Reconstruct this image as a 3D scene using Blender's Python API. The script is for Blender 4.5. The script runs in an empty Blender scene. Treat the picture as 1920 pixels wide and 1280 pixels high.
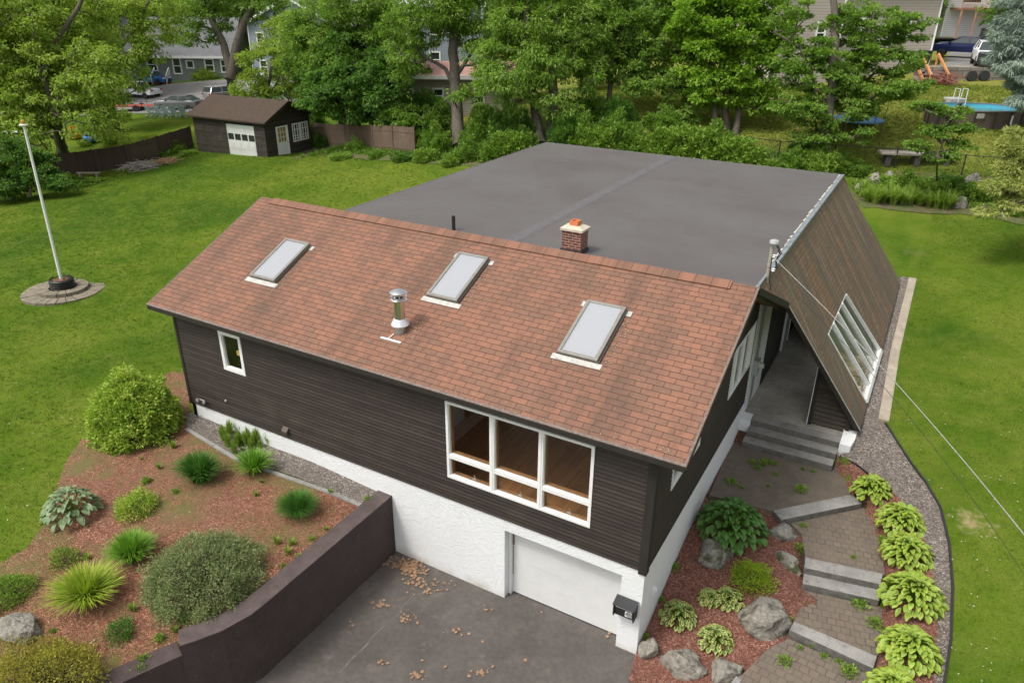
import bpy, bmesh, math, random
import numpy as np
from mathutils import Vector, Matrix
from mathutils.geometry import delaunay_2d_cdt
R_=math.radians
# ---------------------------------------------------------------- camera, sky, sun, exposure
SC=bpy.context.scene
CAM=np.array([3.579,-12.272,13.872]); FPX=1383.9
CR=np.array([0.86797238,0.49656006,0.00721536]);CU=np.array([-0.21723242,0.36657033,0.90467468]);CF=np.array([-0.44658038,0.78680004,-0.42604186])
cd=bpy.data.cameras.new('camera');co=bpy.data.objects.new('camera',cd);SC.collection.objects.link(co)
cd.sensor_width=36;cd.sensor_fit='HORIZONTAL';cd.lens=36*FPX/1920;cd.clip_start=.1;cd.clip_end=2000
m=Matrix.Identity(4)
for i in range(3): m[i][0]=CR[i];m[i][1]=CU[i];m[i][2]=-CF[i];m[i][3]=CAM[i]
co.matrix_world=m;SC.camera=co
SUN_EL,SUN_AZ=R_(58),R_(215)   # azimuth clockwise from +y
W=bpy.data.worlds.new('World');SC.world=W;W.use_nodes=True;nt=W.node_tree;bg=nt.nodes['Background']
sky=nt.nodes.new('ShaderNodeTexSky');sky.sky_type='NISHITA';sky.sun_disc=False;sky.sun_elevation=SUN_EL;sky.sun_rotation=SUN_AZ
sky.air_density=1.0;sky.dust_density=4.0;sky.ozone_density=1.0
hs=nt.nodes.new('ShaderNodeHueSaturation');hs.inputs['Saturation'].default_value=.22;hs.inputs['Value'].default_value=1.0
nt.links.new(sky.outputs[0],hs.inputs['Color']);nt.links.new(hs.outputs[0],bg.inputs[0]);bg.inputs[1].default_value=.15
sl=bpy.data.lights.new('sun','SUN');sl.energy=1.5;sl.angle=R_(14);sl.color=(1,.95,.87)
so=bpy.data.objects.new('sun',sl);SC.collection.objects.link(so)
sd=Vector((math.sin(SUN_AZ)*math.cos(SUN_EL),math.cos(SUN_AZ)*math.cos(SUN_EL),math.sin(SUN_EL)))
so.rotation_euler=sd.to_track_quat('Z','Y').to_euler()
SC.view_settings.view_transform='Standard';SC.view_settings.look='None';SC.view_settings.exposure=.48;SC.view_settings.gamma=1
SC.render.engine='CYCLES'
rnd=random.Random(7);nr=np.random.default_rng(7)
# ---------------------------------------------------------------- helpers
def ray(u,v): return CF+CR*(u-960)/FPX-CU*(v-640)/FPX
def pd(u,v,d): return CAM+ray(u,v)*d                 # point seen there, d metres deep
def pz(u,v,z):
    r=ray(u,v);return CAM+r*((z-CAM[2])/r[2])
def tag(o,label=None,cat=None,group=None,kind=None):
    if label:o['label']=label
    if cat:o['category']=cat
    if group:o['group']=group
    if kind:o['kind']=kind
    return o
def thing(name,label,cat,loc=(0,0,0),rz=0,group=None):
    o=bpy.data.objects.new(name,None);SC.collection.objects.link(o);o.location=Vector([float(c) for c in loc]);o.rotation_euler=(0,0,rz);o.empty_display_size=.2
    return tag(o,label,cat,group)
def dup(root,loc,rz=None,label=None,scale=None):
    r=root.copy();SC.collection.objects.link(r);r.location=Vector([float(c) for c in loc])
    if rz is not None:r.rotation_euler=(0,0,rz)
    if label:r['label']=label
    if scale:r.scale=scale if hasattr(scale,'__len__') else (scale,)*3
    for ch in list(root.children):
        c=ch.copy();SC.collection.objects.link(c);c.parent=r
        for g in list(ch.children):
            d=g.copy();SC.collection.objects.link(d);d.parent=c
    return r
def npmesh(name,V,Fc,mat,parent=None,smooth=False,uv=None,attr=None):
    """V (n,3), Fc (m,k) constant k"""
    V=np.asarray(V,dtype=np.float32);Fc=np.asarray(Fc,dtype=np.int32);m,k=Fc.shape
    me=bpy.data.meshes.new(name);me.vertices.add(len(V));me.vertices.foreach_set('co',V.ravel())
    me.loops.add(m*k);me.loops.foreach_set('vertex_index',Fc.ravel());me.polygons.add(m)
    me.polygons.foreach_set('loop_start',np.arange(0,m*k,k,dtype=np.int32))
    me.polygons.foreach_set('loop_total',np.full(m,k,dtype=np.int32))
    if smooth:me.polygons.foreach_set('use_smooth',np.ones(m,dtype=bool))
    me.update(calc_edges=True);me.validate()
    if uv is not None:
        l=me.uv_layers.new(name='UVMap');l.data.foreach_set('uv',np.asarray(uv,dtype=np.float32).ravel())
    if attr is not None:
        a=me.attributes.new('tint','FLOAT','FACE');a.data.foreach_set('value',np.asarray(attr,dtype=np.float32))
    me.materials.append(mat)
    o=bpy.data.objects.new(name,me);SC.collection.objects.link(o)
    if parent:o.parent=parent
    return o
class MB:
    def __init__(s):s.v=[];s.f=[]
    def quad(s,*p):
        n=len(s.v);s.v+=[tuple(float(c) for c in q) for q in p];s.f.append(tuple(range(n,n+len(p))));return s
    def box(s,a,b,mat=None):
        x0,y0,z0=a;x1,y1,z1=b
        P=[(x0,y0,z0),(x1,y0,z0),(x1,y1,z0),(x0,y1,z0),(x0,y0,z1),(x1,y0,z1),(x1,y1,z1),(x0,y1,z1)]
        if mat is not None:P=[tuple(mat@Vector(q)) for q in P]
        n=len(s.v);s.v+=P
        for f in((0,3,2,1),(4,5,6,7),(0,1,5,4),(1,2,6,5),(2,3,7,6),(3,0,4,7)):s.f.append(tuple(n+i for i in f))
        return s
    def bar(s,a,b,w,h,up=(0,0,1)):
        a=Vector([float(c) for c in a]);b=Vector([float(c) for c in b]);d=(b-a);L=d.length;d.normalize();u=Vector(up)
        x=d.cross(u)
        if x.length<1e-4:x=d.cross(Vector((1,0,0)))
        x.normalize();y=x.cross(d)
        M=Matrix((( d.x,x.x,y.x,a.x),(d.y,x.y,y.y,a.y),(d.z,x.z,y.z,a.z),(0,0,0,1)))
        return s.box((0,-w/2,-h/2),(L,w/2,h/2),M)
    def prism(s,poly,z0,z1,M=None):
        n=len(s.v);k=len(poly)
        z0s=z0 if hasattr(z0,'__len__') else [z0]*k; z1s=z1 if hasattr(z1,'__len__') else [z1]*k
        P=[(p[0],p[1],z) for p,z in zip(poly,z0s)]+[(p[0],p[1],z) for p,z in zip(poly,z1s)]
        if M is not None:P=[tuple(M@Vector(q)) for q in P]
        s.v+=[tuple(float(c) for c in q) for q in P]
        s.f.append(tuple(n+i for i in range(k-1,-1,-1)));s.f.append(tuple(n+k+i for i in range(k)))
        for i in range(k):j=(i+1)%k;s.f.append((n+i,n+j,n+k+j,n+k+i))
        return s
    def tube(s,pts,r,n=8,cap=True):
        pts=[Vector([float(c) for c in p]) for p in pts];k=len(pts)
        rs=r if hasattr(r,'__len__') else [r]*k
        b=len(s.v);prev=None
        for i,p in enumerate(pts):
            d=(pts[min(i+1,k-1)]-pts[max(i-1,0)]);d.normalize()
            if prev is None:
                x=d.cross(Vector((0,0,1)));
                if x.length<1e-3:x=d.cross(Vector((1,0,0)))
            else:x=prev-d*prev.dot(d)
            x.normalize();prev=x;y=d.cross(x)
            for j in range(n):
                a=2*math.pi*j/n;s.v.append(tuple(p+(x*math.cos(a)+y*math.sin(a))*rs[i]))
        for i in range(k-1):
            for j in range(n):
                j2=(j+1)%n;s.f.append((b+i*n+j,b+i*n+j2,b+(i+1)*n+j2,b+(i+1)*n+j))
        if cap:
            s.f.append(tuple(b+j for j in range(n-1,-1,-1)));s.f.append(tuple(b+(k-1)*n+j for j in range(n)))
        return s
    def lathe(s,prof,c=(0,0,0),n=24,axis=None):
        b=len(s.v);c=Vector([float(q) for q in c])
        for r,z in prof:
            for j in range(n):
                a=2*math.pi*j/n;q=Vector((r*math.cos(a),r*math.sin(a),z))
                if axis is not None:q=axis@q
                s.v.append(tuple(c+q))
        k=len(prof)
        for i in range(k-1):
            for j in range(n):
                j2=(j+1)%n;s.f.append((b+i*n+j,b+i*n+j2,b+(i+1)*n+j2,b+(i+1)*n+j))
        s.f.append(tuple(b+j for j in range(n-1,-1,-1)));s.f.append(tuple(b+(k-1)*n+j for j in range(n)))
        return s
    def build(s,name,mat,parent=None,smooth=False,uvf=None,bevel=0):
        me=bpy.data.meshes.new(name);me.from_pydata(s.v,[],s.f);me.update();me.materials.append(mat)
        if smooth:
            me.polygons.foreach_set('use_smooth',[True]*len(me.polygons))
            try:me.set_sharp_from_angle(angle=R_(40))
            except Exception:pass
        if uvf:
            l=me.uv_layers.new(name='UVMap')
            for p in me.polygons:
                for li in p.loop_indices:
                    l.data[li].uv=uvf(me.vertices[me.loops[li].vertex_index].co,p.normal)
        o=bpy.data.objects.new(name,me);SC.collection.objects.link(o)
        if parent:o.parent=parent
        if bevel:
            b=o.modifiers.new('b','BEVEL');b.width=bevel;b.segments=2;b.limit_method='ANGLE'
        return o
# ---------------------------------------------------------------- materials
def newmat(name):
    M=bpy.data.materials.new(name);M.use_nodes=True;n=M.node_tree;p=n.nodes['Principled BSDF'];return M,n,p
def ramp(n,fac,stops,interp='LINEAR'):
    r=n.nodes.new('ShaderNodeValToRGB');r.color_ramp.interpolation=interp;e=r.color_ramp.elements
    while len(e)<len(stops):e.new(.5)
    for k,(pp,c) in zip(e,stops):k.position=pp;k.color=(*c,1) if len(c)==3 else c
    n.links.new(fac,r.inputs[0]);return r.outputs[0]
def noise(n,scale,detail=6,rough=.6,vec=None,dist=0):
    t=n.nodes.new('ShaderNodeTexNoise');t.inputs['Scale'].default_value=scale;t.inputs['Detail'].default_value=detail;t.inputs['Roughness'].default_value=rough;t.inputs['Distortion'].default_value=dist
    if vec is None:
        g=n.nodes.new('ShaderNodeNewGeometry');vec=g.outputs['Position']
    n.links.new(vec,t.inputs['Vector']);return t.outputs['Fac']
def mapping(n,vec,scale=(1,1,1),rot=(0,0,0)):
    mp=n.nodes.new('ShaderNodeMapping');mp.inputs['Scale'].default_value=scale;mp.inputs['Rotation'].default_value=rot;n.links.new(vec,mp.inputs[0]);return mp.outputs[0]
def mixc(n,fac,a,b,mode='MIX'):
    x=n.nodes.new('ShaderNodeMix');x.data_type='RGBA';x.blend_type=mode
    def s(i,v):
        if hasattr(v,'is_output'):n.links.new(v,x.inputs[i])
        elif i==0:x.inputs[0].default_value=v
        else:x.inputs[i].default_value=(*v,1) if len(v)==3 else v
    s(0,fac);s(6,a);s(7,b);return x.outputs[2]
def bump(n,p,h,strength=.5,dist=.01):
    b=n.nodes.new('ShaderNodeBump');b.inputs['Strength'].default_value=strength;b.inputs['Distance'].default_value=dist
    n.links.new(h,b.inputs['Height']);n.links.new(b.outputs[0],p.inputs['Normal'])
def math_(n,op,a,b=None):
    x=n.nodes.new('ShaderNodeMath');x.operation=op
    for i,v in enumerate((a,b)):
        if v is None:continue
        if hasattr(v,'is_output'):n.links.new(v,x.inputs[i])
        else:x.inputs[i].default_value=v
    return x.outputs[0]
def plain(name,col,rough=.6,metal=0,nscale=0,var=.25,bs=.0,bsc=60,spec=None):
    M,n,p=newmat(name);p.inputs['Roughness'].default_value=rough;p.inputs['Metallic'].default_value=metal
    if spec is not None:p.inputs['Specular IOR Level'].default_value=spec
    c=np.array(col)
    if nscale:
        f=noise(n,nscale);n.links.new(ramp(n,f,[(.3,tuple(c*(1-var))),(.7,tuple(np.minimum(c*(1+var),.9)))]),p.inputs['Base Color'])
    else:p.inputs['Base Color'].default_value=(*col,1)
    if bs:bump(n,p,noise(n,bsc,4),bs,.01)
    return M
def uvnode(n):
    return n.nodes.new('ShaderNodeTexCoord').outputs['UV']
def shingle_mat(name,c1,c2,dark,stains,bw=.4,rh=.155,streak=None,mort=(.03,.02,.017)):
    M,n,p=newmat(name);uv=uvnode(n)
    b=n.nodes.new('ShaderNodeTexBrick');n.links.new(uv,b.inputs['Vector'])
    b.inputs['Scale'].default_value=1;b.inputs['Brick Width'].default_value=bw;b.inputs['Row Height'].default_value=rh;b.inputs['Mortar Size'].default_value=.0065;b.inputs['Mortar Smooth'].default_value=.3
    b.inputs['Color1'].default_value=(*c1,1);b.inputs['Color2'].default_value=(*c2,1);b.inputs['Mortar'].default_value=(*mort,1);b.inputs['Bias'].default_value=-.1
    sep=n.nodes.new('ShaderNodeSeparateXYZ');n.links.new(uv,sep.inputs[0])
    fy=math_(n,'FRACT',math_(n,'DIVIDE',sep.outputs[1],rh))
    big=noise(n,.9,5,.65,mapping(n,uv,(1.1,.24,1)))
    col=mixc(n,ramp(n,big,[(.46,(0,0,0)),(.66,(stains,)*3)]),b.outputs['Color'],dark)
    # grime towards each butt line, granule speckle
    g=noise(n,170,2,.7,uv)
    col=mixc(n,.28,col,ramp(n,g,[(.3,(.25,.25,.25)),(.7,(.8,.8,.8))]),'OVERLAY')
    m2=noise(n,5,5,.7,uv);col=mixc(n,ramp(n,m2,[(.45,(0,0,0)),(.75,(.45,)*3)]),col,dark)
    if streak:
        s=noise(n,1,5,.7,mapping(n,uv,(1.9,.09,1)));col=mixc(n,ramp(n,s,[(.43,(0,0,0)),(.56,(.8,)*3)]),col,streak)
        s2=noise(n,2.3,6,.8,mapping(n,uv,(3.2,.07,1)));col=mixc(n,ramp(n,s2,[(.55,(0,0,0)),(.64,(.6,)*3)]),col,(.42,.38,.31))
    n.links.new(col,p.inputs['Base Color']);p.inputs['Roughness'].default_value=.93;p.inputs['Specular IOR Level'].default_value=.25
    h=math_(n,'ADD',math_(n,'MULTIPLY',math_(n,'SUBTRACT',1,fy),.6),math_(n,'SUBTRACT',math_(n,'MULTIPLY',g,.25),math_(n,'MULTIPLY',b.outputs['Fac'],.9)))
    bump(n,p,h,.7,.012)
    return M
def wood_mat(name,c1,c2,vec_scale=(2,40,40),rough=.75,board=None):
    M,n,p=newmat(name);g=n.nodes.new('ShaderNodeNewGeometry').outputs['Position']
    f=noise(n,1,6,.65,mapping(n,g,vec_scale));f2=noise(n,1.1,4)
    c=ramp(n,f,[(.3,c1),(.72,c2)]);c=mixc(n,ramp(n,f2,[(.5,(0,0,0)),(.75,(.35,)*3)]),c,tuple(np.array(c2)*1.5))
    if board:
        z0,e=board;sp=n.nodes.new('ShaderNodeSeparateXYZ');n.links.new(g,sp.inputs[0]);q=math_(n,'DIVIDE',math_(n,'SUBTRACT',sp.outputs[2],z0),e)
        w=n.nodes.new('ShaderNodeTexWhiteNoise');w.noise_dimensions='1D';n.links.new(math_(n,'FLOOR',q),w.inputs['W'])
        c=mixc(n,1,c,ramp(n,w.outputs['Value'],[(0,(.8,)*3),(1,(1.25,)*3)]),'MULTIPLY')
        c=mixc(n,ramp(n,math_(n,'FRACT',q),[(0,(.65,)*3),(.1,(.6,)*3),(.2,(0,0,0)),(.92,(0,0,0)),(1,(.4,)*3)]),c,(.004,.0035,.003))  # dark line along each board's lower edge: shadow under the lap, put into the colour
    n.links.new(c,p.inputs['Base Color']);p.inputs['Roughness'].default_value=rough;bump(n,p,f,.25,.006);return M
def leaf_mat(name,a,b,c=None,trans=.4,rough=.5,nscale=.5):
    """tint attribute picks a leaf's own colour"""
    M=bpy.data.materials.new(name);M.use_nodes=True;n=M.node_tree;p=n.nodes['Principled BSDF'];out=n.nodes['Material Output']
    at=n.nodes.new('ShaderNodeAttribute');at.attribute_name='tint'
    st=[(0,a),(1,b)] if c is None else [(0,a),(.6,b),(1,c)]
    col=ramp(n,at.outputs['Fac'],st)
    n.links.new(col,p.inputs['Base Color']);p.inputs['Roughness'].default_value=rough;p.inputs['Specular IOR Level'].default_value=.2
    t=n.nodes.new('ShaderNodeBsdfTranslucent');tc=mixc(n,1,col,(1.25,1.35,.7),'MULTIPLY');n.links.new(tc,t.inputs[0])
    ms=n.nodes.new('ShaderNodeMixShader');ms.inputs[0].default_value=trans
    n.links.new(p.outputs[0],ms.inputs[1]);n.links.new(t.outputs[0],ms.inputs[2]);n.links.new(ms.outputs[0],out.inputs[0]);return M
def glass_mat(name,tint=(.96,.97,.96),refl=.12):
    M=bpy.data.materials.new(name);M.use_nodes=True;n=M.node_tree;n.nodes.remove(n.nodes['Principled BSDF']);out=n.nodes['Material Output']
    t=n.nodes.new('ShaderNodeBsdfTransparent');t.inputs[0].default_value=(*tint,1);g=n.nodes.new('ShaderNodeBsdfGlossy');g.inputs['Roughness'].default_value=.02
    fr=n.nodes.new('ShaderNodeLayerWeight');f=math_(n,'ADD',math_(n,'MULTIPLY',math_(n,'POWER',fr.outputs['Facing'],4.0),.6),.04+refl*.3)
    ms=n.nodes.new('ShaderNodeMixShader');n.links.new(f,ms.inputs[0]);n.links.new(t.outputs[0],ms.inputs[1]);n.links.new(g.outputs[0],ms.inputs[2]);n.links.new(ms.outputs[0],out.inputs[0]);return M
G={}
G['roof']=shingle_mat('brown_shingle',(.285,.138,.09),(.205,.118,.083),(.1,.068,.052),.6)
G['slope']=shingle_mat('weathered_shingle',(.29,.17,.095),(.19,.125,.08),(.15,.12,.07),.8,bw=.3,rh=.16,streak=(.13,.115,.09))
G['shedroof']=shingle_mat('shed_shingle',(.095,.064,.046),(.075,.052,.04),(.06,.05,.035),.5,bw=.3,rh=.14,mort=(.045,.033,.027))
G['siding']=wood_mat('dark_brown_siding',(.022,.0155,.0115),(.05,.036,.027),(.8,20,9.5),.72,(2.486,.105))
G['sidingdark']=wood_mat('dark_brown_trim',(.016,.0125,.01),(.026,.021,.017),(6,6,.6),.75)
G['sidinggreen']=wood_mat('weathered_screen_boards',(.035,.028,.02),(.075,.062,.045),(1.5,20,9),.85)
def stucco():
    M,n,p=newmat('white_stucco');g=n.nodes.new('ShaderNodeNewGeometry').outputs['Position']
    v=noise(n,3.2,8,.62,None,2.2);w=noise(n,14,5,.6,None,1.5);st=noise(n,1.1,6,.7)
    sep=n.nodes.new('ShaderNodeSeparateXYZ');n.links.new(g,sep.inputs[0])
    low=math_(n,'MULTIPLY',math_(n,'SUBTRACT',1.0,math_(n,'MINIMUM',math_(n,'MULTIPLY',math_(n,'ABSOLUTE',sep.outputs[2]),1.6),1.0)),st)
    c=mixc(n,ramp(n,st,[(.4,(0,0,0)),(.8,(.25,)*3)]),(.80,.81,.81),(.68,.69,.68));c=mixc(n,ramp(n,low,[(.3,(0,0,0)),(.65,(.85,)*3)]),c,(.45,.41,.31))
    n.links.new(c,p.inputs['Base Color']);p.inputs['Roughness'].default_value=.85
    bump(n,p,math_(n,'ADD',ramp(n,v,[(.42,(0,0,0)),(.5,(1,1,1)),(.56,(.3,.3,.3))]),math_(n,'MULTIPLY',w,.4)),.38,.02);return M
G['stucco']=stucco()
G['white']=plain('white_painted_trim',(.82,.82,.8),.45,0,3,.04)
G['whitepvc']=plain('white_paint',(.78,.79,.78),.5,0,1.2,.06)
def door_mat():
    M,n,p=newmat('white_garage_panels');f=noise(n,1.6,4);n.links.new(ramp(n,f,[(.3,(.66,.66,.64)),(.7,(.74,.74,.72))]),p.inputs['Base Color']);p.inputs['Roughness'].default_value=.5;return M
G['door']=door_mat()
def membrane():
    M,n,p=newmat('grey_roof_membrane');a=noise(n,.28,6,.62);b=noise(n,2.2,8,.7);g=n.nodes.new('ShaderNodeNewGeometry').outputs['Position']
    c=ramp(n,a,[(.33,(.092,.081,.076)),(.52,(.106,.097,.092)),(.68,(.114,.107,.101))]);c=mixc(n,ramp(n,b,[(.5,(0,0,0)),(.8,(.3,)*3)]),c,(.125,.115,.112))
    s=noise(n,1,6,.7,mapping(n,g,(.7,3.2,1)));c=mixc(n,ramp(n,s,[(.62,(0,0,0)),(.72,(.12,)*3)]),c,(.4,.38,.36))
    c=mixc(n,ramp(n,noise(n,1,7,.8,mapping(n,g,(1.3,5,1),(0,0,.15))),[(.66,(0,0,0)),(.74,(.5,)*3)]),c,(.34,.33,.31))
    c=mixc(n,ramp(n,noise(n,3.2,2,.5),[(.79,(0,0,0)),(.8,(.7,)*3)]),c,(.5,.48,.46))
    n.links.new(c,p.inputs['Base Color']);n.links.new(ramp(n,b,[(.3,(.55,)*3),(.7,(.72,)*3)]),p.inputs['Roughness']);bump(n,p,math_(n,'ADD',a,math_(n,'MULTIPLY',b,.1)),.2,.08);return M
G['membrane']=membrane()
G['seam']=plain('membrane_seam',(.118,.11,.113),.6,0,3,.12)
G['metal']=plain('galvanised_metal',(.55,.57,.58),.38,.75,6,.15)
G['steel']=plain('polished_steel',(.72,.72,.7),.18,1,3,.06)
G['bluemetal']=plain('blue_grey_drip_edge',(.25,.28,.3),.55,.3,5,.3)
G['darkmetal']=plain('dark_bronze_metal',(.13,.12,.105),.4,.5,8,.2)
G['framemetal']=plain('taupe_metal_frame',(.27,.255,.225),.42,.4,8,.12)
G['lead']=plain('pale_flashing',(.5,.49,.45),.6,.2,9,.25)
def skyg():
    M,n,p=newmat('frosted_skylight_pane');p.inputs['Base Color'].default_value=(.5,.515,.54,1);p.inputs['Roughness'].default_value=.12
    t=n.nodes.new('ShaderNodeBsdfTranslucent');t.inputs[0].default_value=(.85,.87,.9,1);ms=n.nodes.new('ShaderNodeMixShader');ms.inputs[0].default_value=.35
    n.links.new(p.outputs[0],ms.inputs[1]);n.links.new(t.outputs[0],ms.inputs[2]);n.links.new(ms.outputs[0],n.nodes['Material Output'].inputs[0]);return M
G['skyglass']=skyg()
G['black']=plain('black_plastic',(.02,.02,.02),.5)
G['rubber']=plain('rubber',(.022,.022,.022),.85)
G['glass']=glass_mat('window_glass')
G['dglass']=plain('dark_window_glass',(.03,.035,.035),.06)
G['cglass']=plain('tinted_car_glass',(.05,.06,.06),.05)
G['orange']=plain('clay_flue',(.62,.19,.07),.7,0,8,.15)
G['capstone']=plain('mortar_cap',(.55,.49,.38),.9,0,9,.15,.3)
def brickm(name,c1,c2,mo,bw,rh,ms,scale=1,bias=0,mossy=False):
    M,n,p=newmat(name);uv=uvnode(n);b=n.nodes.new('ShaderNodeTexBrick')
    vv=uv
    if mossy:
        nz=n.nodes.new('ShaderNodeTexNoise');nz.inputs['Scale'].default_value=2.5;n.links.new(uv,nz.inputs['Vector'])
        vv=mixc(n,.06,uv,nz.outputs['Color'],'ADD')
    n.links.new(vv,b.inputs['Vector'])
    for k,v in(('Scale',scale),('Brick Width',bw),('Row Height',rh),('Mortar Size',ms),('Mortar Smooth',.2),('Bias',bias)):b.inputs[k].default_value=v
    b.inputs['Color1'].default_value=(*c1,1);b.inputs['Color2'].default_value=(*c2,1);b.inputs['Mortar'].default_value=(*mo,1)
    c=b.outputs['Color'];f=noise(n,9,6,.7);c=mixc(n,.5,c,ramp(n,f,[(.3,(.28,)*3),(.7,(.72,)*3)]),'OVERLAY')
    if mossy:
        c=mixc(n,ramp(n,noise(n,1.6,7,.75),[(.6,(0,0,0)),(.72,(.8,)*3)]),c,(.05,.085,.015))
        c=mixc(n,ramp(n,noise(n,.9,4,.7),[(.4,(0,0,0)),(.75,(.6,)*3)]),c,(.17,.125,.085))
    if mossy:
        c=mixc(n,ramp(n,noise(n,2.2,8,.75),[(.4,(.2,)*3),(.62,(.88,)*3)]),c,mixc(n,noise(n,30,4,.7),(.1,.085,.065),(.24,.19,.145)))
    n.links.new(c,p.inputs['Base Color']);p.inputs['Roughness'].default_value=.9
    bump(n,p,math_(n,'SUBTRACT',math_(n,'MULTIPLY',f,.6),b.outputs['Fac']),.7,.012);return M
G['brick']=brickm('red_brick',(.2,.06,.04),(.11,.04,.03),(.4,.33,.27),.22,.076,.008)
G['paver']=brickm('cobbled_pavers',(.2,.155,.12),(.13,.105,.09),(.055,.05,.035),.2,.2,.012,mossy=True)
G['patio']=brickm('worn_patio_pavers',(.125,.1,.078),(.105,.088,.07),(.075,.066,.05),.2,.1,.006,mossy=True)
def concrete(name,c,var=.3,sc=1.5,blot=None,bs=.25):
    M,n,p=newmat(name);c=np.array(c);a=noise(n,sc,8,.68);b=noise(n,sc*14,5,.7)
    col=ramp(n,a,[(.32,tuple(c*(1-var))),(.68,tuple(c*(1+var)))]);col=mixc(n,.35,col,ramp(n,b,[(.25,(.2,)*3),(.75,(.8,)*3)]),'OVERLAY')
    if blot:col=mixc(n,ramp(n,noise(n,sc*3.1,7,.75),[(.55,(0,0,0)),(.68,(.85,)*3)]),col,blot)
    n.links.new(col,p.inputs['Base Color']);p.inputs['Roughness'].default_value=.88;bump(n,p,math_(n,'ADD',a,math_(n,'MULTIPLY',b,.5)),bs,.02);return M
G['asphalt']=concrete('worn_asphalt',(.092,.08,.071),.28,.55,(.15,.125,.105),.3)
G['street']=concrete('street_asphalt',(.2,.19,.18),.2,.4)
G['porch']=concrete('stained_porch_concrete',(.36,.34,.29),.3,.6,(.24,.22,.17),.12)
G['granite']=concrete('grey_granite',(.27,.26,.24),.25,2,(.11,.105,.095),.4)
G['riser']=concrete('dark_stained_granite',(.13,.125,.11),.4,5,(.045,.042,.036),.6)
G['kerb']=concrete('pale_concrete_kerb',(.36,.31,.24),.2,1.5,None,.3)
G['stonewall']=brickm('stone_block_wall',(.3,.27,.22),(.22,.2,.17),(.1,.09,.075),.9,.45,.03)
G['brownwall']=concrete('brown_painted_wall',(.062,.042,.04),.2,.9,(.085,.066,.062),.15)
def boulder_mat(name,base,moss,amt):
    M,n,p=newmat(name);a=noise(n,5,8,.7);c=ramp(n,a,[(.3,tuple(np.array(base)*.55)),(.5,base),(.7,tuple(np.array(base)*1.35))])
    v=n.nodes.new('ShaderNodeTexVoronoi');v.inputs['Scale'].default_value=12;gp=n.nodes.new('ShaderNodeNewGeometry').outputs['Position'];n.links.new(gp,v.inputs['Vector'])
    c=mixc(n,ramp(n,v.outputs['Distance'],[(.12,(.5,)*3),(.32,(0,0,0))]),c,(.5,.5,.44))
    c=mixc(n,ramp(n,noise(n,3.4,7,.7),[(.62-amt,(0,0,0)),(.72-amt,(.9,)*3)]),c,moss)
    n.links.new(c,p.inputs['Base Color']);p.inputs['Roughness'].default_value=.92;bump(n,p,noise(n,9,9,.75),1,.06);return M
G['boulder']=boulder_mat('lichen_boulder',(.29,.265,.22),(.075,.068,.056),.1)
G['mossboulder']=boulder_mat('mossy_boulder',(.28,.27,.23),(.065,.07,.02),.12)
BARE=tuple(pz(1818,1012,1.25))
def lawn_mat():
    M,n,p=newmat('mown_lawn');g=n.nodes.new('ShaderNodeNewGeometry').outputs['Position']
    a=noise(n,.16,5,.6);b=noise(n,1.3,7,.72);c2=noise(n,28,4,.7)
    c=ramp(n,a,[(.38,(.05,.108,.009)),(.5,(.086,.147,.011)),(.62,(.135,.182,.02))])
    c=mixc(n,ramp(n,b,[(.42,(0,0,0)),(.75,(.55,)*3)]),c,(.17,.188,.036));c=mixc(n,.5,c,ramp(n,c2,[(.25,(.15,)*3),(.75,(.85,)*3)]),'OVERLAY')
    # dry ground on the slope behind
    sp=n.nodes.new('ShaderNodeSeparateXYZ');n.links.new(g,sp.inputs[0])
    hi=math_(n,'MULTIPLY',math_(n,'MULTIPLY',math_(n,'SUBTRACT',sp.outputs[2],3.6),.55),math_(n,'ADD',noise(n,.5,6,.7),.15))
    c=mixc(n,ramp(n,hi,[(.25,(0,0,0)),(.75,(.65,)*3)]),c,(.26,.25,.06))
    c=mixc(n,ramp(n,noise(n,.35,7,.75),[(.62,(0,0,0)),(.74,(.5,)*3)]),c,(.2,.16,.08))
    vd=n.nodes.new('ShaderNodeVectorMath');vd.operation='DISTANCE';n.links.new(g,vd.inputs[0]);vd.inputs[1].default_value=BARE
    dm=math_(n,'ADD',vd.outputs['Value'],math_(n,'MULTIPLY',math_(n,'SUBTRACT',noise(n,3.5,5,.7),.5),1.1))
    c=mixc(n,ramp(n,dm,[(.42,(.95,)*3),(.78,(0,0,0))]),c,(.38,.29,.16))
    n.links.new(c,p.inputs['Base Color']);p.inputs['Roughness'].default_value=.95;p.inputs['Specular IOR Level'].default_value=.05
    bump(n,p,math_(n,'ADD',c2,math_(n,'MULTIPLY',b,.6)),.7,.06);return M
G['lawn']=lawn_mat()
def mulch(name,c1,c2,c3):
    M,n,p=newmat(name);v=n.nodes.new('ShaderNodeTexVoronoi');v.inputs['Scale'].default_value=34;v.inputs['Randomness'].default_value=1
    gp=n.nodes.new('ShaderNodeNewGeometry').outputs['Position'];w=noise(n,9,4,.6);n.links.new(mixc(n,.05,gp,w,'ADD'),v.inputs['Vector'])
    s=n.nodes.new('ShaderNodeSeparateColor');n.links.new(v.outputs['Color'],s.inputs[0])
    c=ramp(n,s.outputs[0],[(0,c1),(.55,c2),(.88,c3),(1,tuple(np.array(c3)*1.6))]);a=noise(n,1.1,6,.7)
    c=mixc(n,ramp(n,a,[(.35,(0,0,0)),(.7,(.6,)*3)]),c,tuple(np.array(c2)*.75));n.links.new(c,p.inputs['Base Color']);p.inputs['Roughness'].default_value=.95
    bump(n,p,math_(n,'ADD',v.outputs['Distance'],noise(n,40,4)),1,.03);return M,n,p,c
G['mulch']=mulch('red_bark_mulch',(.09,.033,.022),(.24,.092,.062),(.34,.18,.13))[0]
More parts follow.
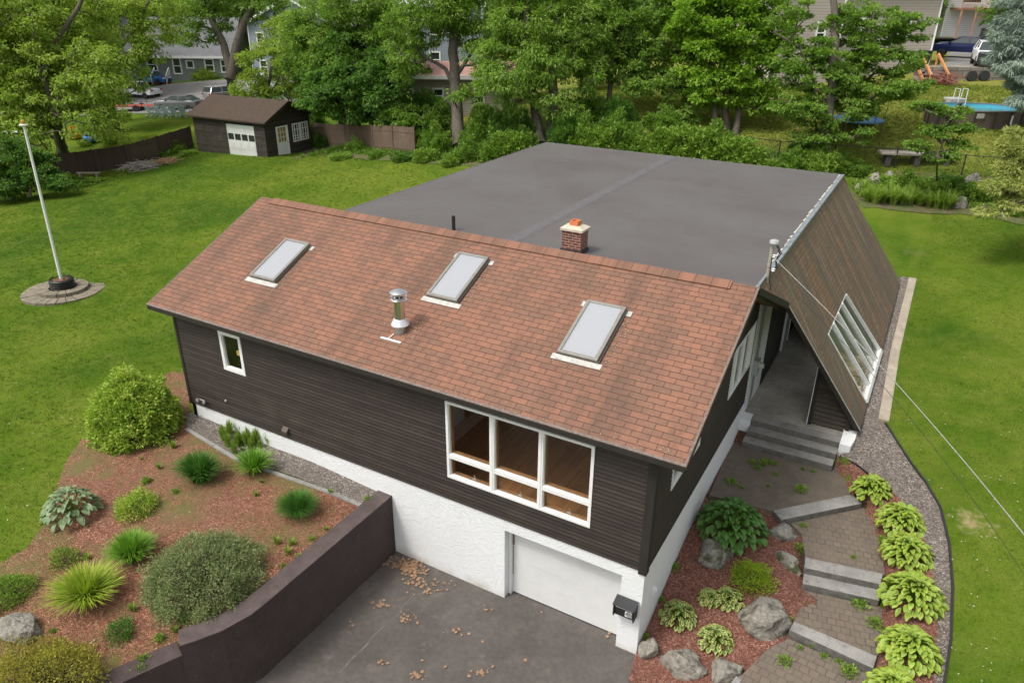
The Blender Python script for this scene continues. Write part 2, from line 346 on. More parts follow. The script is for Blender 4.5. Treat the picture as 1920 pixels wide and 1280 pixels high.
Mx,n_,p_,c_=mulch('weedy_bark_mulch',(.1,.04,.024),(.28,.108,.062),(.4,.2,.125))
c_=mixc(n_,ramp(n_,noise(n_,.55,8,.75),[(.47,(0,0,0)),(.62,(.75,)*3)]),c_,(.14,.165,.04));c_=mixc(n_,ramp(n_,noise(n_,.4,8,.7),[(.5,(0,0,0)),(.75,(.5,)*3)]),c_,(.24,.15,.09));n_.links.new(c_,p_.inputs['Base Color']);G['mulch2']=Mx
G['gravel']=mulch('grey_pea_gravel',(.07,.058,.048),(.2,.165,.14),(.37,.325,.28))[0]
G['bark']=wood_mat('tree_bark',(.055,.045,.035),(.15,.125,.1),(9,9,1.3),.95)
G['fence']=wood_mat('cedar_fence',(.095,.062,.04),(.17,.12,.085),(7,7,.5),.9)
G['fence_dark']=wood_mat('brown_fence',(.05,.032,.022),(.085,.055,.04),(7,7,.5),.9)
G['cedar']=wood_mat('new_cedar',(.5,.2,.07),(.62,.29,.11),(3,3,3),.7)
G['decking']=wood_mat('reddish_deck_wood',(.26,.12,.07),(.38,.2,.12),(3,3,3),.8)
G['greywood']=wood_mat('weathered_grey_wood',(.25,.22,.19),(.4,.36,.31),(4,4,4),.9)
def floorm():
    M,n,p=newmat('oak_strip_floor');g=n.nodes.new('ShaderNodeNewGeometry').outputs['Position'];b=n.nodes.new('ShaderNodeTexBrick')
    n.links.new(mapping(n,g,(1,1,1),(0,0,R_(90))),b.inputs['Vector'])
    for k,v in(('Scale',1),('Brick Width',1.3),('Row Height',.085),('Mortar Size',.0016)):b.inputs[k].default_value=v
    b.inputs['Color1'].default_value=(.5,.25,.1,1);b.inputs['Color2'].default_value=(.38,.175,.07,1);b.inputs['Mortar'].default_value=(.1,.05,.02,1)
    n.links.new(b.outputs['Color'],p.inputs['Base Color']);p.inputs['Roughness'].default_value=.35;return M
G['oak']=floorm()
G['warmwood']=plain('stained_window_wood',(.3,.15,.06),.5,0,12,.2)
G['plaster']=plain('interior_plaster',(.6,.57,.5),.9)
# ---------------------------------------------------------------- terrain
CP=[(-14.7,0,2.0),(-11,-.2,1.9),(-7.6,-.2,1.8),(-7.8,-3,1.78),(-7.9,-6,1.55),(-8.6,-9,1.35),(-12,-5,1.75),(-17,-4,1.85),(-22,-3,1.9),(-14,-12,1.5),(-20,3,2.05),(-27,4,2.2),(-16,10,2.3),(-16,20,2.8),
 (.3,.2,.12),(.25,1.8,.62),(.25,3.3,1.0),(.3,5.6,1.24),(.3,7,1.28),(1.6,6.5,1.28),(3.4,6.6,1.3),(3.3,5,1.12),(3.9,3.6,1.0),(1.6,-.9,.12),(3.0,1.6,.68),(4.8,1.6,.78),(3.0,-1.5,.42),(2.0,2.5,.85),
 (3.3,8.3,1.74),(3.4,9.5,2.08),(3.4,21,2.8),(4.2,15,2.45),(5.3,6,1.65),(5.9,2.5,1.15),(6,-1,.9),(8,8,2.05),(9,0,1.2),(9,-8,.6),(9,16,2.5),(-2,24,3.1),(-10,25,3.0),(16,5,1.8),(18,20,2.8)]
def cpd(u,v,d,dz=0):
    q=pd(u,v,d);CP.append((q[0],q[1],q[2]+dz))
cpd(503,295,53);cpd(372,284,56);cpd(586,284,56);cpd(760,282,50);cpd(150,340,53.5);cpd(20,380,47.5)
cpd(860,270,49);cpd(1010,262,47);cpd(1200,210,50.5);cpd(1250,170,58)
cpd(1750,400,38.5);cpd(1900,440,35);cpd(1640,385,38);cpd(1700,325,43);cpd(1900,345,41);cpd(1500,300,45)
cpd(1850,245,45);cpd(1550,215,49);cpd(1785,160,53);cpd(1445,202,53);cpd(1640,160,55)
cpd(340,205,77);cpd(240,240,66);cpd(100,240,70);cpd(337,148,96);cpd(500,160,85);cpd(700,160,75)
cpd(1000,120,90);cpd(1300,100,95);cpd(100,110,130);cpd(600,95,130)
q=pd(1840,70,80)
for a in range(0,360,30):
    x,y=math.sin(R_(a))*260,math.cos(R_(a))*260;f=.5+.5*math.cos(R_(a-35));CP.append((x,y,2+ (14*f if 300<(a+330)%360 or a<100 else 1)))
CP=np.array(CP)
def _k(r2):return np.where(r2>1e-9,r2*np.log(np.maximum(r2,1e-9))*.5,0)
_n=len(CP);_A=np.zeros((_n+3,_n+3));_d=((CP[:,None,:2]-CP[None,:,:2])**2).sum(-1);_A[:_n,:_n]=_k(_d)+np.eye(_n)*.5;_A[:_n,_n]=1;_A[:_n,_n+1:]=CP[:,:2];_A[_n,:_n]=1;_A[_n+1:,:_n]=CP[:,:2].T
_w=np.linalg.solve(_A,np.concatenate([CP[:,2],[0,0,0]]))
def H0(P):
    P=np.atleast_2d(np.asarray(P,float))[:,:2];out=np.empty(len(P))
    for i in range(0,len(P),20000):
        q=P[i:i+20000];d=((q[:,None]-CP[None,:,:2])**2).sum(-1);out[i:i+20000]=_k(d)@_w[:_n]+_w[_n]+q@_w[_n+1:]
    return out
# neighbour's driveway terrace behind the stone wall
DW=[pd(1762,128,54),pd(2060,128,54),pd(2060,70,95),pd(1760,68,95)]
def inpoly(P,poly):
    P=np.atleast_2d(P);x,y=P[:,0],P[:,1];r=np.zeros(len(P),bool);k=len(poly)
    for i in range(k):
        x1,y1=poly[i][:2];x2,y2=poly[(i+1)%k][:2]
        if y1==y2:continue
        r^=((y1>y)!=(y2>y))&(x<(x2-x1)*(y-y1)/(y2-y1)+x1)
    return r
DWZ=9.2;DWP=[tuple(q[:2]) for q in DW]
PATHW=[]
DRIVE=[(-6.98,.0),(-3.56,.0),(-3.56,.5),(-.5,.5),(-.5,0),(.02,-.0),(.1,-.75),(1.0,-1.25),(1.9,-1.75),(2.6,-3),(2.6,-18),(-9.8,-18),(-8.9,-9),(-8.0,-7.2),(-7.4,-5.9),(-7.0,-4.8)]
DRT=[(-7.3,.25),(-3.56,.25),(-3.56,.5),(-.5,.5),(-.5,.25),(.0,.25),(.1,-.6),(.9,-1.15),(1.8,-1.65),(2.5,-3),(2.5,-18),(-10.2,-18),(-9.3,-9),(-8.35,-7.2),(-7.7,-5.9),(-7.3,-4.8)]
LEV=[1.35,1.18,.82,.64]
PATH=[([(1394,796),(1379,824),(1358,860),(1330,928),(1429,953),(1449,957),(1595,927),(1590,905),(1575,882),(1560,868),(1394,826)],LEV[0]),
      ([(1477,977),(1618,947),(1628,958),(1648,1000),(1660,1076),(1655.7,1075.5),(1509.7,1044.5),(1503,1000)],LEV[1]),
      ([(1506,1106),(1650,1138),(1662,1150),(1660,1210),(1644,1230),(1488.4,1164.5),(1500,1140),(1535,1125)],LEV[2]),
      ([(1478,1196),(1638,1268),(1650,1290),(1640,1420),(1340,1420),(1380,1275),(1440,1215)],LEV[3])]
PATHW=[([tuple(pz(u,v,z)[:2]) for u,v in P],z) for P,z in PATH]
EX_=[([(1449,957),(1600,925),(1622,950),(1470,987)],1.14,1.2),([(1500,1036),(1662,1070),(1657,1143),(1497,1112)],.78,.95),([(1474,1158),(1652,1224),(1642,1280),(1466,1204)],.58,.75),([(1380,1240),(1440,1215),(1480,1190),(1640,1260),(1640,1420),(1330,1420)],.56,.6)]
EXTRA=[]
def H(P):
    P=np.atleast_2d(np.asarray(P,float))[:,:2];z=H0(P)
    if PATHW:
        for poly,zz in PATHW:z=np.where(inpoly(P,poly),zz-.07,z)
        for poly,zz in EXTRA:z=np.where(inpoly(P,poly),np.minimum(z,zz),z)
    z=np.where(inpoly(P,DWP),DWZ-.02,z)
    return z
def h(x,y):return float(H([(x,y)])[0])
def gr(u,v,tmax=260):
    r=ray(u,v);t=np.concatenate([np.linspace(6,60,1400),np.linspace(60.1,tmax,900)]);P=CAM+r*t[:,None]
    b=P[:,2]<H(P);i=np.argmax(b)
    if not b.any():i=len(t)-1
    return np.array([P[i,0],P[i,1],P[i,2]])
def gp2(L):return [tuple(gr(u,v)[:2]) for u,v in L]
def axis(segs):
    out=[]
    for a,b,s in segs:out+=list(np.arange(a,b,s))
    out.append(segs[-1][1]);return np.array(out)
gx=axis([(-1500,-320,80),(-320,-120,10),(-120,-60,3),(-60,-18,1),(-18,-8.2,.3),(-8.2,7,.11),(7,20,.5),(20,80,1.5),(80,320,10),(320,1500,80)])
gy=axis([(-80,-16,4),(-16,-8,.5),(-8,9.6,.12),(9.6,56,.5),(56,90,1),(90,160,3),(160,420,12),(420,1600,80)])
EXTRA+=[([tuple(pz(u,v,zl)[:2]) for u,v in Pq],zc) for Pq,zc,zl in EX_]
_c=gr(1850,243);_f=np.array([CF[0],CF[1]])/math.hypot(CF[0],CF[1]);_c=_c[:2]+_f*2.1+np.array([.25,0]);EXTRA.append(([(_c[0]+3.4*math.cos(a*.4),_c[1]+3.0*math.sin(a*.4)) for a in range(16)],float(gr(1850,243)[2])-.05))
bed_r=[(1555,870),(1575,856),(1592,866),(1630,892),(1684,930),(1728,1000),(1750,1080),(1757,1180),(1750,1290),(1740,1400)]
SINK=[[(.01,-.05),(.01,8.5),(.27,8.5),(2.93,8.42)]+gp2(bed_r)+[tuple(pz(1400,1400,.3)[:2]),(2.2,-2.0),(1.3,-1.45),(.7,-1.15),(.12,-.8)]]
X,Y=np.meshgrid(gx,gy);P=np.stack([X.ravel(),Y.ravel()],1);Z=H(P)
near=(abs(P[:,0])<60)&(P[:,1]<60)
Z+=np.where(near,.02*np.sin(P[:,0]*1.7+np.sin(P[:,1]))*np.cos(P[:,1]*1.3),0)
Z=np.where(inpoly(P,SINK[0]),Z-.07,Z)
Z=np.where(inpoly(P,DRT),-.35,Z)
Z=np.where((P[:,0]>-14.55)&(P[:,0]<-.12)&(P[:,1]>.14)&(P[:,1]<20.5),np.minimum(Z,-.35),Z)
Z=np.where((P[:,0]>-.2)&(P[:,0]<3.2)&(P[:,1]>8.0)&(P[:,1]<20.5),np.minimum(Z,1.3),Z)
for poly,z in PATHW:Z=np.where(inpoly(P,poly),np.minimum(Z,z-.05),Z)
Z=np.where((P[:,0]>.1)&(P[:,0]<2.85)&(P[:,1]>7.0)&(P[:,1]<9),np.minimum(Z,1.2),Z)
nx,ny=len(gx),len(gy);I=np.arange(nx*ny).reshape(ny,nx)
FF=np.stack([I[:-1,:-1],I[:-1,1:],I[1:,1:],I[1:,:-1]],-1).reshape(-1,4)
lawn=npmesh('lawn',np.c_[P,Z],FF,G['lawn'],smooth=True);tag(lawn,kind='structure')
def sheet(name,poly,mat,dz=.012,step=.25,uvs=False,zfix=None,rough=0,side=0):
    poly=[tuple(map(float,p)) for p in poly];a=np.array(poly);mn=a.min(0);mx=a.max(0)
    # densify the outline
    out=[]
    for i in range(len(poly)):
        p=np.array(poly[i]);q=np.array(poly[(i+1)%len(poly)]);k=max(1,int(np.linalg.norm(q-p)/step))
        for j in range(k):
            w=p+(q-p)*j/k
            if rough:w=w+nr.normal(0,rough,2)
            out.append(w)
    out=np.array(out);gxx,gyy=np.meshgrid(np.arange(mn[0]+step/2,mx[0],step),np.arange(mn[1]+step/2,mx[1],step));g=np.c_[gxx.ravel(),gyy.ravel()];g=g[inpoly(g,out)]
    k=len(out);vs=[Vector(p) for p in out]+[Vector(p) for p in g]
    r=delaunay_2d_cdt(vs,[],[list(range(k))],1,1e-5)
    co=np.array([tuple(v) for v in r[0]]);z=H(co)+dz if zfix is None else np.full(len(co),zfix)
    if zfix is None:z+=.02*np.sin(co[:,0]*1.7+np.sin(co[:,1]))*np.cos(co[:,1]*1.3)
    me=bpy.data.meshes.new(name);V=[(c[0],c[1],zz) for c,zz in zip(co,z)];Fs=[tuple(f) for f in r[2]]
    if side:
        nb=len(V);V+=[(p[0],p[1],zfix-side) for p in out];idx={}
        V+=[(p[0],p[1],zfix) for p in out]
        for i in range(k):
            j=(i+1)%k;Fs.append((nb+i,nb+j,nb+k+j,nb+k+i))
    me.from_pydata(V,[],Fs);me.update();me.materials.append(mat)
    me.polygons.foreach_set('use_smooth',[not side]*len(me.polygons))
    if uvs:
        l=me.uv_layers.new(name='UVMap')
        for lp in me.loops:
            c=me.vertices[lp.vertex_index].co;l.data[lp.index].uv=(c.x*math.cos(uvs)-c.y*math.sin(uvs),c.x*math.sin(uvs)+c.y*math.cos(uvs))
    o=bpy.data.objects.new(name,me);SC.collection.objects.link(o);return tag(o,kind='structure')
sheet('driveway',DRIVE,G['asphalt'],zfix=0,step=1)
for i,(poly,z) in enumerate(PATHW):
    SD_=[((1449,957),(1595,927)),((1508,1063),(1652,1094)),((1505,1093),(1649,1125)),((1480,1180),(1637,1252))][i];q0,q1=pz(*SD_[0],z),pz(*SD_[1],z)
    sheet('patio' if i==0 else 'path',poly,G['patio'] if i==0 else G['paver'],zfix=z,step=.3,uvs=-math.atan2(q1[1]-q0[1],q1[0]-q0[0])+.001,side=.35)
# right bed
bed_r=[(1555,870),(1575,856),(1592,866),(1630,892),(1684,930),(1728,1000),(1750,1080),(1757,1180),(1750,1290),(1740,1400)]
sheet('mulch_bed',[(.01,-.05),(.01,8.5),(.27,8.5),(.27,7.84),(2.9,7.84),(2.93,8.42)]+gp2(bed_r)+[tuple(pz(1400,1400,.3)[:2]),(2.2,-2.0),(1.3,-1.45),(.7,-1.15),(.12,-.8)],G['mulch'],.012,.16)
KIN=[(3.83,21.5),(3.78,18),(3.76,14),(3.75,11.2)]
# gravel strip beside the slope, curving round the hostas
K0=gr(1716,524);K1=gr(1665,792)
kout=gp2([(1660,795),(1682,830),(1706,868),(1735,905),(1762,952),(1779,1020),(1785,1100),(1782,1200),(1768,1290),(1750,1400)])
kin0=gr(1651,787)
GL=[(3.32,K0[1]+.05),(3.2,21),(3.25,9.3),(3.2,8.45),(3.0,8.4)]+gp2([(1574,856),(1592,866),(1630,892),(1684,930),(1728,1000),(1750,1080),(1757,1180),(1750,1290),(1738,1400)])+kout[::-1]+[(kin0[0],kin0[1]),(3.78,K0[1])]
sheet('gravel_strip',GL,G['gravel'],.01,.2)
def strip(name,pts,w,hh,mat,dz=0,**k):
    mb=MB();n=len(pts);L=[]
    for i,p in enumerate(pts):
        a=np.array(pts[max(i-1,0)]);b=np.array(pts[min(i+1,n-1)]);d=(b-a)[:2];d=d/np.linalg.norm(d);nn=np.array([-d[1],d[0]])
        p=np.array(p)[:2];z=h(*p)+dz;q=p+nn*w/2;r=p-nn*w/2;L.append(((q[0],q[1]),(r[0],r[1]),z))
    for i in range(n-1):
        (a,b,z),(c,d,z2)=L[i],L[i+1]
        mb.prism([a,b,d,c],[z-.25,z-.25,z2-.25,z2-.25],[z+hh,z+hh,z2+hh,z2+hh])
    return mb.build(name,mat,**k)
def dens(pts,s):
    out=[]
    for i in range(len(pts)-1):
        a=np.array(pts[i][:2]);b=np.array(pts[i+1][:2]);k=max(1,int(np.linalg.norm(b-a)/s))
        out+=[a+(b-a)*j/k for j in range(k)]
    return out+[np.array(pts[-1][:2])]
tag(strip('kerb',dens([(K1[0]-.13,K1[1]),(3.76+.0,15),(K0[0]-.1,K0[1])],.6),.3,.05,G['kerb']),kind='structure')
o=strip('bed_edging',dens(kout,.3),.05,.06,G['rubber'])
tag(o,'thin dark edging curving between the gravel and the right lawn','edging')
o=strip('bed_edging',dens(gp2([(1574,858),(1592,866),(1612,878),(1630,892),(1655,915)]),.15),.03,.05,G['black'])
tag(o,'black plastic edging hose around the mulch at the foot of the stone steps','edging')
# left bed and its gravel
BL=gp2([(357,700),(357,752),(352,808),(440,862),(640,935),(690,955)])+[(-7.3,-.6),(-7.3,-4.8),(-7.7,-6),(-8.3,-7.3),(-9.2,-9),(-10,-13)]+gp2([(-260,1500),(-260,1180),(-120,1090),(0,1058),(48,1030),(82,985),(104,925),(126,862),(160,815),(230,760),(320,698)])
sheet('mulch_bed',BL,G['mulch2'],.015,.22,rough=.02)
sheet('gravel_strip',[(-14.75,.3),(-14.9,-.15)]+gp2([(350,800),(440,856),(640,930),(690,950)])+[(-7.3,-.5),(-7.3,.05),(-14,.05)],G['gravel'],.03,.2)
o=strip('bed_edging',dens(gp2([(350,806),(440,861),(540,898),(640,934),(690,954)]),.5),.12,.05,G['granite'],0)
tag(o,'grey paver edging between the left gravel and the mulch','edging')
def riserface(o):
    o.data.materials.append(G['riser'])
    for p in o.data.polygons:
        if abs(p.normal.z)<.5:p.material_index=1
    return o
def crack():
    rg=random.Random(8);a=pz(776,1118,0);e=pz(636,1262,0);mb=MB();P=[a+(e-a)*i/14+np.array([rg.uniform(-.05,.05),rg.uniform(-.05,.05),0]) for i in range(15)]
    for i in range(14):
        w=.006+.018*rg.random();d=P[i+1]-P[i];nn=np.array([-d[1],d[0],0]);nn=nn/np.linalg.norm(nn)*w;z=np.array([0,0,.004]);mb.quad(P[i]-nn+z,P[i+1]-nn*.8+z,P[i+1]+nn*.8+z,P[i]+nn+z)
    return tag(mb.build('driveway_crack',concrete('crack_filler',(.14,.125,.112),.3,6)),kind='structure')
crack()
Ml,nl,pl_,cl_=mulch('leafy_woodland_floor',(.05,.04,.02),(.15,.11,.06),(.28,.19,.11))
cl_=mixc(nl,ramp(nl,noise(nl,1.1,8,.75),[(.42,(0,0,0)),(.58,(.85,)*3)]),cl_,(.085,.14,.022));nl.links.new(cl_,pl_.inputs['Base Color'])
sheet('woodland_floor',gp2([(548,300),(592,290),(640,296),(700,300),(780,305),(860,312),(930,308),(1010,300),(1100,296),(1300,300),(1480,312),(1480,285),(1300,262),(1060,252),(780,250),(640,245),(590,252)]),Ml,.03,.5,rough=.1)
sheet('woodland_floor',gp2([(1600,340),(1610,392),(1700,397),(1790,402),(1870,412),(1930,425),(1990,420),(1990,350),(1880,335),(1700,322)]),Ml,.03,.5,rough=.1)
#@@HOUSE
# ---------------------------------------------------------------- the house
def px_x(u,v,x):
    r=ray(u,v);return CAM+r*((x-CAM[0])/r[0])
def px_y(u,v,y):
    r=ray(u,v);return CAM+r*((y-CAM[1])/r[1])
house=thing('house','dark brown clapboard house with red shingle roof, white stucco basement and flat grey roofed wing','house',(0,0,0))
EY,EZ,RY,RZ=-.351,5.691,4.38,7.804;SLM=(RZ-EZ)/(RY-EY);SA=math.atan(SLM);GX0,GX1=-15.33,.665
def rects(u0,u1,z0,z1,holes):
    us=sorted({u0,u1,*[c for q in holes for c in q[:2]]});zs=sorted({z0,z1,*[c for q in holes for c in q[2:]]});out=[]
    for i in range(len(us)-1):
        for j in range(len(zs)-1):
            cu=(us[i]+us[i+1])/2;cz=(zs[j]+zs[j+1])/2
            if any(q[0]<cu<q[1] and q[2]<cz<q[3] for q in holes):continue
            out.append((us[i],us[i+1],zs[j],zs[j+1]))
    return out
def wallframe(o,ud,nd):
    o=np.array(o,float);ud=np.array(ud,float);nd=np.array(nd,float)
    return lambda u,n,z:tuple(o+ud*u+nd*n+np.array([0,0,z]))
def clap(name,Wf,u0,u1,z0,z1,holes,mat,parent,e=.105,lim=None):
    mb=MB();z=z0;r=random.Random(3)
    while z<z1-1e-6:
        zt=min(z+e,z1);iv=[(u0,u1)]
        if lim:iv=[(max(u0,lim(zt)[0]),min(u1,lim(zt)[1]))]
        for q in holes:
            if q[2]<zt-.01 and q[3]>z+.01:
                n=[]
                for a,b in iv:
                    if q[0]>a:n.append((a,min(b,q[0])))
                    if q[1]<b:n.append((max(a,q[1]),b))
                iv=[w for w in n if w[1]-w[0]>.005]
        for a,b in iv:
            # board joints
            c=a
            while c<b-.01:
                d=min(b,c+r.uniform(2.2,4.2))
                j=r.uniform(0,.003)
                mb.quad(Wf(c,.03+j,z),Wf(d,.03+j,z),Wf(d,.006,zt),Wf(c,.006,zt))
                mb.quad(Wf(c,.004,z),Wf(d,.004,z),Wf(d,.03+j,z),Wf(c,.03+j,z));c=d
        z=zt
    return mb.build(name,mat,parent)
def window(name,Wf,u0,u1,z0,z1,parent,cols=(),rows=(),stops=True,fw=.09,mat=None,gl=None,out=.045,mw=.07,deep=.06,label=None,wood=False):
    """frame with casing, mullions at cols / rows; one pane of glass"""
    mat=mat or G['white'];gl=gl or G['glass'];mb=MB()
    def b(a0,a1,n0,n1,c0,c1,m=mb):
        P=[Wf(a0,n0,c0),Wf(a1,n0,c0),Wf(a1,n1,c0),Wf(a0,n1,c0),Wf(a0,n0,c1),Wf(a1,n0,c1),Wf(a1,n1,c1),Wf(a0,n1,c1)]
        k=len(m.v);m.v+=[tuple(float(x) for x in q) for q in P]
        for f in((0,3,2,1),(4,5,6,7),(0,1,5,4),(1,2,6,5),(2,3,7,6),(3,0,4,7)):m.f.append(tuple(k+i for i in f))
    b(u0,u1,-deep,out,z1-fw,z1);b(u0,u1,-deep,out,z0,z0+fw)
    b(u0,u0+fw,-deep,out-.003,z0+fw,z1-fw);b(u1-fw,u1,-deep,out-.003,z0+fw,z1-fw)
    for c in cols:b(c-mw/2,c+mw/2,-deep,out-.006,z0+fw,z1-fw)
    for c in cols:b(c-.012,c+.012,out-.006,out+.004,z0+fw,z1-fw)
    us=[u0+fw]+[x for c in cols for x in(c-mw/2,c+mw/2)]+[u1-fw]
    for rr in rows:
        for i in range(0,len(us),2):b(us[i],us[i+1],-deep,out-.009,rr-mw*.45,rr+mw*.45)
    # sash stops set back inside each light
    zz=[z0+fw]+[x for c in sorted(rows) for x in(c-mw*.45,c+mw*.45)]+[z1-fw];s=.018
    for i in range(0,len(us) if stops else 0,2):
        for j in range(0,len(zz),2):
            a0,a1,c0,c1=us[i],us[i+1],zz[j],zz[j+1]
            b(a0,a0+s,-deep*.9,out*.35,c0,c1);b(a1-s,a1,-deep*.9,out*.35,c0,c1);b(a0+s,a1-s,-deep*.9,out*.34,c0,c0+s);b(a0+s,a1-s,-deep*.9,out*.34,c1-s,c1)
    fr=mb.build(name,mat,parent)
    g=MB();g.quad(Wf(u0+fw*.5,-.02,z0+fw*.5),Wf(u1-fw*.5,-.02,z0+fw*.5),Wf(u1-fw*.5,-.02,z1-fw*.5),Wf(u0+fw*.5,-.02,z1-fw*.5));g.build('glass',gl,fr)
    if wood:
        w=MB();t=.035
        for i in range(0,len(us),2):
            for j in range(0,len(zz),2):
                a0,a1,c0,c1=us[i],us[i+1],zz[j],zz[j+1]
                b(a0,a0+t,-.15,-deep-.002,c0,c1,w);b(a1-t,a1,-.15,-deep-.002,c0,c1,w);b(a0+t,a1-t,-.15,-deep-.003,c0,c0+t,w);b(a0+t,a1-t,-.15,-deep-.003,c1-t,c1,w)
        w.build('inner_frame',G['warmwood'],fr)
    return fr
FW=wallframe((0,0,0),(1,0,0),(0,-1,0));GWf=wallframe((0,0,0),(0,1,0),(1,0,0))
PW=(-5.15,-1.342,3.156,5.299);SW=(-12.816,-11.948,4.108,5.331);GW1=(5.95,8.42,3.86,5.33);GW2=(1.18,3.33,3.9,5.25)
# front wall
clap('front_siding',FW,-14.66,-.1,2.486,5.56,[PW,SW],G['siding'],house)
mb=MB()
for a,b,c,d in rects(-14.6,-.02,2.5,5.6,[PW,SW]):mb.box((a,0,c),(b,.14,d))
mb.build('front_wall',G['plaster'],house)
# gable wall: siding clipped by the rake
lim=lambda z:(max(0,(z-EZ)/SLM+EY+.02),min(8.62,2*RY-EY-(z-EZ)/SLM-.05))
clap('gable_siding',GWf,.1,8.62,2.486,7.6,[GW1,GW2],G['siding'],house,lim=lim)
mb=MB()
for a,b,c,d in rects(.15,8.7,2.5,5.5,[GW1,GW2]):mb.box((-.14,a,c),(-.0,b,d))
mb.prism([(0,0),(8.7,0),(8.7,.1),(RY,2.0),(0,.1)],0,.14,Matrix(((0,0,-1,0),(1,0,0,0),(0,1,0,5.5),(0,0,0,1))))
mb.build('gable_wall',G['plaster'],house)
mb=MB();mb.box((-14.66,0,1.0),(-14.5,8.7,5.6));mb.box((-14.66,8.6,1.0),(-.1,8.76,5.6))
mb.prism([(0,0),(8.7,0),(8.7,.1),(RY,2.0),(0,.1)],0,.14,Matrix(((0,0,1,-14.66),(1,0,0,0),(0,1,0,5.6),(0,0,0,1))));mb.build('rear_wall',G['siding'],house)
# corner boards
mb=MB();mb.box((-.15,-.04,2.40),(.04,-.0,5.6));mb.box((0,-.0,2.40),(.04,.15,5.6));mb.build('corner_board',G['sidingdark'],house)
mb=MB();mb.box((-14.72,-.04,2.44),(-14.62,0,5.6));mb.box((-14.72,0,2.44),(-14.66,.15,5.6));mb.build('corner_board',G['sidingdark'],house)
# stucco basement
DH=(-3.548,-.517,-.1,2.15)
mb=MB()
for a,b,c,d in rects(-14.6,0,-.1,2.486,[DH]):mb.box((a,0,c),(b,.33,d))
st=mb.build('basement_wall',G['stucco'],house)
mb=MB();mb.box((-.3,.33,-.1),(.002,11.0,2.486));mb.build('basement_wall',G['stucco'],house)
# ledge under siding
mb=MB();mb.box((-14.64,-.006,2.47),(-.15,.1,2.5));mb.build('sill_board',G['sidingdark'],house)
# garage door
gd=MB()
for i in range(4):
    z0=.02+i*.53
    for j in range(1):gd.box((-3.54,.30,z0+.004),(-.52,.345,z0+.526))
door=gd.build('garage_door',G['door'],house)
mb=MB();mb.box((-3.545,.2,.0),(-3.47,.299,2.15));mb.box((-3.47,.2,2.11),(-.52,.299,2.149));mb.box((-.56,.2,0),(-.519,.299,2.11));mb.build('door_stop',G['whitepvc'],door)
mb=MB();mb.box((-3.47,.27,1.55),(-3.44,.298,2.0));mb.box((-3.47,.28,.6),(-3.46,.298,1.5));mb.build('rusty_bracket',plain('rusty_steel',(.16,.09,.05),.8,0,20,.4),door)
mb=MB();mb.box((-3.45,.29,.0),(-.56,.345,.022));mb.build('bottom_seal',G['rubber'],door)
# windows
pc=[PW[0]+(PW[1]-PW[0])*f for f in(1/3,2/3)]
w=window('picture_window',FW,*PW,house,cols=pc,rows=[3.78],fw=.065,mw=.115,wood=True)
for i in range(3):
    x=PW[0]+(PW[1]-PW[0])*(i+.55)/3;mb=MB();mb.box((x-.05,.075,3.25),(x+.05,.11,3.27));mb.tube([(x,.09,3.27),(x+.02,.10,3.33),(x-.03,.11,3.36)],.006,6);mb.build('crank_handle',G['lead'],w)
w=window('small_window',FW,*SW,house,fw=.1,wood=False)
mb=MB();mb.box((-12.36,.11,4.60),(-12.22,.125,4.68));mb.lathe([(.001,0),(.07,0),(.07,.012),(.001,.012)],(-12.29,.118,4.7),14,Matrix(((1,0,0),(0,0,-1),(0,1,0))));mb.build('hanging_ornament',plain('yellow_ornament',(.75,.45,.12),.6),w)
w=window('gable_window',GWf,*GW1,house,cols=[6.35,7.2,8.05],fw=.07,mw=.08)
w=window('gable_window',GWf,*GW2,house,cols=[2.25],fw=.07,mw=.08)
# interior
mb=MB();mb.box((-14.5,.14,2.5),(-.14,8.6,2.62));fl=mb.build('interior_floor',G['oak'],house)
for A_,B_ in(((-14.49,.15,2.62),(-14.44,8.58,5.6)),((-14.4,8.5,2.62),(-.2,8.59,5.6))):mb=MB();mb.box(A_,B_);mb.build('interior_wall',G['plaster'],house)
for A_,B_ in(((-6.9,.14,2.62),(-6.78,3.2,5.6)),((-14.4,6.9,2.62),(-5.6,7.0,5.9)),((-13.2,2.4,2.62),(-11,2.5,5.9))):mb=MB();mb.box(A_,B_);mb.build('interior_wall',G['plaster'],house)
# roof
c,s=math.cos(SA),math.sin(SA)
def RM(x,y,hh=0):  # frame on the front slope: X right, Y up the slope, Z out
    z=EZ+SLM*(y-EY);return Matrix(((1,0,0,x),(0,c,-s,y-s*hh),(0,s,c,z+c*hh),(0,0,0,1)))
SLEN=(RY-EY)/c
mb=MB();M0=RM(0,EY)
SKY=[(-12.77,-11.83,1.36,2.86),(-7.07,-6.16,2.08,3.62),(-2.95,-1.985,1.38,2.94)]
for a,b,e_,f_ in rects(GX0,GX1,0,SLEN,[(q[0]+.1,q[1]-.1,(q[2]-EY)/c+.1,(q[3]-EY)/c-.1) for q in SKY]):mb.box((a,e_,-.14),(b,f_,0),M0)
uvr=lambda co,n:(co.x+20,(co.y-EY)/c)
mb.build('roof_slope',G['roof'],house,uvf=uvr)
mb=MB()
for a,b,e_,f_ in rects(-14.5,-.15,.55,SLEN,[(q[0]+.1,q[1]-.1,(q[2]-EY)/c+.1,(q[3]-EY)/c-.1) for q in SKY]):mb.box((a,e_,-.165),(b,f_,-.142),M0)
M0b=Matrix(((-1,0,0,0),(0,-c,s,2*RY-EY),(0,s,c,EZ),(0,0,0,1)));mb.box((.15,.5,-.165),(14.5,SLEN,-.142),M0b);mb.build('ceiling',G['plaster'],house)
MBk=Matrix(((-1,0,0,0),(0,-c,s,2*RY-EY),(0,s,c,EZ),(0,0,0,1)))
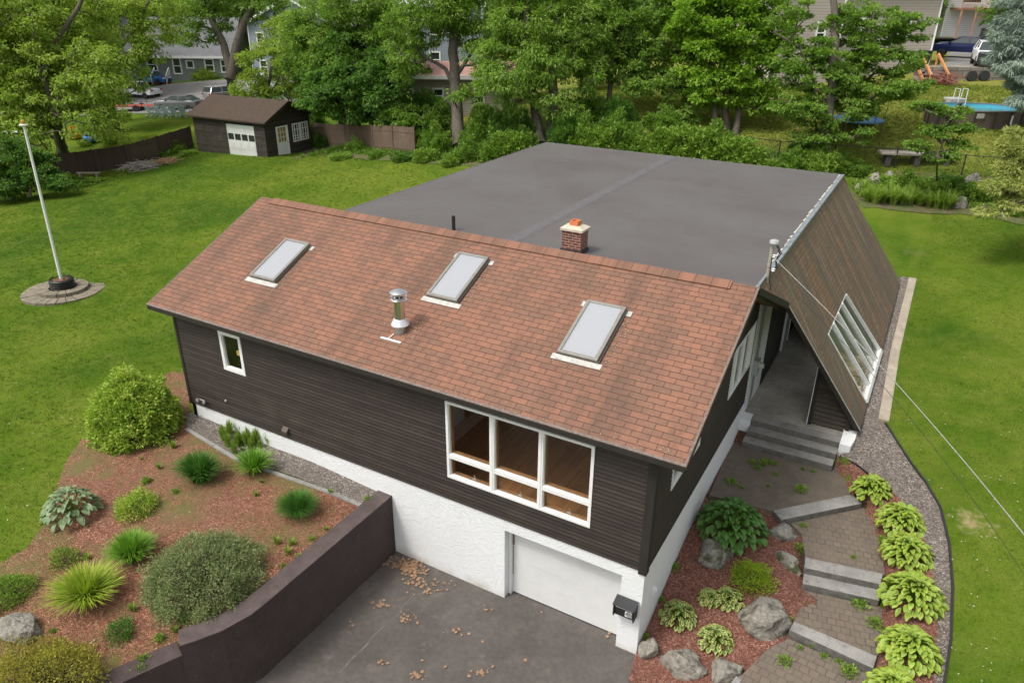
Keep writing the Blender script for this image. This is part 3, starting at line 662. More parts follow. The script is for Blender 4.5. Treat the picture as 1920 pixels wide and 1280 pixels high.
mb=MB();mb.box((-GX1,0,-.14),(-GX0,SLEN-.002,-.001),MBk);mb.build('roof_slope',G['roof'],house,uvf=lambda co,n:(co.x+20,(2*RY-EY-co.y)/c))
rc=MB();rr=random.Random(5);x=-14.75
while x<.05:
    x2=min(x+.42,.05);t=.012+rr.uniform(0,.006)
    M1=RM(0,RY-.26*c);rc.box((x,0,.002+t*.2),(x2,.275,.026+t),M1);x=x2
rc.build('ridge_cap',G['roof'],house,uvf=lambda co,n:(co.x*1.0+.2,.08))
# course lips along the eave, fascia and soffit
mb=MB();mb.box((GX0+.01,EY-.012,EZ-.145),(GX1-.01,EY+.02,EZ-.03));mb.box((GX0+.02,EY+.02,EZ-.145),(GX1-.02,-.0,EZ-.125));mb.build('fascia',G['sidingdark'],house)
mb=MB()
for gx in(GX0,GX1-.03):
    for sgn in(1,-1):
        mb=MB();M1=RM(0,EY) if sgn==1 else MBk
        a,b=(gx+.002,gx+.028) if sgn==1 else (-gx-.028,-gx-.002)
        mb.box((a,0.01,-.24),(b,SLEN-.01,-.141),M1);mb.build('rake_board',G['sidingdark'],house)
mb=MB();mb.box((GX0-.012,-.014,-.03),(GX1+.012,.05,.006),M0);mb.box((GX1-.03,.05,-.03),(GX1+.012,SLEN,.006),M0);mb.box((GX0-.012,.05,-.03),(GX0+.02,SLEN,.006),M0);mb.build('drip_edge',plain('worn_drip_edge',(.17,.13,.11),.7,0,14,.4),house)
# skylights
for i,(x0,x1,y0,y1,fl_) in enumerate([(-12.77,-11.83,1.36,2.86,0),(-7.07,-6.16,2.08,3.62,1),(-2.95,-1.985,1.38,2.94,1)]):
    M1=RM(x0,y0);w_=x1-x0;L=(y1-y0)/c
    mb=MB()
    for a,b,e_,f_ in rects(0,w_,0,L,[(.1,w_-.1,.1,L-.1)]):mb.box((a,e_,.0),(b,f_,.085),M1)
    k=mb.build('skylight',G['darkmetal'],house)
    mb=MB();f=.085
    mb.box((-.012,-.012,.05),(f*.8,L+.012,.125),M1);mb.box((w_-f*.8,-.012,.05),(w_+.012,L+.012,.125),M1);mb.box((f*.8,-.012,.05),(w_-f*.8,f*.6,.122),M1);mb.box((f*.8,L-f*.7,.05),(w_-f*.8,L+.012,.128),M1)
    mb.build('frame',G['framemetal'],k,bevel=.006)
    mb=MB();mb.box((f*.8,f*.6,.08),(w_-f*.8,L-f*.7,.102),M1);mb.build('pane',G['skyglass'],k)
    mb=MB();mb.box((w_+.014,-.02,.0),(w_+.05,L,.055),M1);mb.build('side_cladding',G['darkmetal'],k);mb=MB();mb.box((-.05,0,.0),(-.014,L,.035),M1);mb.build('side_cladding',G['darkmetal'],k)
    for A_,B_ in(((-.13,-.17,.004),(w_+.13,-.014,.014)),((-.14,L-.14,.004),(-.02,L+.02,.012)),((w_+.02,L-.16,.004),(w_+.17,L-.0,.012))):
        mb=MB();mb.box(A_,B_,M1);mb.build('flashing',G['lead'],k)
# metal flue
fx,fy=-7.1,.92;fz=EZ+SLM*(fy-EY)
mb=MB();mb.lathe([(.13,-.15),(.13,.22)],(fx,fy,fz),28);k=mb.build('flue_pipe',G['metal'],house,smooth=True)
mb=MB();mb.lathe([(.225,.17),(.232,.19),(.15,.34),(.14,.34)],(fx,fy,fz),28);mb.build('storm_collar',plain('bright_aluminium',(.75,.77,.78),.35,.5),k,smooth=True)
mb=MB();mb.lathe([(.138,.30),(.138,.86)],(fx,fy,fz),28);mb.build('stack',G['steel'],k,smooth=True)
mb=MB();mb.lathe([(.21,.84),(.215,.855),(.15,.9),(.15,.86)],(fx,fy,fz),28)
for q in range(8):
    a=q*math.pi/4;mb.box((-.012,-.004,0),(.012,.004,.11),Matrix.Translation((fx+.15*math.cos(a),fy+.15*math.sin(a),fz+.86))@Matrix.Rotation(a+math.pi/2,4,'Z'))
mb.lathe([(.15,.93),(.2,.925),(.2,.935),(.15,.94)],(fx,fy,fz),28);mb.build('cage',G['steel'],k,smooth=True)
mb=MB();mb.lathe([(.1,.86),(.1,.97)],(fx,fy,fz),16);mb.build('dark_core',G['black'],k)
mb=MB();mb.lathe([(.155,.965),(.16,1.0),(.22,1.02),(.222,1.035),(.17,1.07),(.08,1.1),(.01,1.11)],(fx,fy,fz),28);mb.build('rain_cap',G['steel'],k,smooth=True)
mb=MB();M1=RM(fx-.36,fy-.34);mb.box((0,-.02,.006),(.62,.03,.035),M1);mb.bar(M1@Vector((.22,.02,.03)),M1@Vector((.28,.2,.04)),.02,.015);mb.build('debris_guard',G['whitepvc'],house)
# chimney, stack
cc=pz(1088.5,477,7.24);bw,bd=.6,.45
mb=MB();mb.box((cc[0]-bw,cc[1],7.2),(cc[0],cc[1]+bd,7.86));ch=mb.build('chimney',G['brick'],house,uvf=lambda co,n:((co.y if abs(n.x)>.5 else co.x),co.z-7.24))
mb=MB();mb.box((cc[0]-bw-.03,cc[1]-.03,7.22),(cc[0]+.03,cc[1]+bd+.03,7.33));mb.build('base_flashing',plain('tarred_flashing',(.03,.032,.035),.6,0,20,.4),ch)
a,b=cc[0]-bw-.05,cc[0]+.05;e,f=cc[1]-.05,cc[1]+bd+.05
mb=MB();mb.prism([(a,e),(b,e),(b,f),(a,f)],7.862,7.93);n=len(mb.v)
mb.v+=[(a,e,7.932),(b,e,7.932),(b,f,7.932),(a,f,7.932),(a+.15,e+.1,8.0),(b-.15,e+.1,8.0),(b-.15,f-.1,8.0),(a+.15,f-.1,8.0)]
for q in((0,1,5,4),(1,2,6,5),(2,3,7,6),(3,0,4,7),(4,5,6,7)):mb.f.append(tuple(n+i for i in q))
mb.build('chimney_cap',G['capstone'],ch,bevel=.008)
fxc,fyc=cc[0]-bw/2,cc[1]+bd/2
mb=MB();q=.125
for A,B in(((-q,-q),(q,-q+.035)),((-q,q-.035),(q,q)),((-q,-q+.035),(-q+.035,q-.035)),((q-.035,-q+.035),(q,q-.035))):mb.box((fxc+A[0],fyc+A[1],7.99),(fxc+B[0],fyc+B[1],8.13))
mb.build('clay_flue',G['orange'],ch)
vp=px_y(851,440,6.1)
mb=MB();mb.tube([(vp[0],vp[1],7.2),(vp[0],vp[1],7.68)],.055,14);mb.build('vent_pipe',G['black'],house,smooth=True)
# flat membrane roof
XL,XR,Y2=-13.36,.358,20.831;HF=7.236
mb=MB();mb.box((XL,4.9,HF-.2),(XR-.02,Y2,HF));mb.build('flat_roof',G['membrane'],house)
mb=MB();mb.box((-7.1,5.6,HF+.001),(-6.62,Y2-.01,HF+.006));mb.box((-7.04,5.6,HF+.006),(-6.7,Y2-.01,HF+.011));mb.build('roof_seam',G['seam'],house)
mb=MB();mb.box((XR-.02,7.2,HF-.1),(XR+.05,Y2+.03,HF+.025));mb.box((XR-.1,7.3,HF+.0),(XR-.021,Y2,HF+.008));mb.build('edge_flashing',G['bluemetal'],house)
ps_=plain('pale_sealant',(.5,.5,.43),.8,0,15,.2);rr=random.Random(11);y=8.0
while y<Y2-.3:
    L=rr.uniform(.15,.6);wd=rr.uniform(.02,.07);mb=MB();mb.prism([(XR-.1-wd,y),(XR-.095,y-.05),(XR-.095,y+L),(XR-.1-wd*.6,y+L*.9)],HF+.006,HF+.02);y+=L+rr.uniform(.0,.35);mb.build('peeling_sealant',ps_,house)
mb=MB();mb.box((XL-.03,5.0,HF-.22),(XL+.0,Y2+.03,HF+.012));mb.box((XL,Y2,HF-.22),(XR-.02,Y2+.03,HF+.012));mb.build('edge_trim',plain('grey_edge_trim',(.2,.18,.18),.6,0,4,.2),house)
# upstand where the membrane meets the gable
mb=MB();mb.quad((XR,5.62,HF),(XR,7.28,HF),(XR,7.28,EZ+SLM*(2*RY-EY-7.28-EY)+.0))
mb.build('upstand',G['slope'],house,uvf=lambda co,n:(co.y,co.z))
mb=MB();mb.bar((XR-.0,5.5,HF+.03),(XR,7.25,HF+.03),.07,.05);mb.build('upstand_flashing',G['bluemetal'],house)
mb=MB();n=0
TA,TBq,TC,TD=(.665,4.40,7.80),(.35,5.55,7.255),(.35,7.30,7.23),(.93,7.55,6.38)
mb.quad(TA,TD,TC,TBq);o=mb.build('cricket',G['slope'],house,uvf=lambda co,n:(co.y,(7.24-co.z)*1.25));md=o.modifiers.new('s','SOLIDIFY');md.thickness=.05
mb=MB();mb.bar((.68,4.4,7.70),(.95,7.5,6.29),.03,.16);mb.build('rake_board',G['sidingdark'],house)
# left and rear shell of the wing (steep shingle slopes)
TF,TB,BB,BF=[np.array(q,float) for q in((.358,7.28,7.2),(.33,20.75,7.22),(3.35,21.55,2.92),(3.33,9.12,2.24))]
mb=MB();mb.quad((XL,8.8,HF-.02),(XL,Y2,HF-.02),(XL-3,Y2,2.6),(XL-3,8.8,2.6));mb.quad((XL,Y2,HF-.02),(XR,Y2,HF-.02),(BB[0],BB[1],2.6),(XL-3,BB[1],2.6));mb.quad((XL,8.8,HF-.02),(XL-3,8.8,2.0),(XL,8.8,2.0))
mb.build('rear_slope',G['slope'],house,uvf=lambda co,n:(co.x+co.y,co.z))
def S(s_,t):return (TF*(1-s_)+TB*s_)*(1-t)+(BF*(1-s_)+BB*s_)*t
def Sinv(u,v):
    s_,t=.5,.5
    def pr(P):
        d=P-CAM;return np.array([960+FPX*(d@CR)/(d@CF),640-FPX*(d@CU)/(d@CF)])
    for _ in range(40):
        f0=pr(S(s_,t))-(u,v);J=np.array([(pr(S(s_+1e-4,t))-(u,v)-f0)/1e-4,(pr(S(s_,t+1e-4))-(u,v)-f0)/1e-4]).T
        d=np.linalg.solve(J,-f0);s_+=d[0];t+=d[1]
    return s_,t
WH=[Sinv(1553,627),Sinv(1586,552),Sinv(1651,657),Sinv(1623,752)]
O_=[(0,0),(1,0),(1,1),(0,1)];V_=[];F_=[]
N=10
def ringquad(a,b,c_,d):   # a-b outer, d-c inner, subdivided along
    for i in range(N):
        f0,f1=i/N,(i+1)/N;L=lambda p,q,f:(p[0]+(q[0]-p[0])*f,p[1]+(q[1]-p[1])*f)
        for j in range(3):
            g0,g1=j/3,(j+1)/3
            P4=[L(L(a,b,f0),L(d,c_,f0),g0),L(L(a,b,f1),L(d,c_,f1),g0),L(L(a,b,f1),L(d,c_,f1),g1),L(L(a,b,f0),L(d,c_,f0),g1)]
            k=len(V_);V_.extend(P4);F_.append((k+3,k+2,k+1,k))
for i in range(4):
    j=(i+1)%4;ringquad(O_[i],O_[j],WH[j],WH[i])
mb=MB();mb.v=[tuple(float(x) for x in S(*p)) for p in V_];mb.f=F_
sn=np.cross(TB-TF,BF-TF);sn/=np.linalg.norm(sn)
if sn[0]<0:sn=-sn
SL_L=np.linalg.norm(BF-TF)
o=mb.build('shingle_slope',G['slope'],house,uvf=lambda co,n:(co.y*1.0,(7.24-co.z)*1.25))
bm=bmesh.new();bm.from_mesh(o.data);bmesh.ops.remove_doubles(bm,verts=bm.verts,dist=.002);bmesh.ops.recalc_face_normals(bm,faces=bm.faces)
if sum(f.normal.dot(Vector(sn)) for f in bm.faces)<0:bmesh.ops.reverse_faces(bm,faces=bm.faces)
bm.to_mesh(o.data);bm.free()
md=o.modifiers.new('s','SOLIDIFY');md.thickness=.11;md.offset=-1
mb=MB();a=S(0,0)-sn*.06;b=S(0,1)-sn*.06;mb.bar(a+(0,-.02,0),b+(0,-.02,0),.02,.12,tuple(sn));mb.build('barge_board',G['sidingdark'],house)
mb=MB();mb.bar(S(0,.12)+sn*.01+(0,-.01,0),S(0,1)+sn*.01+(0,-.01,0),.03,.018,tuple(sn));mb.build('barge_drip_edge',G['lead'],house)
# slope window
def SWp(a,b,off=0):  # a along, b down inside the opening
    p=[WH[0][k]*(1-a)*(1-b)+WH[1][k]*a*(1-b)+WH[2][k]*a*b+WH[3][k]*(1-a)*b for k in(0,1)]
    return S(*p)+sn*off
g=MB();g.quad(SWp(0,0,-.06),SWp(1,0,-.06),SWp(1,1,-.06),SWp(0,1,-.06));fr=MB()
fr.bar(SWp(1,0,-.02),SWp(1,1.02,-.02),.06,.11,tuple(sn));fr.bar(SWp(0,0,-.03),SWp(0,1.02,-.03),.06,.1,tuple(sn));fr.bar(SWp(0,1,-.02),SWp(1,1,-.02),.13,.16,tuple(sn));fr.bar(SWp(0,0,-.05),SWp(1,0,-.05),.05,.1,tuple(sn))
for a in(.27,.52,.77):fr.bar(SWp(a,.0,-.04),SWp(a,.98,-.04),.13,.12,tuple(sn))
wo=fr.build('slope_window',plain('aged_white_paint',(.7,.71,.68),.6,0,6,.12),house);g.build('glass',G['glass'],wo)
mb=MB()
for a in(.27,.52,.77):mb.bar(SWp(a+.022,.0,.026),SWp(a+.022,.99,.026),.035,.012,tuple(sn))
mb.build('mullion_cap',G['darkmetal'],wo)
XSL=lambda z,y:(lambda t,s_:(S(s_,t)[0]))((7.2-z)/(7.2-2.24-.05*(y-9)),(y-7.3-1.8*(7.2-z)/5)/13)-.22
def under(y,x0,z0,z1,th=.1):
    return MB().prism([(x0,z0),(XSL(z0,y),z0),(XSL(z1,y),z1),(x0,z1)],-y-th,-y,Matrix(((1,0,0,0),(0,0,-1,0),(0,1,0,0),(0,0,0,1))))
under(14.4,1.5,1.95,4.6).build('interior_wall',plain('pale_interior',(.5,.52,.47),.9),house)
# porch
PY=8.98
mb=MB();mb.box((.0,PY,1.0),(2.88,17.6,1.95));mb.box((2.88,9.15,1.0),(3.22,17.6,1.949));mb.build('porch_floor',G['porch'],house)
mb=MB();mb.box((.003,8.5,1.0),(.3,PY-.002,1.945));mb.build('porch_foundation',G['stucco'],house)
mb=MB();mb.prism([(2.9,8.45),(3.2,8.45),(3.27,8.9),(3.27,21.2),(2.9,21.2)],[1.0]*5,[2.0,2.0,2.04,2.75,2.75]);mb.box((2.9,8.95,1.9),(3.02,9.1,2.02));mb.build('porch_foundation',G['stucco'],house)
mb=MB();mb.box((-.25,8.622,1.955),(.012,10.98,6.1));mb.build('stucco_pier',G['stucco'],house)
PWf=wallframe((.0,0,0),(0,1,0),(1,0,0))
clap('porch_siding',PWf,10.98,17.6,1.95,7.1,[],G['sidingdark'],house,e=.14)
mb=MB();mb.box((-.2,10.98,1.95),(-.0,17.6,7.15));mb.build('porch_wall',G['sidingdark'],house)
under(17.5,0,1.95,6.8).build('porch_wall',G['sidingdark'],house)
mb=MB();mb.box((.03,14.2,1.96),(.07,15.15,4.05));k=mb.build('porch_door',plain('grey_door',(.3,.3,.29),.6,0,3,.1),house)
mb=MB();mb.box((.03,14.08,1.96),(.1,14.198,4.15));mb.box((.03,15.152,1.96),(.1,15.27,4.15));mb.build('door_frame',G['whitepvc'],k)
# louvred screen under the slope
sc0=np.array([1.87,9.3]);mb=MB()
def xs(z):  # x of slope underside at height z near y 9.3
    t=(TF[2]-z)/(TF[2]-BF[2]);return TF[0]+(BF[0]-TF[0])*t-.24
z=2.02
while z<4.3:
    xr=min(xs(z+.05),2.95)
    if xr>1.98:
        mb.quad((1.93,9.26,z),(xr,9.26,z),(xr,9.33,z+.15),(1.93,9.33,z+.15));mb.quad((1.93,9.26,z-.02),(xr,9.26,z-.02),(xr,9.26,z),(1.93,9.26,z))
    z+=.155
k=mb.build('louvred_screen',G['sidinggreen'],house)
mb=MB();mb.box((1.86,9.2,1.955),(1.96,9.36,4.3));mb.box((2.93,9.22,1.955),(3.04,9.36,2.5));mb.build('screen_post',G['sidingdark'],k)
mb=MB();mb.box((1.84,9.19,1.955),(1.858,9.37,4.2));mb.build('white_edge_strip',G['whitepvc'],k)
mb=MB();mb.quad((1.93,9.34,1.96),(xs(1.96),9.34,1.96),(xs(4.3),9.34,4.3),(1.93,9.34,4.3));mb.build('screen_backing',G['sidingdark'],k)
# small wall fittings
mb=MB();q=px_y(384,747,0);mb.tube([(q[0]-.1,-.1,q[2]),(q[0]+.12,-.1,q[2]+.0)],.02,8);mb.lathe([(.03,0),(.06,.05),(.06,.07),(.03,.07)],(q[0]-.12,-.12,q[2]),12,Matrix(((1,0,0),(0,0,-1),(0,1,0))));mb.lathe([(.03,0),(.055,.05),(.05,.06)],(q[0]+.12,-.1,q[2]-.03),12,Matrix(((1,0,0),(0,0,-1),(0,1,0))));mb.build('floodlight',plain('grey_fitting',(.3,.3,.28),.5),house,smooth=True)
q=px_y(538,805,0);mb=MB();mb.prism([(q[0]-.1,-.12),(q[0]+.1,-.12),(q[0]+.1,-.02),(q[0]-.1,-.02)],[q[2]-.07,q[2]-.07,q[2]-.06,q[2]-.06],[q[2],q[2],q[2]+.1,q[2]+.1]);mb.build('dryer_vent',plain('brown_vent_hood',(.09,.065,.05),.6),house)
q=px_y(425,750,0);mb=MB();mb.lathe([(.035,0),(.03,.03),(.01,.035)],(q[0],-.025,q[2]),12,Matrix(((1,0,0),(0,0,-1),(0,1,0))));mb.build('round_cap',G['lead'],house)
q=px_x(1223,1104,0);mb=MB();mb.box((0.005,q[1]-.06,q[2]-.12),(.07,q[1]+.06,q[2]+.08));mb.box((.07,q[1]-.04,q[2]-.02),(.12,q[1]+.04,q[2]+.06));mb.build('outdoor_socket',G['whitepvc'],house,bevel=.006)
# mailbox
t=thing('mailbox','black wall mailbox with the number 48 on white tiles beside the garage door','mailbox',(-.32,-.02,1.2))
mb=MB();mb.prism([(-.22,-.2),(.22,-.2),(.22,-.0),(-.22,-.0)],.0,[.3,.3,.38,.38]);mb.build('box',G['black'],t,bevel=.006)
mb=MB();mb.prism([(-.26,-.27),(.26,-.27),(.26,0),(-.26,0)],[.31,.31,.385,.385],[.325,.325,.40,.40]);mb.build('lid',plain('satin_black_lid',(.035,.035,.038),.45),t)
for x_ in(-.25,.225):mb=MB();mb.box((x_,-.24,-.03),(x_+.025,-.0,.31));mb.build('side_panel',G['black'],t)
mb=MB();mb.box((-.2,-.212,.235),(.2,-.202,.275));mb.build('slot_trim',G['whitepvc'],t)
mb=MB();mb.box((.03,-.21,.05),(.105,-.203,.2));mb.box((.115,-.21,.05),(.19,-.203,.2));pl=mb.build('number_plate',G['whitepvc'],t)
mb=MB();Y=-.213
def seg(x0,z0,x1,z1,w=.014):mb.bar((x0,Y,z0),(x1,Y,z1),w,.004,(0,-1,0))
seg(.088,.065,.088,.185);seg(.092,.11,.045,.11);seg(.045,.11,.086,.182)
for z in(.07,.125,.18):seg(.132,z,.173,z)
for x_ in(.132,.173):seg(x_,.07,x_,.18)
mb.build('numerals',G['black'],pl)
# electric meter with conduit
q=px_x(1412,693,.03)
t=thing('electric_meter','grey electric meter box with a round glass meter on the stucco pier by the porch','electric meter',(.012,9.35,3.6))
E_=(.012,9.35,3.6)
q0=px_x(1407.5,705,.012);q1=px_x(1417,680,.012)
ya,yb=sorted((q0[1],q1[1]));za,zb=sorted((q0[2],q1[2]));ya,yb=(ya+yb)/2-.17,(ya+yb)/2+.17;zb=max(zb,za+.5)
t.location=(.012,(ya+yb)/2,za);yc=(ya+yb)/2
mb=MB();mb.box((0,-.17,0),(.16,.17,zb-za));mb.build('meter_box',plain('grey_enamel',(.42,.43,.42),.45,.3,6,.1),t,bevel=.01)
mb=MB();mb.lathe([(.1,0),(.1,.08),(.075,.14),(.02,.15)],(.16,.02,(zb-za)*.6),20,Matrix(((0,0,1),(1,0,0),(0,1,0))));mb.build('meter_dial',plain('meter_glass',(.5,.52,.5),.12),t,smooth=True)
mb=MB();mb.box((.161,-.14,(zb-za)*.6),(.165,-.05,(zb-za)*.9));mb.build('yellow_sticker',plain('yellow_sticker',(.75,.55,.05),.6),t)
mb=MB();mb.tube([(.06,-.05,zb-za),(.06,-.05,6.0-za)],.035,10);mb.tube([(.06,.05,0),(.06,.05,-.6),(.05,-.0,-1.0),(.05,.05,-1.6)],.022,8);mb.tube([(.05,-.1,0),(.06,-.14,-.5),(.05,-.07,-.9),(.05,-.02,-1.5)],.014,8);mb.build('conduit',plain('grey_conduit',(.22,.22,.21),.6),t,smooth=True)
# service mast
mpos=np.array([.41,6.75,6.95]);top=pd(1449,468,1);r=ray(1450,462);tt=((mpos[1]-CAM[1])/r[1]);mt=CAM+r*tt
mt=np.array([mpos[0]+.0,mpos[1],mt[2]])
t=thing('service_mast','weathered grey electric service mast with a weatherhead rising where the two roofs meet','service mast',tuple(mpos))
D_=mt-mpos;Ht=D_[2]
mb=MB();mb.tube([(0,0,0),(0,0,Ht)],.05,12);mb.build('pipe',concrete('mossy_pipe',(.33,.31,.24),.25,6,(.25,.13,.08)),t,smooth=True)
mb=MB();mb.lathe([(.05,Ht-.02),(.09,Ht+.02),(.13,Ht+.1),(.11,Ht+.16),(.03,Ht+.19)],(.03,0,0),16);mb.build('weatherhead',plain('cast_grey_metal',(.45,.45,.45),.5,.3),t,smooth=True)
mb=MB()
for k in range(3):
    a=(k-1)*.05;mb.tube([(.1,a,Ht+.05),(.2+abs(a),a-.05,Ht-.15),(.14,a,Ht-.35),(.2,a-.1,Ht-.55)],.012,6)
mb.tube([(.04,-.05,Ht-.3),(.06,-.06,.3),(.2,-.1,-.2)],.012,6);mb.build('drop_loop',G['black'],t,smooth=True)
for c_ in((.08,0,Ht-.3),(.12,-.05,Ht-.65)):mb=MB();mb.lathe([(.02,0),(.05,.03),(.02,.05),(.05,.08),(.01,.1)],c_,12);mb.build('insulator',G['white'],t,smooth=True)
rc_=plain('rusty_clamp',(.25,.09,.05),.8)
for pr_,c_ in(([(.07,0),(.07,.05),(.09,.05)],(0,0,.02)),([(.053,0),(.055,.02)],(0,0,Ht*.5))):mb=MB();mb.lathe(pr_,c_,12);mb.build('clamp',rc_,t)
att=mt+np.array([.1,-.03,-.3])
def cable(name,pts,r,mat,label):
    # smooth catenary-like curve through the points
    P=[np.array(p) for p in pts];out=[]
    for i in range(41):
        f=i/40;a=P[0]*(1-f)**2+P[1]*2*f*(1-f)+P[2]*f*f;out.append(a)
    mb=MB();mb.tube(out,r,6);o=mb.build(name,mat,None,smooth=True);return tag(o,label,'cable')
def ctrl(A,Mi,B,f=.45):return (Mi-A*(1-f)**2-B*f*f)/(2*f*(1-f))
B1=pd(2150,1300,7.2);M1=pd(1688,727,14.2);cable('power_cable',[att,ctrl(att,M1,B1,.47),B1],.009,plain('twisted_aluminium_cable',(.36,.36,.34),.5,.3,30,.5),'thick twisted power cable sagging from the service mast over the right lawn')
B2=pd(2150,1480,8.2);M2=pd(1720,800,14.6);a2=att+(0,-.05,-.35);cable('phone_cable',[a2,ctrl(a2,M2,B2,.45),B2],.005,G['black'],'thin black telephone wire running just below the power cable over the lawn')
def logs():
    rg=random.Random(4);lm=wood_mat('split_birch',(.3,.22,.14),(.62,.52,.38),(3,14,14),.85);em=plain('cut_log_end',(.5,.37,.22),.85,0,18,.3);src=[]
    y=9.75
    while y<13.4:
        for k in range(5):
            z=2.03+k*.16;x1=min(XSL(z,y)-.12,3.05);x0=x1-rg.uniform(.75,.95)
            r=rg.uniform(.065,.09);p=[(0,-r),(r*1.1,-.2*r),(.5*r,r),(-.7*r,r*.8),(-r,-.1*r)]
            mb=MB();mb.prism(p,-.45,.45,Matrix(((0,0,1,0),(1,0,0,0),(0,1,0,0),(0,0,0,1))));o=mb.build('firewood_log',lm)
            o.location=((x0+x1)/2,y+rg.uniform(-.03,.03),z);o.rotation_euler=(rg.uniform(0,6),rg.uniform(-.06,.06),rg.uniform(-.12,.12))
            tag(o,'split birch log in the firewood stack behind the slanted window','log','stacked firewood logs')
        y+=.19
logs()
# ---------------------------------------------------------------- steps, slabs, retaining wall
t=thing('porch_steps','three grey granite porch steps leading up to the dark porch','steps',(0,0,0))
for i,(y0,zt,xa,xb) in enumerate([(7.87,1.55,.27,2.87),(8.24,1.75,.3,2.89),(8.61,1.945,.31,2.895)]):
    mb=MB();mb.box((xa,y0,zt-.22),(xb,y0+(.365 if i==2 else .42),zt));o=riserface(mb.build('step',G['granite'],t,bevel=.012))
def slab(pts,z,thick,label):
    P=[pz(u,v,z) for u,v in pts];mb=MB();mb.prism([p[:2] for p in P],z-thick,z);o=riserface(mb.build('granite_slab',G['granite'],None,bevel=.015))
    return tag(o,label,'stone slab','granite risers on the garden path')
slab([(1465.4,974),(1617,943),(1597,926),(1449,956)],1.36,.3,'granite slab riser at the edge of the brown patio, beside the topmost lime hosta')
slab([(1508,1063.4),(1652,1094.6),(1655.7,1074.9),(1509.7,1043.7)],1.185,.185,'upper slab of the pair of granite steps halfway along the cobbled path')
slab([(1504.8,1093),(1649,1125),(1652,1094.6),(1508,1063.4)],1.0,.3,'lower slab of the pair of granite steps halfway along the cobbled path')
slab([(1480.2,1179.9),(1637.7,1252),(1645,1229),(1488.4,1163.5)],.825,.35,'diagonal granite slab riser beside the largest lichened boulder')
slab([(1350,1330),(1392,1272),(1380,1266),(1338,1320)],.66,.4,'narrow granite kerb slab at the bottom edge of the cobbled path')
WT=1.87
def rw(pts,z,w=.45):
    a=[];b=[]
    for i,p in enumerate(pts):
        d=np.array(pts[min(i+1,len(pts)-1)])-np.array(pts[max(i-1,0)]);d=d/np.linalg.norm(d);nn=np.array([d[1],-d[0]]);p=np.array(p);a.append(p);b.append(p+nn*w)
    return a,b
t=thing('retaining_wall','brown painted concrete retaining wall curving between the driveway and the mulch bed','wall',(-7,0,0))
pts=[(0,-.002),(0,-2.4),(0,-4.4),(-.02,-4.8),(-.2,-5.4),(-.45,-5.85),(-.62,-6.1)]
a,b=rw(pts,WT)
mb=MB()
for i in range(len(pts)-1):mb.prism([a[i],b[i],b[i+1],a[i+1]],-.2,WT-.03)
mb.build('wall_face',G['brownwall'],t)
mb=MB()
for i in range(len(pts)-1):
    g=lambda p,q,f:p+(q-p)*f
    mb.prism([g(b[i],a[i],1.015),g(a[i],b[i],1.015),g(a[i+1],b[i+1],1.015),g(b[i+1],a[i+1],1.015)],WT-.03,WT)
mb.build('coping',concrete('worn_brown_coping',(.085,.062,.058),.3,2.5,(.12,.1,.095),.2),t)
pts=[(-.62,-6.1),(-.85,-6.6),(-1.15,-7.3),(-1.7,-8.4),(-2.4,-9.8),(-3.6,-12)]
a,b=rw(pts,WT);mb=MB()
for i in range(len(pts)-1):mb.prism([a[i],b[i],b[i+1],a[i+1]],-.2,1.6)
mb.build('wall_face',G['brownwall'],t)
#@@VEG
# ---------------------------------------------------------------- vegetation generators
from mathutils import noise as mnoise
def unit(a):return a/np.maximum(np.linalg.norm(a,axis=-1,keepdims=True),1e-9)
def leafquads(P,A,N,L,Wd,fold=.25):
    """diamond leaves: P base point, A axis, N normal (n,3), L, Wd (n,)"""
    A=unit(A);Sd=unit(np.cross(N,A));N=np.cross(A,Sd);L=L[:,None];Wd=Wd[:,None]
    V=np.stack([P,P+A*L*.45+Sd*Wd*.5+N*Wd*fold,P+A*L,P+A*L*.45-Sd*Wd*.5+N*Wd*fold],1).reshape(-1,3)
    return V,np.arange(len(V)).reshape(-1,4)
def spray(C,cr,per,L,Wd,rg,flat=.55,droop=.35,out=None,upn=1.0):
    n=len(C);cr=np.broadcast_to(cr,(n,));idx=np.repeat(np.arange(n),per)
    d=rg.normal(0,1,(n*per,3));d=unit(d)*(rg.random((n*per,1))**.45);d[:,2]*=flat
    P=C[idx]+d*cr[idx][:,None]
    A=unit(d)+rg.normal(0,.55,d.shape)
    if out is not None:A+=out[idx]*.5
    A[:,2]-=droop
    N=rg.normal(0,.55,d.shape);N[:,2]+=upn
    l=L*rg.uniform(.65,1.3,len(P));w=Wd*rg.uniform(.7,1.25,len(P))
    V,F=leafquads(P,A,N,l,w)
    tint=np.clip(np.repeat(rg.random(n)*.45,per)+rg.random(len(P))*.55,0,1)
    return V,F,tint
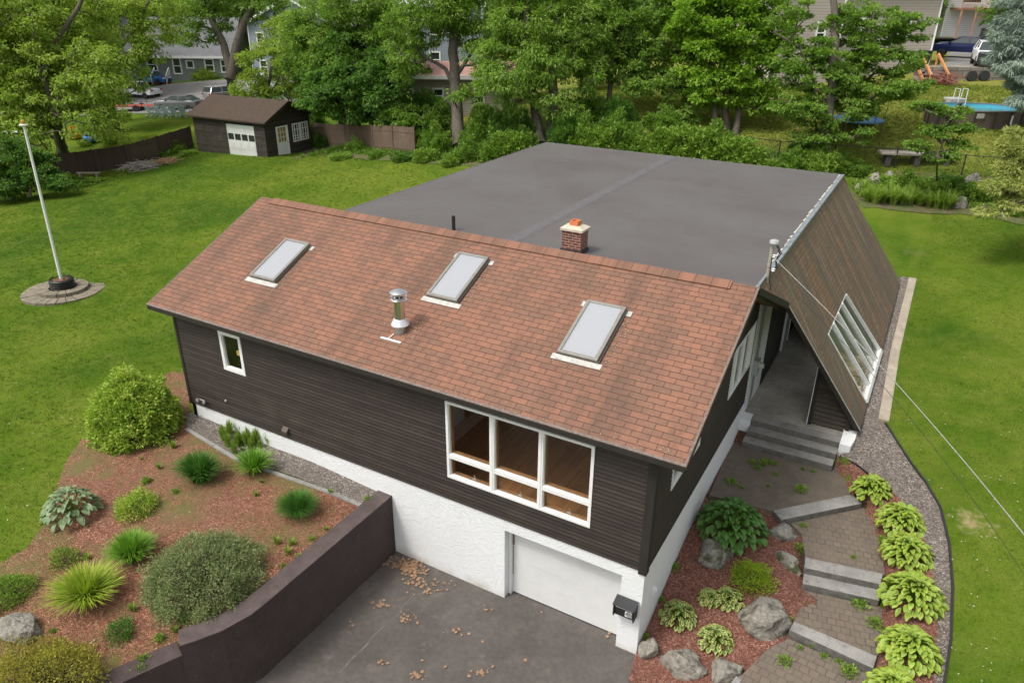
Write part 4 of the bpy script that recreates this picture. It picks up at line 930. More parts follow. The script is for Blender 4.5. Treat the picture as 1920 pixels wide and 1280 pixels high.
LM={'mid':leaf_mat('mid_green_leaves',(.105,.2,.028),(.175,.3,.045),(.31,.43,.095)),
 'grey':leaf_mat('grey_green_leaves',(.115,.205,.026),(.19,.32,.045),(.36,.47,.12)),
 'bright':leaf_mat('bright_maple_leaves',(.11,.22,.02),(.2,.35,.03),(.35,.5,.06)),
 'yellow':leaf_mat('yellow_green_leaves',(0.173,0.261,0.041),(0.285,0.392,0.0597),(0.433,0.54,0.102)),
 'dark':leaf_mat('dark_green_leaves',(.07,.15,.028),(.115,.23,.04),(.18,.32,.06)),
 'spruce':leaf_mat('blue_spruce_needles',(0.183,0.248,0.207),(0.28,0.359,0.29),(0.418,0.497,0.386),.1),
 'gold':leaf_mat('golden_needles',(0.225,0.276,0.069),(0.377,0.428,0.11),(0.5,0.5,0.193),.2),
 'far':leaf_mat('distant_leaves',(0.0985,0.167,0.0521),(0.163,0.261,0.0783),(0.266,0.373,0.121)),
 'shrub':leaf_mat('glossy_shrub_leaves',(0.203,0.332,0.0449),(0.364,0.502,0.0718),(0.6,0.6,0.143),.25,.4),
 'juniper':leaf_mat('juniper_foliage',(0.15,0.2,0.075),(0.23,0.29,0.11),(0.36,0.35,0.17),.15),
 'golden':leaf_mat('golden_shrub_leaves',(0.211,0.179,0.0345),(0.335,0.317,0.0483),(0.5,0.469,0.0828),.25),
 'lime':leaf_mat('lime_leaves',(0.183,0.29,0.0207),(0.308,0.442,0.0276),(0.446,0.5,0.0552),.3),
 'fern':leaf_mat('fern_fronds',(0.17,0.262,0.0414),(0.252,0.373,0.0621),(0.349,0.469,0.0966),.3),
 'tuft':leaf_mat('dark_grass_blades',(0.0523,0.138,0.0276),(0.0868,0.221,0.0345),(0.142,0.304,0.0552),.25),
 'tuft2':leaf_mat('bright_grass_blades',(0.114,0.262,0.0276),(0.183,0.373,0.0414),(0.28,0.469,0.069),.25),
 'tuft3':leaf_mat('yellow_grass_blades',(0.197,0.304,0.0276),(0.349,0.469,0.0483),(0.5,0.5,0.0966),.25),
 'weed':leaf_mat('weed_leaves',(0.128,0.235,0.0276),(0.197,0.317,0.0414),(0.28,0.414,0.069),.2)}
def tree(name,label,cat,base,lobes,mat,trunks,depth,group=None,L=.24,Wd=.13,per=60,dens=1.1,cr=.55,seed=1,droop=.35,flat=.55,thin=1.0,upn=1.0):
    if L<.35 and mat not in('spruce','gold'):L*=.82;Wd*=.82;per=int(per*1.35)
    """base world point; lobes [(u,v,ru,rv[,dd[,density]])] as seen; trunks [[(u,v[,dd])..],r0,r1]"""
    rg=np.random.default_rng(seed);base=np.array(base);t=thing(name,label,cat,base,0,group)
    cl=[]
    for lb in lobes:
        u,v,ru,rv=lb[:4];dd=lb[4] if len(lb)>4 else 0;dn=lb[5] if len(lb)>5 else 1
        d=depth+dd;c=pd(u,v,d);a=ru*d/FPX;b=rv*d/FPX;e=(a+b)/2
        n=max(3,int(1.35*dens*dn*4*math.pi*((a*b+a*e+b*e)/3)))
        q=unit(rg.normal(0,1,(n,3)));q*=(rg.uniform(.5,1.0,(n,1)))**.6
        # lumpy outline
        lump=np.array([mnoise.noise(Vector(x*1.6+seed*3.1)) for x in q]);q*=(1+.45*lump[:,None])
        F2=np.array([CF[0],CF[1],0]);F2/=np.linalg.norm(F2);R2=np.array([F2[1],-F2[0],0])
        cl.append(c+R2*(q[:,:1]*a)+F2*(q[:,1:2]*e)+np.array([0,0,1])*(q[:,2:3]*b))
    C=np.concatenate(cl)
    nodes=[];par=[];rad=[];mb=MB()
    for tr in trunks:
        pts=[];
        for i,p in enumerate(tr[0]):
            if i==0 and len(p)==2 and p[0] is None:pts.append(base)
            else:pts.append(pd(p[0],p[1],depth+(p[2] if len(p)>2 else 0)))
        # resample with wobble
        P=[];r0,r1=tr[1],tr[2]
        for i in range(len(pts)-1):
            k=max(2,int(np.linalg.norm(pts[i+1]-pts[i])/.7))
            P+=[pts[i]+(pts[i+1]-pts[i])*j/k+rg.normal(0,.03,3)*(0 if i==0 and j==0 else 1) for j in range(k)]
        P.append(pts[-1]);rs=[r0+(r1-r0)*(i/(len(P)-1)) for i in range(len(P))];rs[0]*=1.35;
        if len(rs)>2:rs[1]*=1.08
        mb.tube([p-base for p in P],rs,10)
        nodes+=P;par+=[-1]*len(P);rad+=rs
    nodes=[np.array(p) for p in nodes];nt0=len(nodes)
    NN=np.array(nodes);lowest=NN[:,2].min()
    order=np.argsort([np.min(np.linalg.norm(NN[NN[:,2]>lowest+1.2]-c,axis=1)) if (NN[:,2]>lowest+1.2).any() else 0 for c in C])
    arr=np.zeros((nt0+2*len(C),3));arr[:nt0]=NN;k=nt0;par=list(par);ok=np.zeros(len(arr),bool);ok[:nt0]=NN[:,2]>lowest+1.2
    if not ok.any():ok[:nt0]=True
    for ci in order:
        c=C[ci];dd=np.linalg.norm(arr[:k]-c,axis=1)+np.where(arr[:k,2]>c[2],.8*(arr[:k,2]-c[2]),0);dd[~ok[:k]]=1e9;j=int(np.argmin(dd))
        mid=(arr[j]+c)/2+rg.normal(0,.12,3)+np.array([0,0,.06*dd[j]]);arr[k]=mid;ok[k]=True;par.append(j);arr[k+1]=c;ok[k+1]=True;par.append(k);k+=2
    cnt=np.zeros(k)
    for i in range(k-1,nt0-1,-1):
        cnt[i]+=1
        if par[i]>=0:cnt[par[i]]+=cnt[i]
    for i in range(nt0,k):
        r1=.013*thin*math.sqrt(cnt[i]);r0=min(.013*thin*math.sqrt(cnt[i])*1.25,.2)
        mb.tube([arr[par[i]]-base,arr[i]-base],[r0,r1],5,False)
    mb.build('trunk',G['bark'],t,smooth=True)
    ctr=C.mean(0);out=unit(C-ctr)
    V,F,ti=spray(C-base,cr*rg.uniform(.6,1.3,len(C)),int(per*1.1),L,Wd,rg,flat,droop,out,upn)
    npmesh('crown',V,F,LM[mat] if isinstance(mat,str) else mat,t,attr=ti)
    return t
def bush(name,label,cat,loc,r,hgt,mat,n=2500,L=.07,Wd=.04,seed=1,group=None,lump=.18,cl=None,flatbase=.0,ry=None,up=.6,stems=True,rz=0):
    rg=np.random.default_rng(seed);t=thing(name,label,cat,loc,rz,group);ry=ry or r
    K=cl or 70;kk=np.arange(K);zz_=(kk+.5)/K;aa=kk*2.39996;q=np.stack([np.sqrt(1-zz_**2)*np.cos(aa),np.sqrt(1-zz_**2)*np.sin(aa),zz_],1)+rg.normal(0,.05,(K,3))
    lm=np.array([mnoise.noise(Vector(x*2.1+seed)) for x in q]);q*=(1+lump*2*lm[:,None])*rg.uniform(.82,1,(K,1))
    C=q*np.array([r,ry,hgt])*.88;per=max(4,n//K)
    crr=2.15*max(r,hgt*.8)/math.sqrt(K)
    V,F,ti=spray(C,crr,per,L,Wd,rg,.8,-up*.4,unit(C)*1.4,.4)
    # leaves face outwards and up
    npmesh('foliage',V,F,LM[mat],t,attr=ti)
    if stems:
        mb=MB()
        for i in range(0,K,2):
            c=C[i];mb.tube([(c[0]*.08,c[1]*.08,-.05),(c[0]*.5,c[1]*.5,c[2]*.55),tuple(c)],[.018*r+.004,.012*r+.003,.004],5,False)
        mb.build('stems',G['bark'],t)
    return t
def clump(name,label,cat,loc,r,hgt,mat,n=160,w=.018,seed=1,group=None,arch=1.0,up=.9):
    rg=np.random.default_rng(seed);t=thing(name,label,cat,loc,0,group)
    ph=rg.uniform(0,2*np.pi,n);lean=rg.random(n)**.7;L=hgt*rg.uniform(.8,1.25,n);D=np.stack([np.cos(ph),np.sin(ph),ph*0],1);Sd=np.stack([-np.sin(ph),np.cos(ph),ph*0],1)
    b=D*rg.random((n,1))*r*.25+rg.normal(0,r*.06,(n,3))*[1,1,0];V=[];S_=5
    for k in range(S_):
        f=k/(S_-1);out=lean*r*(f**1.5)*arch;z=L*(f*(1.15-.55*f*lean)) if up else L*f
        ww=w*(1-f)**.6*(.6+.8*min(f*4,1))/1.2+.001
        p=b+D*out[:,None];p[:,2]+=z;tw=Sd*ww
        V.append(p-tw);V.append(p+tw)
    V=np.stack(V,1).reshape(-1,3);base=np.arange(n)[:,None]*(2*S_)
    F=np.concatenate([base+np.array([2*k,2*k+1,2*k+3,2*k+2]) for k in range(S_-1)]);ti=np.tile(rg.random(n),S_-1)
    npmesh('blades',V,F,LM[mat],t,attr=ti);return t
def hostamat(name,inner,edge,marg,soft,rough=.45):
    M=bpy.data.materials.new(name);M.use_nodes=True;n=M.node_tree;p=n.nodes['Principled BSDF'];out=n.nodes['Material Output']
    uv=uvnode(n);s=n.nodes.new('ShaderNodeSeparateXYZ');n.links.new(uv,s.inputs[0]);au=math_(n,'ABSOLUTE',s.outputs[0])
    d=math_(n,'MAXIMUM',au,math_(n,'MULTIPLY',s.outputs[1],.98));nz=noise(n,6,4,.6,mapping(n,uv,(1,1,1)));d=math_(n,'ADD',d,math_(n,'MULTIPLY',math_(n,'SUBTRACT',nz,.5),.35))
    at=n.nodes.new('ShaderNodeAttribute');at.attribute_name='tint'
    i2=mixc(n,at.outputs['Fac'],tuple(np.array(inner)*.75),tuple(np.array(inner)*1.3));e2=mixc(n,at.outputs['Fac'],tuple(np.array(edge)*.85),tuple(np.array(edge)*1.15))
    c=mixc(n,ramp(n,d,[(max(0,marg-soft),(0,0,0)),(min(1,marg+soft),(1,1,1))]),i2,e2)
    n.links.new(c,p.inputs['Base Color']);p.inputs['Roughness'].default_value=rough
    w=n.nodes.new('ShaderNodeTexWave');w.inputs['Scale'].default_value=2.2;n.links.new(mapping(n,uv,(1,.25,1)),w.inputs['Vector']);bump(n,p,w.outputs['Fac'],.25,.004)
    t=n.nodes.new('ShaderNodeBsdfTranslucent');n.links.new(c,t.inputs[0]);ms=n.nodes.new('ShaderNodeMixShader');ms.inputs[0].default_value=.18
    n.links.new(p.outputs[0],ms.inputs[1]);n.links.new(t.outputs[0],ms.inputs[2]);n.links.new(ms.outputs[0],out.inputs[0]);return M
HM={'green':hostamat('green_hosta_leaf',(.07,.175,.026),(.09,.21,.034),.7,.3),
 'lime':hostamat('lime_hosta_leaf',(.15,.28,.04),(.37,.46,.05),.62,.35),
 'varieg':hostamat('variegated_hosta_leaf',(.085,.17,.035),(.50,.52,.15),.70,.07),
 'pale':hostamat('pale_hosta_leaf',(.17,.25,.11),(.24,.33,.16),.75,.3)}
def hosta(label,loc,r,hgt,mat,n=70,Lf=.26,Wf=.15,seed=1,group=None,name='hosta'):
    rg=np.random.default_rng(seed);t=thing(name,label,'hosta',loc,0,group)
    k=np.arange(n);f=((k+.5)/n);ph=k*2.39996+rg.normal(0,.25,n)
    rr=r*np.sqrt(f)*.80;z=hgt*(1-.72*f**1.3)+rg.normal(0,.03,n)*hgt;el=np.radians(48-52*f+rg.normal(0,12,n))
    D=np.stack([np.cos(ph),np.sin(ph),ph*0],1);Sd=np.stack([-np.sin(ph),np.cos(ph),ph*0],1)
    L=Lf*rg.uniform(.75,1.2,n)*(.75+.35*f);Wd=Wf*rg.uniform(.85,1.15,n)*(.75+.35*f);roll=rg.normal(0,.3,n)
    NS=6;V=[];UV=[];prof=[.25,.78,1.0,.9,.55,.05]
    cx=D*(rr-L*.35)[:,None];cx[:,2]+=z-.05
    ang=el.copy();p=cx.copy()
    for s_ in range(NS):
        T=D*np.cos(ang)[:,None];T[:,2]+=np.sin(ang)
        Nn=np.cross(T,Sd);Nn=-Nn*np.sign(Nn[:,2:3]+1e-6)*-1
        up=np.where(Nn[:,2:3]<0,-Nn,Nn);sd=Sd*np.cos(roll)[:,None]+up*np.sin(roll)[:,None]
        w=(Wd*.5*prof[s_])[:,None]
        V+= [p-sd*w+up*w*.38,p.copy(),p+sd*w+up*w*.38];v=s_/(NS-1);UV+=[(-1,v),(0,v),(1,v)]
        p=p+T*(L/(NS-1))[:,None];ang=ang-.28
    V=np.stack(V,1).reshape(-1,3);fs=[];fu=[]
    for s_ in range(NS-1):
        for j in(0,1):
            q=[s_*3+j,s_*3+j+1,s_*3+j+4,s_*3+j+3];fs.append(q);fu.append([UV[i] for i in q])
    F=(np.arange(n)[:,None,None]*(NS*3)+np.array(fs)[None]).reshape(-1,4);uv=np.tile(np.array(fu)[None],(n,1,1,1)).reshape(-1,2)
    npmesh('leaves',V,F,HM[mat],t,smooth=True,uv=uv,attr=np.repeat(rg.random(n),len(fs)))
    st=MB()
    for i in range(0,n,2):st.tube([(D[i,0]*.03,D[i,1]*.03,-.03),(cx[i,0]*.6,cx[i,1]*.6,cx[i,2]*.75),tuple(cx[i])],.006,4,False)
    st.build('stalks',LM['weed'],t);return t
def boulder(label,loc,rx,ry,rz,mat='boulder',seed=1,rot=0,sink=.35,cat='boulder',name='boulder',group=None,fac=.35):
    bm=bmesh.new();bmesh.ops.create_icosphere(bm,subdivisions=5,radius=1)
    rg=random.Random(seed);pl=[(Vector((rg.gauss(0,1),rg.gauss(0,1),rg.gauss(0,.7))).normalized(),rg.uniform(.62,.9)) for _ in range(11)]
    for v in bm.verts:
        d=v.co.normalized();r=1
        for nn,o in pl:
            k=d.dot(nn)
            if k>0:r=min(r,o/max(k,1e-3))
        r=r*(1+fac*.45*mnoise.noise(d*1.7+Vector((seed*7.1,0,0)))+.07*mnoise.noise(d*6+Vector((seed,3,0)))+.03*mnoise.noise(d*15));v.co=d*r
        v.co.x*=rx;v.co.y*=ry;v.co.z*=rz
    me=bpy.data.meshes.new(name);bm.to_mesh(me);bm.free();me.materials.append(G[mat]);me.polygons.foreach_set('use_smooth',[True]*len(me.polygons))
    o=bpy.data.objects.new(name,me);SC.collection.objects.link(o);o.location=(float(loc[0]),float(loc[1]),float(loc[2])+rz*(1-2*sink)*.6);o.rotation_euler=(0,0,rot)
    return tag(o,label,cat,group)
def gpt(u,v,dz=0):
    p=gr(u,v);return np.array([p[0],p[1],p[2]+dz])
def mper(u,v):  # metres per photo pixel where the ground is seen
    p=gr(u,v);return float((p-CAM)@CF)/FPX
# ---------------------------------------------------------------- garden, left
def at(u,v):return gpt(u,v)
s_=mper(262,840)
bush('round_shrub','large round bright green shrub at the left front corner of the house','shrub',at(258,806),93*s_,128*s_,'shrub',26000,.095,.05,3,cl=420,lump=.07,up=-.3)
s_=mper(385,1110);bush('juniper','wide low grey green juniper mound in the mulch beside the brown wall','shrub',at(385,1095),118*s_,85*s_,'juniper',26000,.06,.02,4,cl=420,lump=.08,ry=125*s_,up=.3)
s_=mper(95,1290);bush('golden_shrub','golden green low shrub at the bottom left corner','shrub',at(90,1290),125*s_,88*s_,'golden',12000,.055,.025,5,cl=260,lump=.12,ry=90*s_)
s_=mper(25,1115);bush('ground_shrub','small dark green shrub spreading above the lone left boulder','shrub',at(16,1118),50*s_,38*s_,'weed',5000,.05,.022,6,cl=90)
s_=mper(258,950);bush('small_shrub','small yellowish shrub in the middle of the left mulch bed','shrub',at(258,957),38*s_,38*s_,'golden' if 0 else 'shrub',3200,.055,.03,7,cl=60)
s_=mper(122,1050);bush('perennial','small leafy green perennial between the yellow grass and the pale hosta','plant',at(122,1054),26*s_,32*s_,'weed',1100,.06,.022,8,cl=40)
s_=mper(228,1180);bush('perennial','little blue green perennial below the yellow grass clump','plant',at(228,1190),27*s_,30*s_,'tuft',1000,.06,.022,9,cl=40)
s_=mper(137,960);hosta('pale grey green hosta at the left edge of the mulch bed',at(137,968),56*s_,58*s_,'pale',120,.25,.14,10)
for lab,u,v,r,hh,mt,n,w,sd,ar in[('dark green lily clump nearest the large round shrub',376,900,46,50,'tuft',900,.012,11,1),('bright green daylily clump next to the grey paver edging',478,885,38,42,'tuft2',420,.015,12,1.1),
  ('fine dark green grass tuft close to the end of the brown wall',560,962,47,36,'tuft',1300,.007,13,.9),('rounded green grass clump beside the juniper mound',250,1048,45,48,'tuft2',900,.011,14,1.05),
  ('yellow green arching grass clump below the small perennial',167,1128,60,62,'tuft3',800,.013,15,1.15)]:
    s_=mper(u,v);clump('grass_clump',lab,'ornamental grass',at(u,v),r*s_,hh*s_,mt,n,w,sd,None,ar)
s_=mper(38,1190);boulder('pale grey boulder at the left edge of the mulch bed',at(38,1188),44*s_,34*s_,34*s_,'boulder',31,.3)
# weeds and seedlings
WD=[(425,815),(445,820),(462,812),(480,822),(500,815),(440,835),(455,845),(470,833),(510,828),(325,840),(298,878),(265,862),(620,925),(612,995),(540,1040),(548,1022),(480,930),(490,905),(395,905),(585,1015),(240,1195),(155,1080),(165,1050),(120,1110),(60,1180),(50,1195),(405,1155),(520,1020),(300,1130),(250,1145),(345,1170),(330,1185),(560,1050)]
WG='small weeds scattered over the left mulch bed'
w0=clump('weed','small green weed growing in the left mulch bed','weed',(0,0,-50),.14,.16,'weed',26,.012,40,WG)
for i,(u,v) in enumerate(WD):
    p=at(u,v)
    if i==0:w0.location=Vector([float(c) for c in p])
    else:dup(w0,p,rnd.uniform(0,6),None,rnd.uniform(.7,1.5))
w1=bush('weed','low leafy seedling in the left mulch bed','weed',at(345,1160),.09,.12,'weed',220,.05,.025,41,'seedlings in the left mulch bed',cl=14,stems=False)
for u,v in[(440,1120),(390,1190),(300,1200),(270,1240),(265,1262),(530,1065),(690,1000-60),(215,1090),(100,1185),(318,1145),(395,1150),(275,905),(330,925)]:dup(w1,at(u,v),rnd.uniform(0,6),None,rnd.uniform(.6,1.3))
# ferny weeds beside the stucco
w2=clump('feathery_weed','feathery pale weeds growing out of the gravel beside the white stucco','weed',at(450,832),.26,.42,'fern',150,.008,42,'feathery weeds in the left gravel',.5)
for u,v in[(432,815),(420,825),(466,822),(482,830),(497,826),(512,836),(440,850),(470,842),(455,812),(445,838),(460,834),(475,836),(488,840),(428,838),(505,834)]:dup(w2,at(u,v),rnd.uniform(0,6),None,rnd.uniform(.6,1.15))
# ---------------------------------------------------------------- garden, right
s_=mper(1372,990);hosta('large dark green hosta beside the gable wall',at(1370,1000),76*s_,62*s_,'green',300,.24,.15,50)
for i,(u,v,r,sd) in enumerate([(1633,925,39,51),(1686,985,48,52),(1698,1045,50,53),(1708,1128,64,54),(1703,1228,62,55),(1672,1300,52,56)]):
    lab=['topmost and smallest lime green hosta in the row along the gravel','second lime green hosta from the top of the row along the gravel','third lime green hosta from the top, pressed against the second one','fourth lime green hosta from the top, widest of the row along the gravel','fifth lime green hosta from the top, just right of the lowest granite riser','lime green hosta cut off by the bottom edge of the photo'][i]
    s_=mper(u,v);hosta(lab,at(u,v),r*s_*1.04,r*s_*.85,'lime',int(130+r*1.9),.2,.12,sd,'lime hostas along the gravel strip')
for lab,u,v,r,sd in[('left half of the upper variegated hosta pair below the mossy boulder',1330,1122,24,57),('right half of the upper variegated hosta pair below the mossy boulder',1366,1125,32,58),('variegated hosta nearest the white house corner',1272,1158,42,59),('variegated hosta nearest the boulder row by the driveway',1343,1202,40,60)]:
    s_=mper(u,v);hosta(lab,at(u,v),r*s_,r*s_*.7,'varieg',int(90+r*1.6),.14,.09,sd,'variegated hostas in the right bed')
s_=mper(1408,1085);bush('spirea','yellow green spirea shrub in the middle of the right mulch bed','shrub',at(1408,1090),40*s_,38*s_,'lime',3600,.05,.024,61,cl=70)
for lab,u,v,rx,ry,rz,mt,sd,ro in[('mossy rounded boulder below the large dark green hosta',1340,1045,38,28,34,'mossboulder',71,.2),('pale boulder between the large dark hosta and the path',1468,1003,29,22,20,'mossboulder',72,.6),('low dark stone half buried beside the pair of granite steps',1478,1058,32,14,17,'mossboulder',73,-.5),
  ('largest lichened boulder at the left end of the lowest granite riser',1434,1172,56,38,44,'boulder',74,.5),('small round boulder touching the white house corner',1216,1222,22,20,28,'boulder',75,.2),('blocky boulder second from the house corner by the driveway',1279,1250,44,26,34,'boulder',76,.1),('grey boulder third from the house corner by the driveway',1363,1268,38,26,30,'boulder',77,.4)]:
    s_=mper(u,v);boulder(lab,at(u,v),rx*s_,ry*s_*1.1,rz*s_,mt,sd,ro)
w3=bush('weed','small green weed sprouting between the patio pavers','weed',at(1405,905),.08,.07,'weed',160,.04,.022,62,'weeds on the patio and path',cl=12,stems=False)
for u,v in[(1420,878),(1430,870),(1441,912),(1455,890),(1505,880),(1525,884),(1410,868),(1500,920),(1390,915),(1450,870),(1600,1045),(1610,1135),(1600,1200),(1500,1215),(1545,1230),(1570,1240),(1590,1262),(1480,1160),(1520,1210),(1640,1170),(1370,905),(1440,865),(1565,870),(1470,1240)]:
    p=pz(u,v,1.35 if v<940 else (1.18 if v<1050 else(.82 if v<1180 else .64)));dup(w3,p,rnd.uniform(0,6),None,rnd.uniform(.6,1.9))
w4=bush('weed','small green weed in the red mulch of the right bed','weed',at(1265,1065),.1,.12,'weed',180,.05,.028,63,'weeds in the right mulch bed',cl=12,stems=False)
for u,v in[(1240,1125),(1500,1030),(1505,990),(1655,1015),(1210,1195),(1480,1225),(1420,1100)]:dup(w4,at(u,v),rnd.uniform(0,6),None,rnd.uniform(.6,1.2))
w5=bush('weed','pale feathery weed growing beside the right end of the porch steps','weed',at(1583,868),.14,.16,'fern',420,.04,.014,64,cl=20,stems=False)
# ---------------------------------------------------------------- lawn blades and litter
def inb(P,polys):
    m=np.zeros(len(P),bool)
    for q in polys:m|=inpoly(P,q)
    return m
BEDS=[BL,GL,gp2([(1555,870),(1600,866),(1684,930),(1728,1000),(1750,1080),(1757,1180),(1740,1400),(1400,1400),(1300,1100)]),DRIVE,[(-15.3,-.5),(.4,-.5),(.4,21),(-15.3,21)],[(0,7),(4.0,7),(4.0,21.4),(0,21.4)],[(-7.8,-14),(5.9,-14),(5.6,5),(0,9),(-7,0)]]+[p for p,_ in PATHW]
def blades(name,poly,n,hgt,w,mat,label,seed,per=6,patchy=None):
    rg=np.random.default_rng(seed);a=np.array(poly);mn,mx=a.min(0),a.max(0);P=rg.uniform(mn,mx,(n,2));P=P[inpoly(P,poly)]
    if patchy is None:P=P[~inb(P,BEDS)];P=P[np.linalg.norm(P-np.array(BARE[:2]),axis=1)>.55]
    else:
        nz=np.array([mnoise.fractal(Vector((x*.75+9,y*.75,1.5)),1.0,2.0,4) for x,y in P]);P=P[nz>patchy]
    # thinner where the lawn is worn
    z=H(P)+.02*np.sin(P[:,0]*1.7+np.sin(P[:,1]))*np.cos(P[:,1]*1.3)
    m=len(P);idx=np.repeat(np.arange(m),per);B=np.c_[P,z][idx]+np.c_[rg.normal(0,.05,(m*per,2)),np.full(m*per,-.01)]
    ph=rg.uniform(0,2*np.pi,m*per);D=np.c_[np.cos(ph),np.sin(ph),np.zeros(m*per)];Sd=np.c_[-np.sin(ph),np.cos(ph),np.zeros(m*per)]
    hh=hgt*rg.uniform(.5,1.2,(m*per,1));V=np.stack([B-Sd*w/2,B+Sd*w/2,B+D*hh*rg.uniform(.2,1,(m*per,1))+np.array([0,0,1])*hh],1).reshape(-1,3)
    F=np.arange(len(V)).reshape(-1,3);big=np.array([mnoise.noise(Vector((x*.35,y*.35,0))) for x,y in P])
    ti=np.clip(.42+.55*big[idx]+rg.normal(0,.2,m*per),0,1);o=npmesh(name,V,F,mat,None,attr=ti);return tag(o,label,'grass',None,'stuff')
lg=leaf_mat('lawn_blades',(.055,.122,.008),(.095,.168,.012),(.19,.225,.036),.2,.8)
blades('ground_cover',BL,26000,.045,.02,LM['weed'],'thin patches of weeds and moss creeping over the left mulch bed',83,5,.12)
blades('ground_cover',gp2([(560,296),(600,290),(780,300),(900,306),(1000,300),(1100,294),(1300,300),(1480,312),(1480,290),(1300,270),(1060,262),(780,268),(640,270)]),5200,.3,.14,LM['mid'],'leafy ground cover under the trees along the rear lawn edge',84,6,-9)
blades('ground_cover',gp2([(1600,345),(1612,372),(1700,376),(1790,385),(1870,400),(1930,412),(1990,410),(1990,360),(1880,345),(1700,335)]),3600,.25,.12,LM['weed'],'leafy ground cover climbing the embankment right of the house',85,6,-9)
blades('grass',[(3.9,-9),(14,-9),(26,16),(24,34),(4,34),(3.9,21)],95000,.055,.012,lg,'short green grass of the lawn right of the house',80)
blades('grass',gp2([(1080,300),(1400,312),(1925,345),(1925,165),(1600,158),(1120,165)]),42000,.11,.035,leaf_mat('slope_grass_blades',(.11,.17,.015),(.19,.24,.03),(.32,.32,.08),.2,.8),'longer yellowish grass on the slope behind the house',82)
blades('grass',[(-12,-9),(-30,-6),(-52,16),(-46,34),(-8,34),(-14.8,18),(-14.7,-1)],120000,.06,.018,lg,'short green grass of the lawn left of and behind the house',81)
def litter(name,pts,size,mats,label,cat,seed,star=True,jz=.01):
    rg=np.random.default_rng(seed);V=[];F=[]
    for p in pts:
        k=7 if star else 4;a0=rg.uniform(0,6.28);s=size*rg.uniform(.5,1.3);tilt=rg.normal(0,.35,2);n=len(V)
        for j in range(k*2 if star else k):
            r=s*(1 if j%2==0 else .45)*(.7+.6*rg.random()) if star else s*(.6+.5*(j%2));a=a0+j*math.pi/(k if star else k/2.0)
            x,y=r*math.cos(a),r*math.sin(a);V.append((p[0]+x,p[1]+y,p[2]+jz+abs(tilt[0]*x)+abs(tilt[1]*y)))
        F.append(tuple(range(n,len(V))))
    me=bpy.data.meshes.new(name);me.from_pydata([tuple(map(float,v)) for v in V],[],F);me.update();me.materials.append(mats);o=bpy.data.objects.new(name,me);SC.collection.objects.link(o);return tag(o,label,cat,None,'stuff')
tan=plain('dry_oak_leaf',(.33,.2,.115),.8,0,9,.45);rgl=np.random.default_rng(90);pts=[]
for cu,cv,su,sv,n in[(768,1066,12,8,150),(740,1052,10,8,30),(775,1095,10,8,30),(815,1095,18,10,22),(714,1133,10,5,16),(762,1160,9,6,20),(850,1190,12,6,8),(780,1265,8,7,16),(905,1262,12,5,14),(715,1245,5,4,6),(914,1142,5,3,4),(810,1108,6,4,8),(655,1170,6,3,4),(1148,1190,8,3,8),(930,1210,120,40,3),(800,1150,120,60,4)]:
    for _ in range(n):
        q=pz(cu+rgl.normal()*su,cv+rgl.normal()*sv,0)
        if inpoly([q[:2]],DRIVE)[0] and q[1]<.28:pts.append(q+[0,0,.004+rgl.random()*.03*(n>60)])
litter('leaf_litter',pts,.05,tan,'dry brown leaves drifted over the asphalt driveway','leaves',91)
pts=[gr(rgl.uniform(1180,1500),rgl.uniform(940,1270)) for _ in range(160)];pts=[p for p in pts if p[0]>.1]
litter('leaf_litter',[p+[0,0,.015] for p in pts],.022,plain('pale_wood_chip',(.42,.3,.2),.9),'pale bark flakes scattered on the red mulch beds','bark flakes',92,False)
pts=[gr(rgl.uniform(-100,640),rgl.uniform(840,1270)) for _ in range(420)];pts=[p for p in pts if inpoly([p[:2]],BL)[0]]
litter('leaf_litter',[p+[0,0,.015] for p in pts],.03,plain('tan_bark_chip',(.40,.28,.19),.9),'tan leaf scraps scattered on the left mulch bed','leaf scraps',93,False)
pts=[];
for _ in range(560):
    p=gr(rgl.uniform(0,1050),rgl.uniform(290,980)) if rgl.random()<.65 else gr(rgl.uniform(1640,1920),rgl.uniform(390,1280))
    if not inb(np.array([p[:2]]),BEDS)[0]:pts.append(p+[0,0,.05])
litter('fallen_petals',pts,.022,plain('pale_petal',(.55,.55,.42),.8),'pale clover heads and fallen petals dotted over the lawns','petals',94,False)
pts=[(.18+rgl.random()*.2-.05,7.9-rgl.random()*-.7,1.33) for _ in range(130)];litter('leaf_litter',pts,.045,plain('russet_leaf',(.25,.11,.06),.9,0,6,.4),'rusty leaves packed between the stucco wall and the porch steps','leaves',95,jz=.02)
pts=[pz(rgl.uniform(1400,1580),rgl.uniform(650,815),1.95) for _ in range(70)];pts=[p for p in pts if 0.1<p[0]<1.8 and p[1]>9]
litter('leaf_litter',pts,.012,plain('pale_crumb',(.5,.48,.42),.9),'tiny pale crumbs on the porch floor','litter',96,False)
# debris on the shingle roof
pts=[]
for x0,x1,y0,y1,n in[(-11.76,-11.5,1.3,2.5,90),(-6.08,-5.86,2.1,3.2,70),(-1.92,-1.68,1.2,2.7,90),(-6.98,-6.6,.75,1.35,120),(-11.9,-11.5,1.05,1.35,20),(-3.0,-2.4,1.12,1.25,24),(-15.2,.5,-.33,4.2,150),(-15,.5,-.34,-.1,90)]:
    for _ in range(n):
        x=rgl.uniform(x0,x1);y=rgl.uniform(y0,y1);pts.append((x,y,EZ+SLM*(y-EY)+.004))
litter('roof_debris',pts,.018,plain('pale_seed_debris',(.42,.36,.24),.9,0,30,.5),'pale seeds and bits of debris caught on the red shingle roof','debris',97,False)
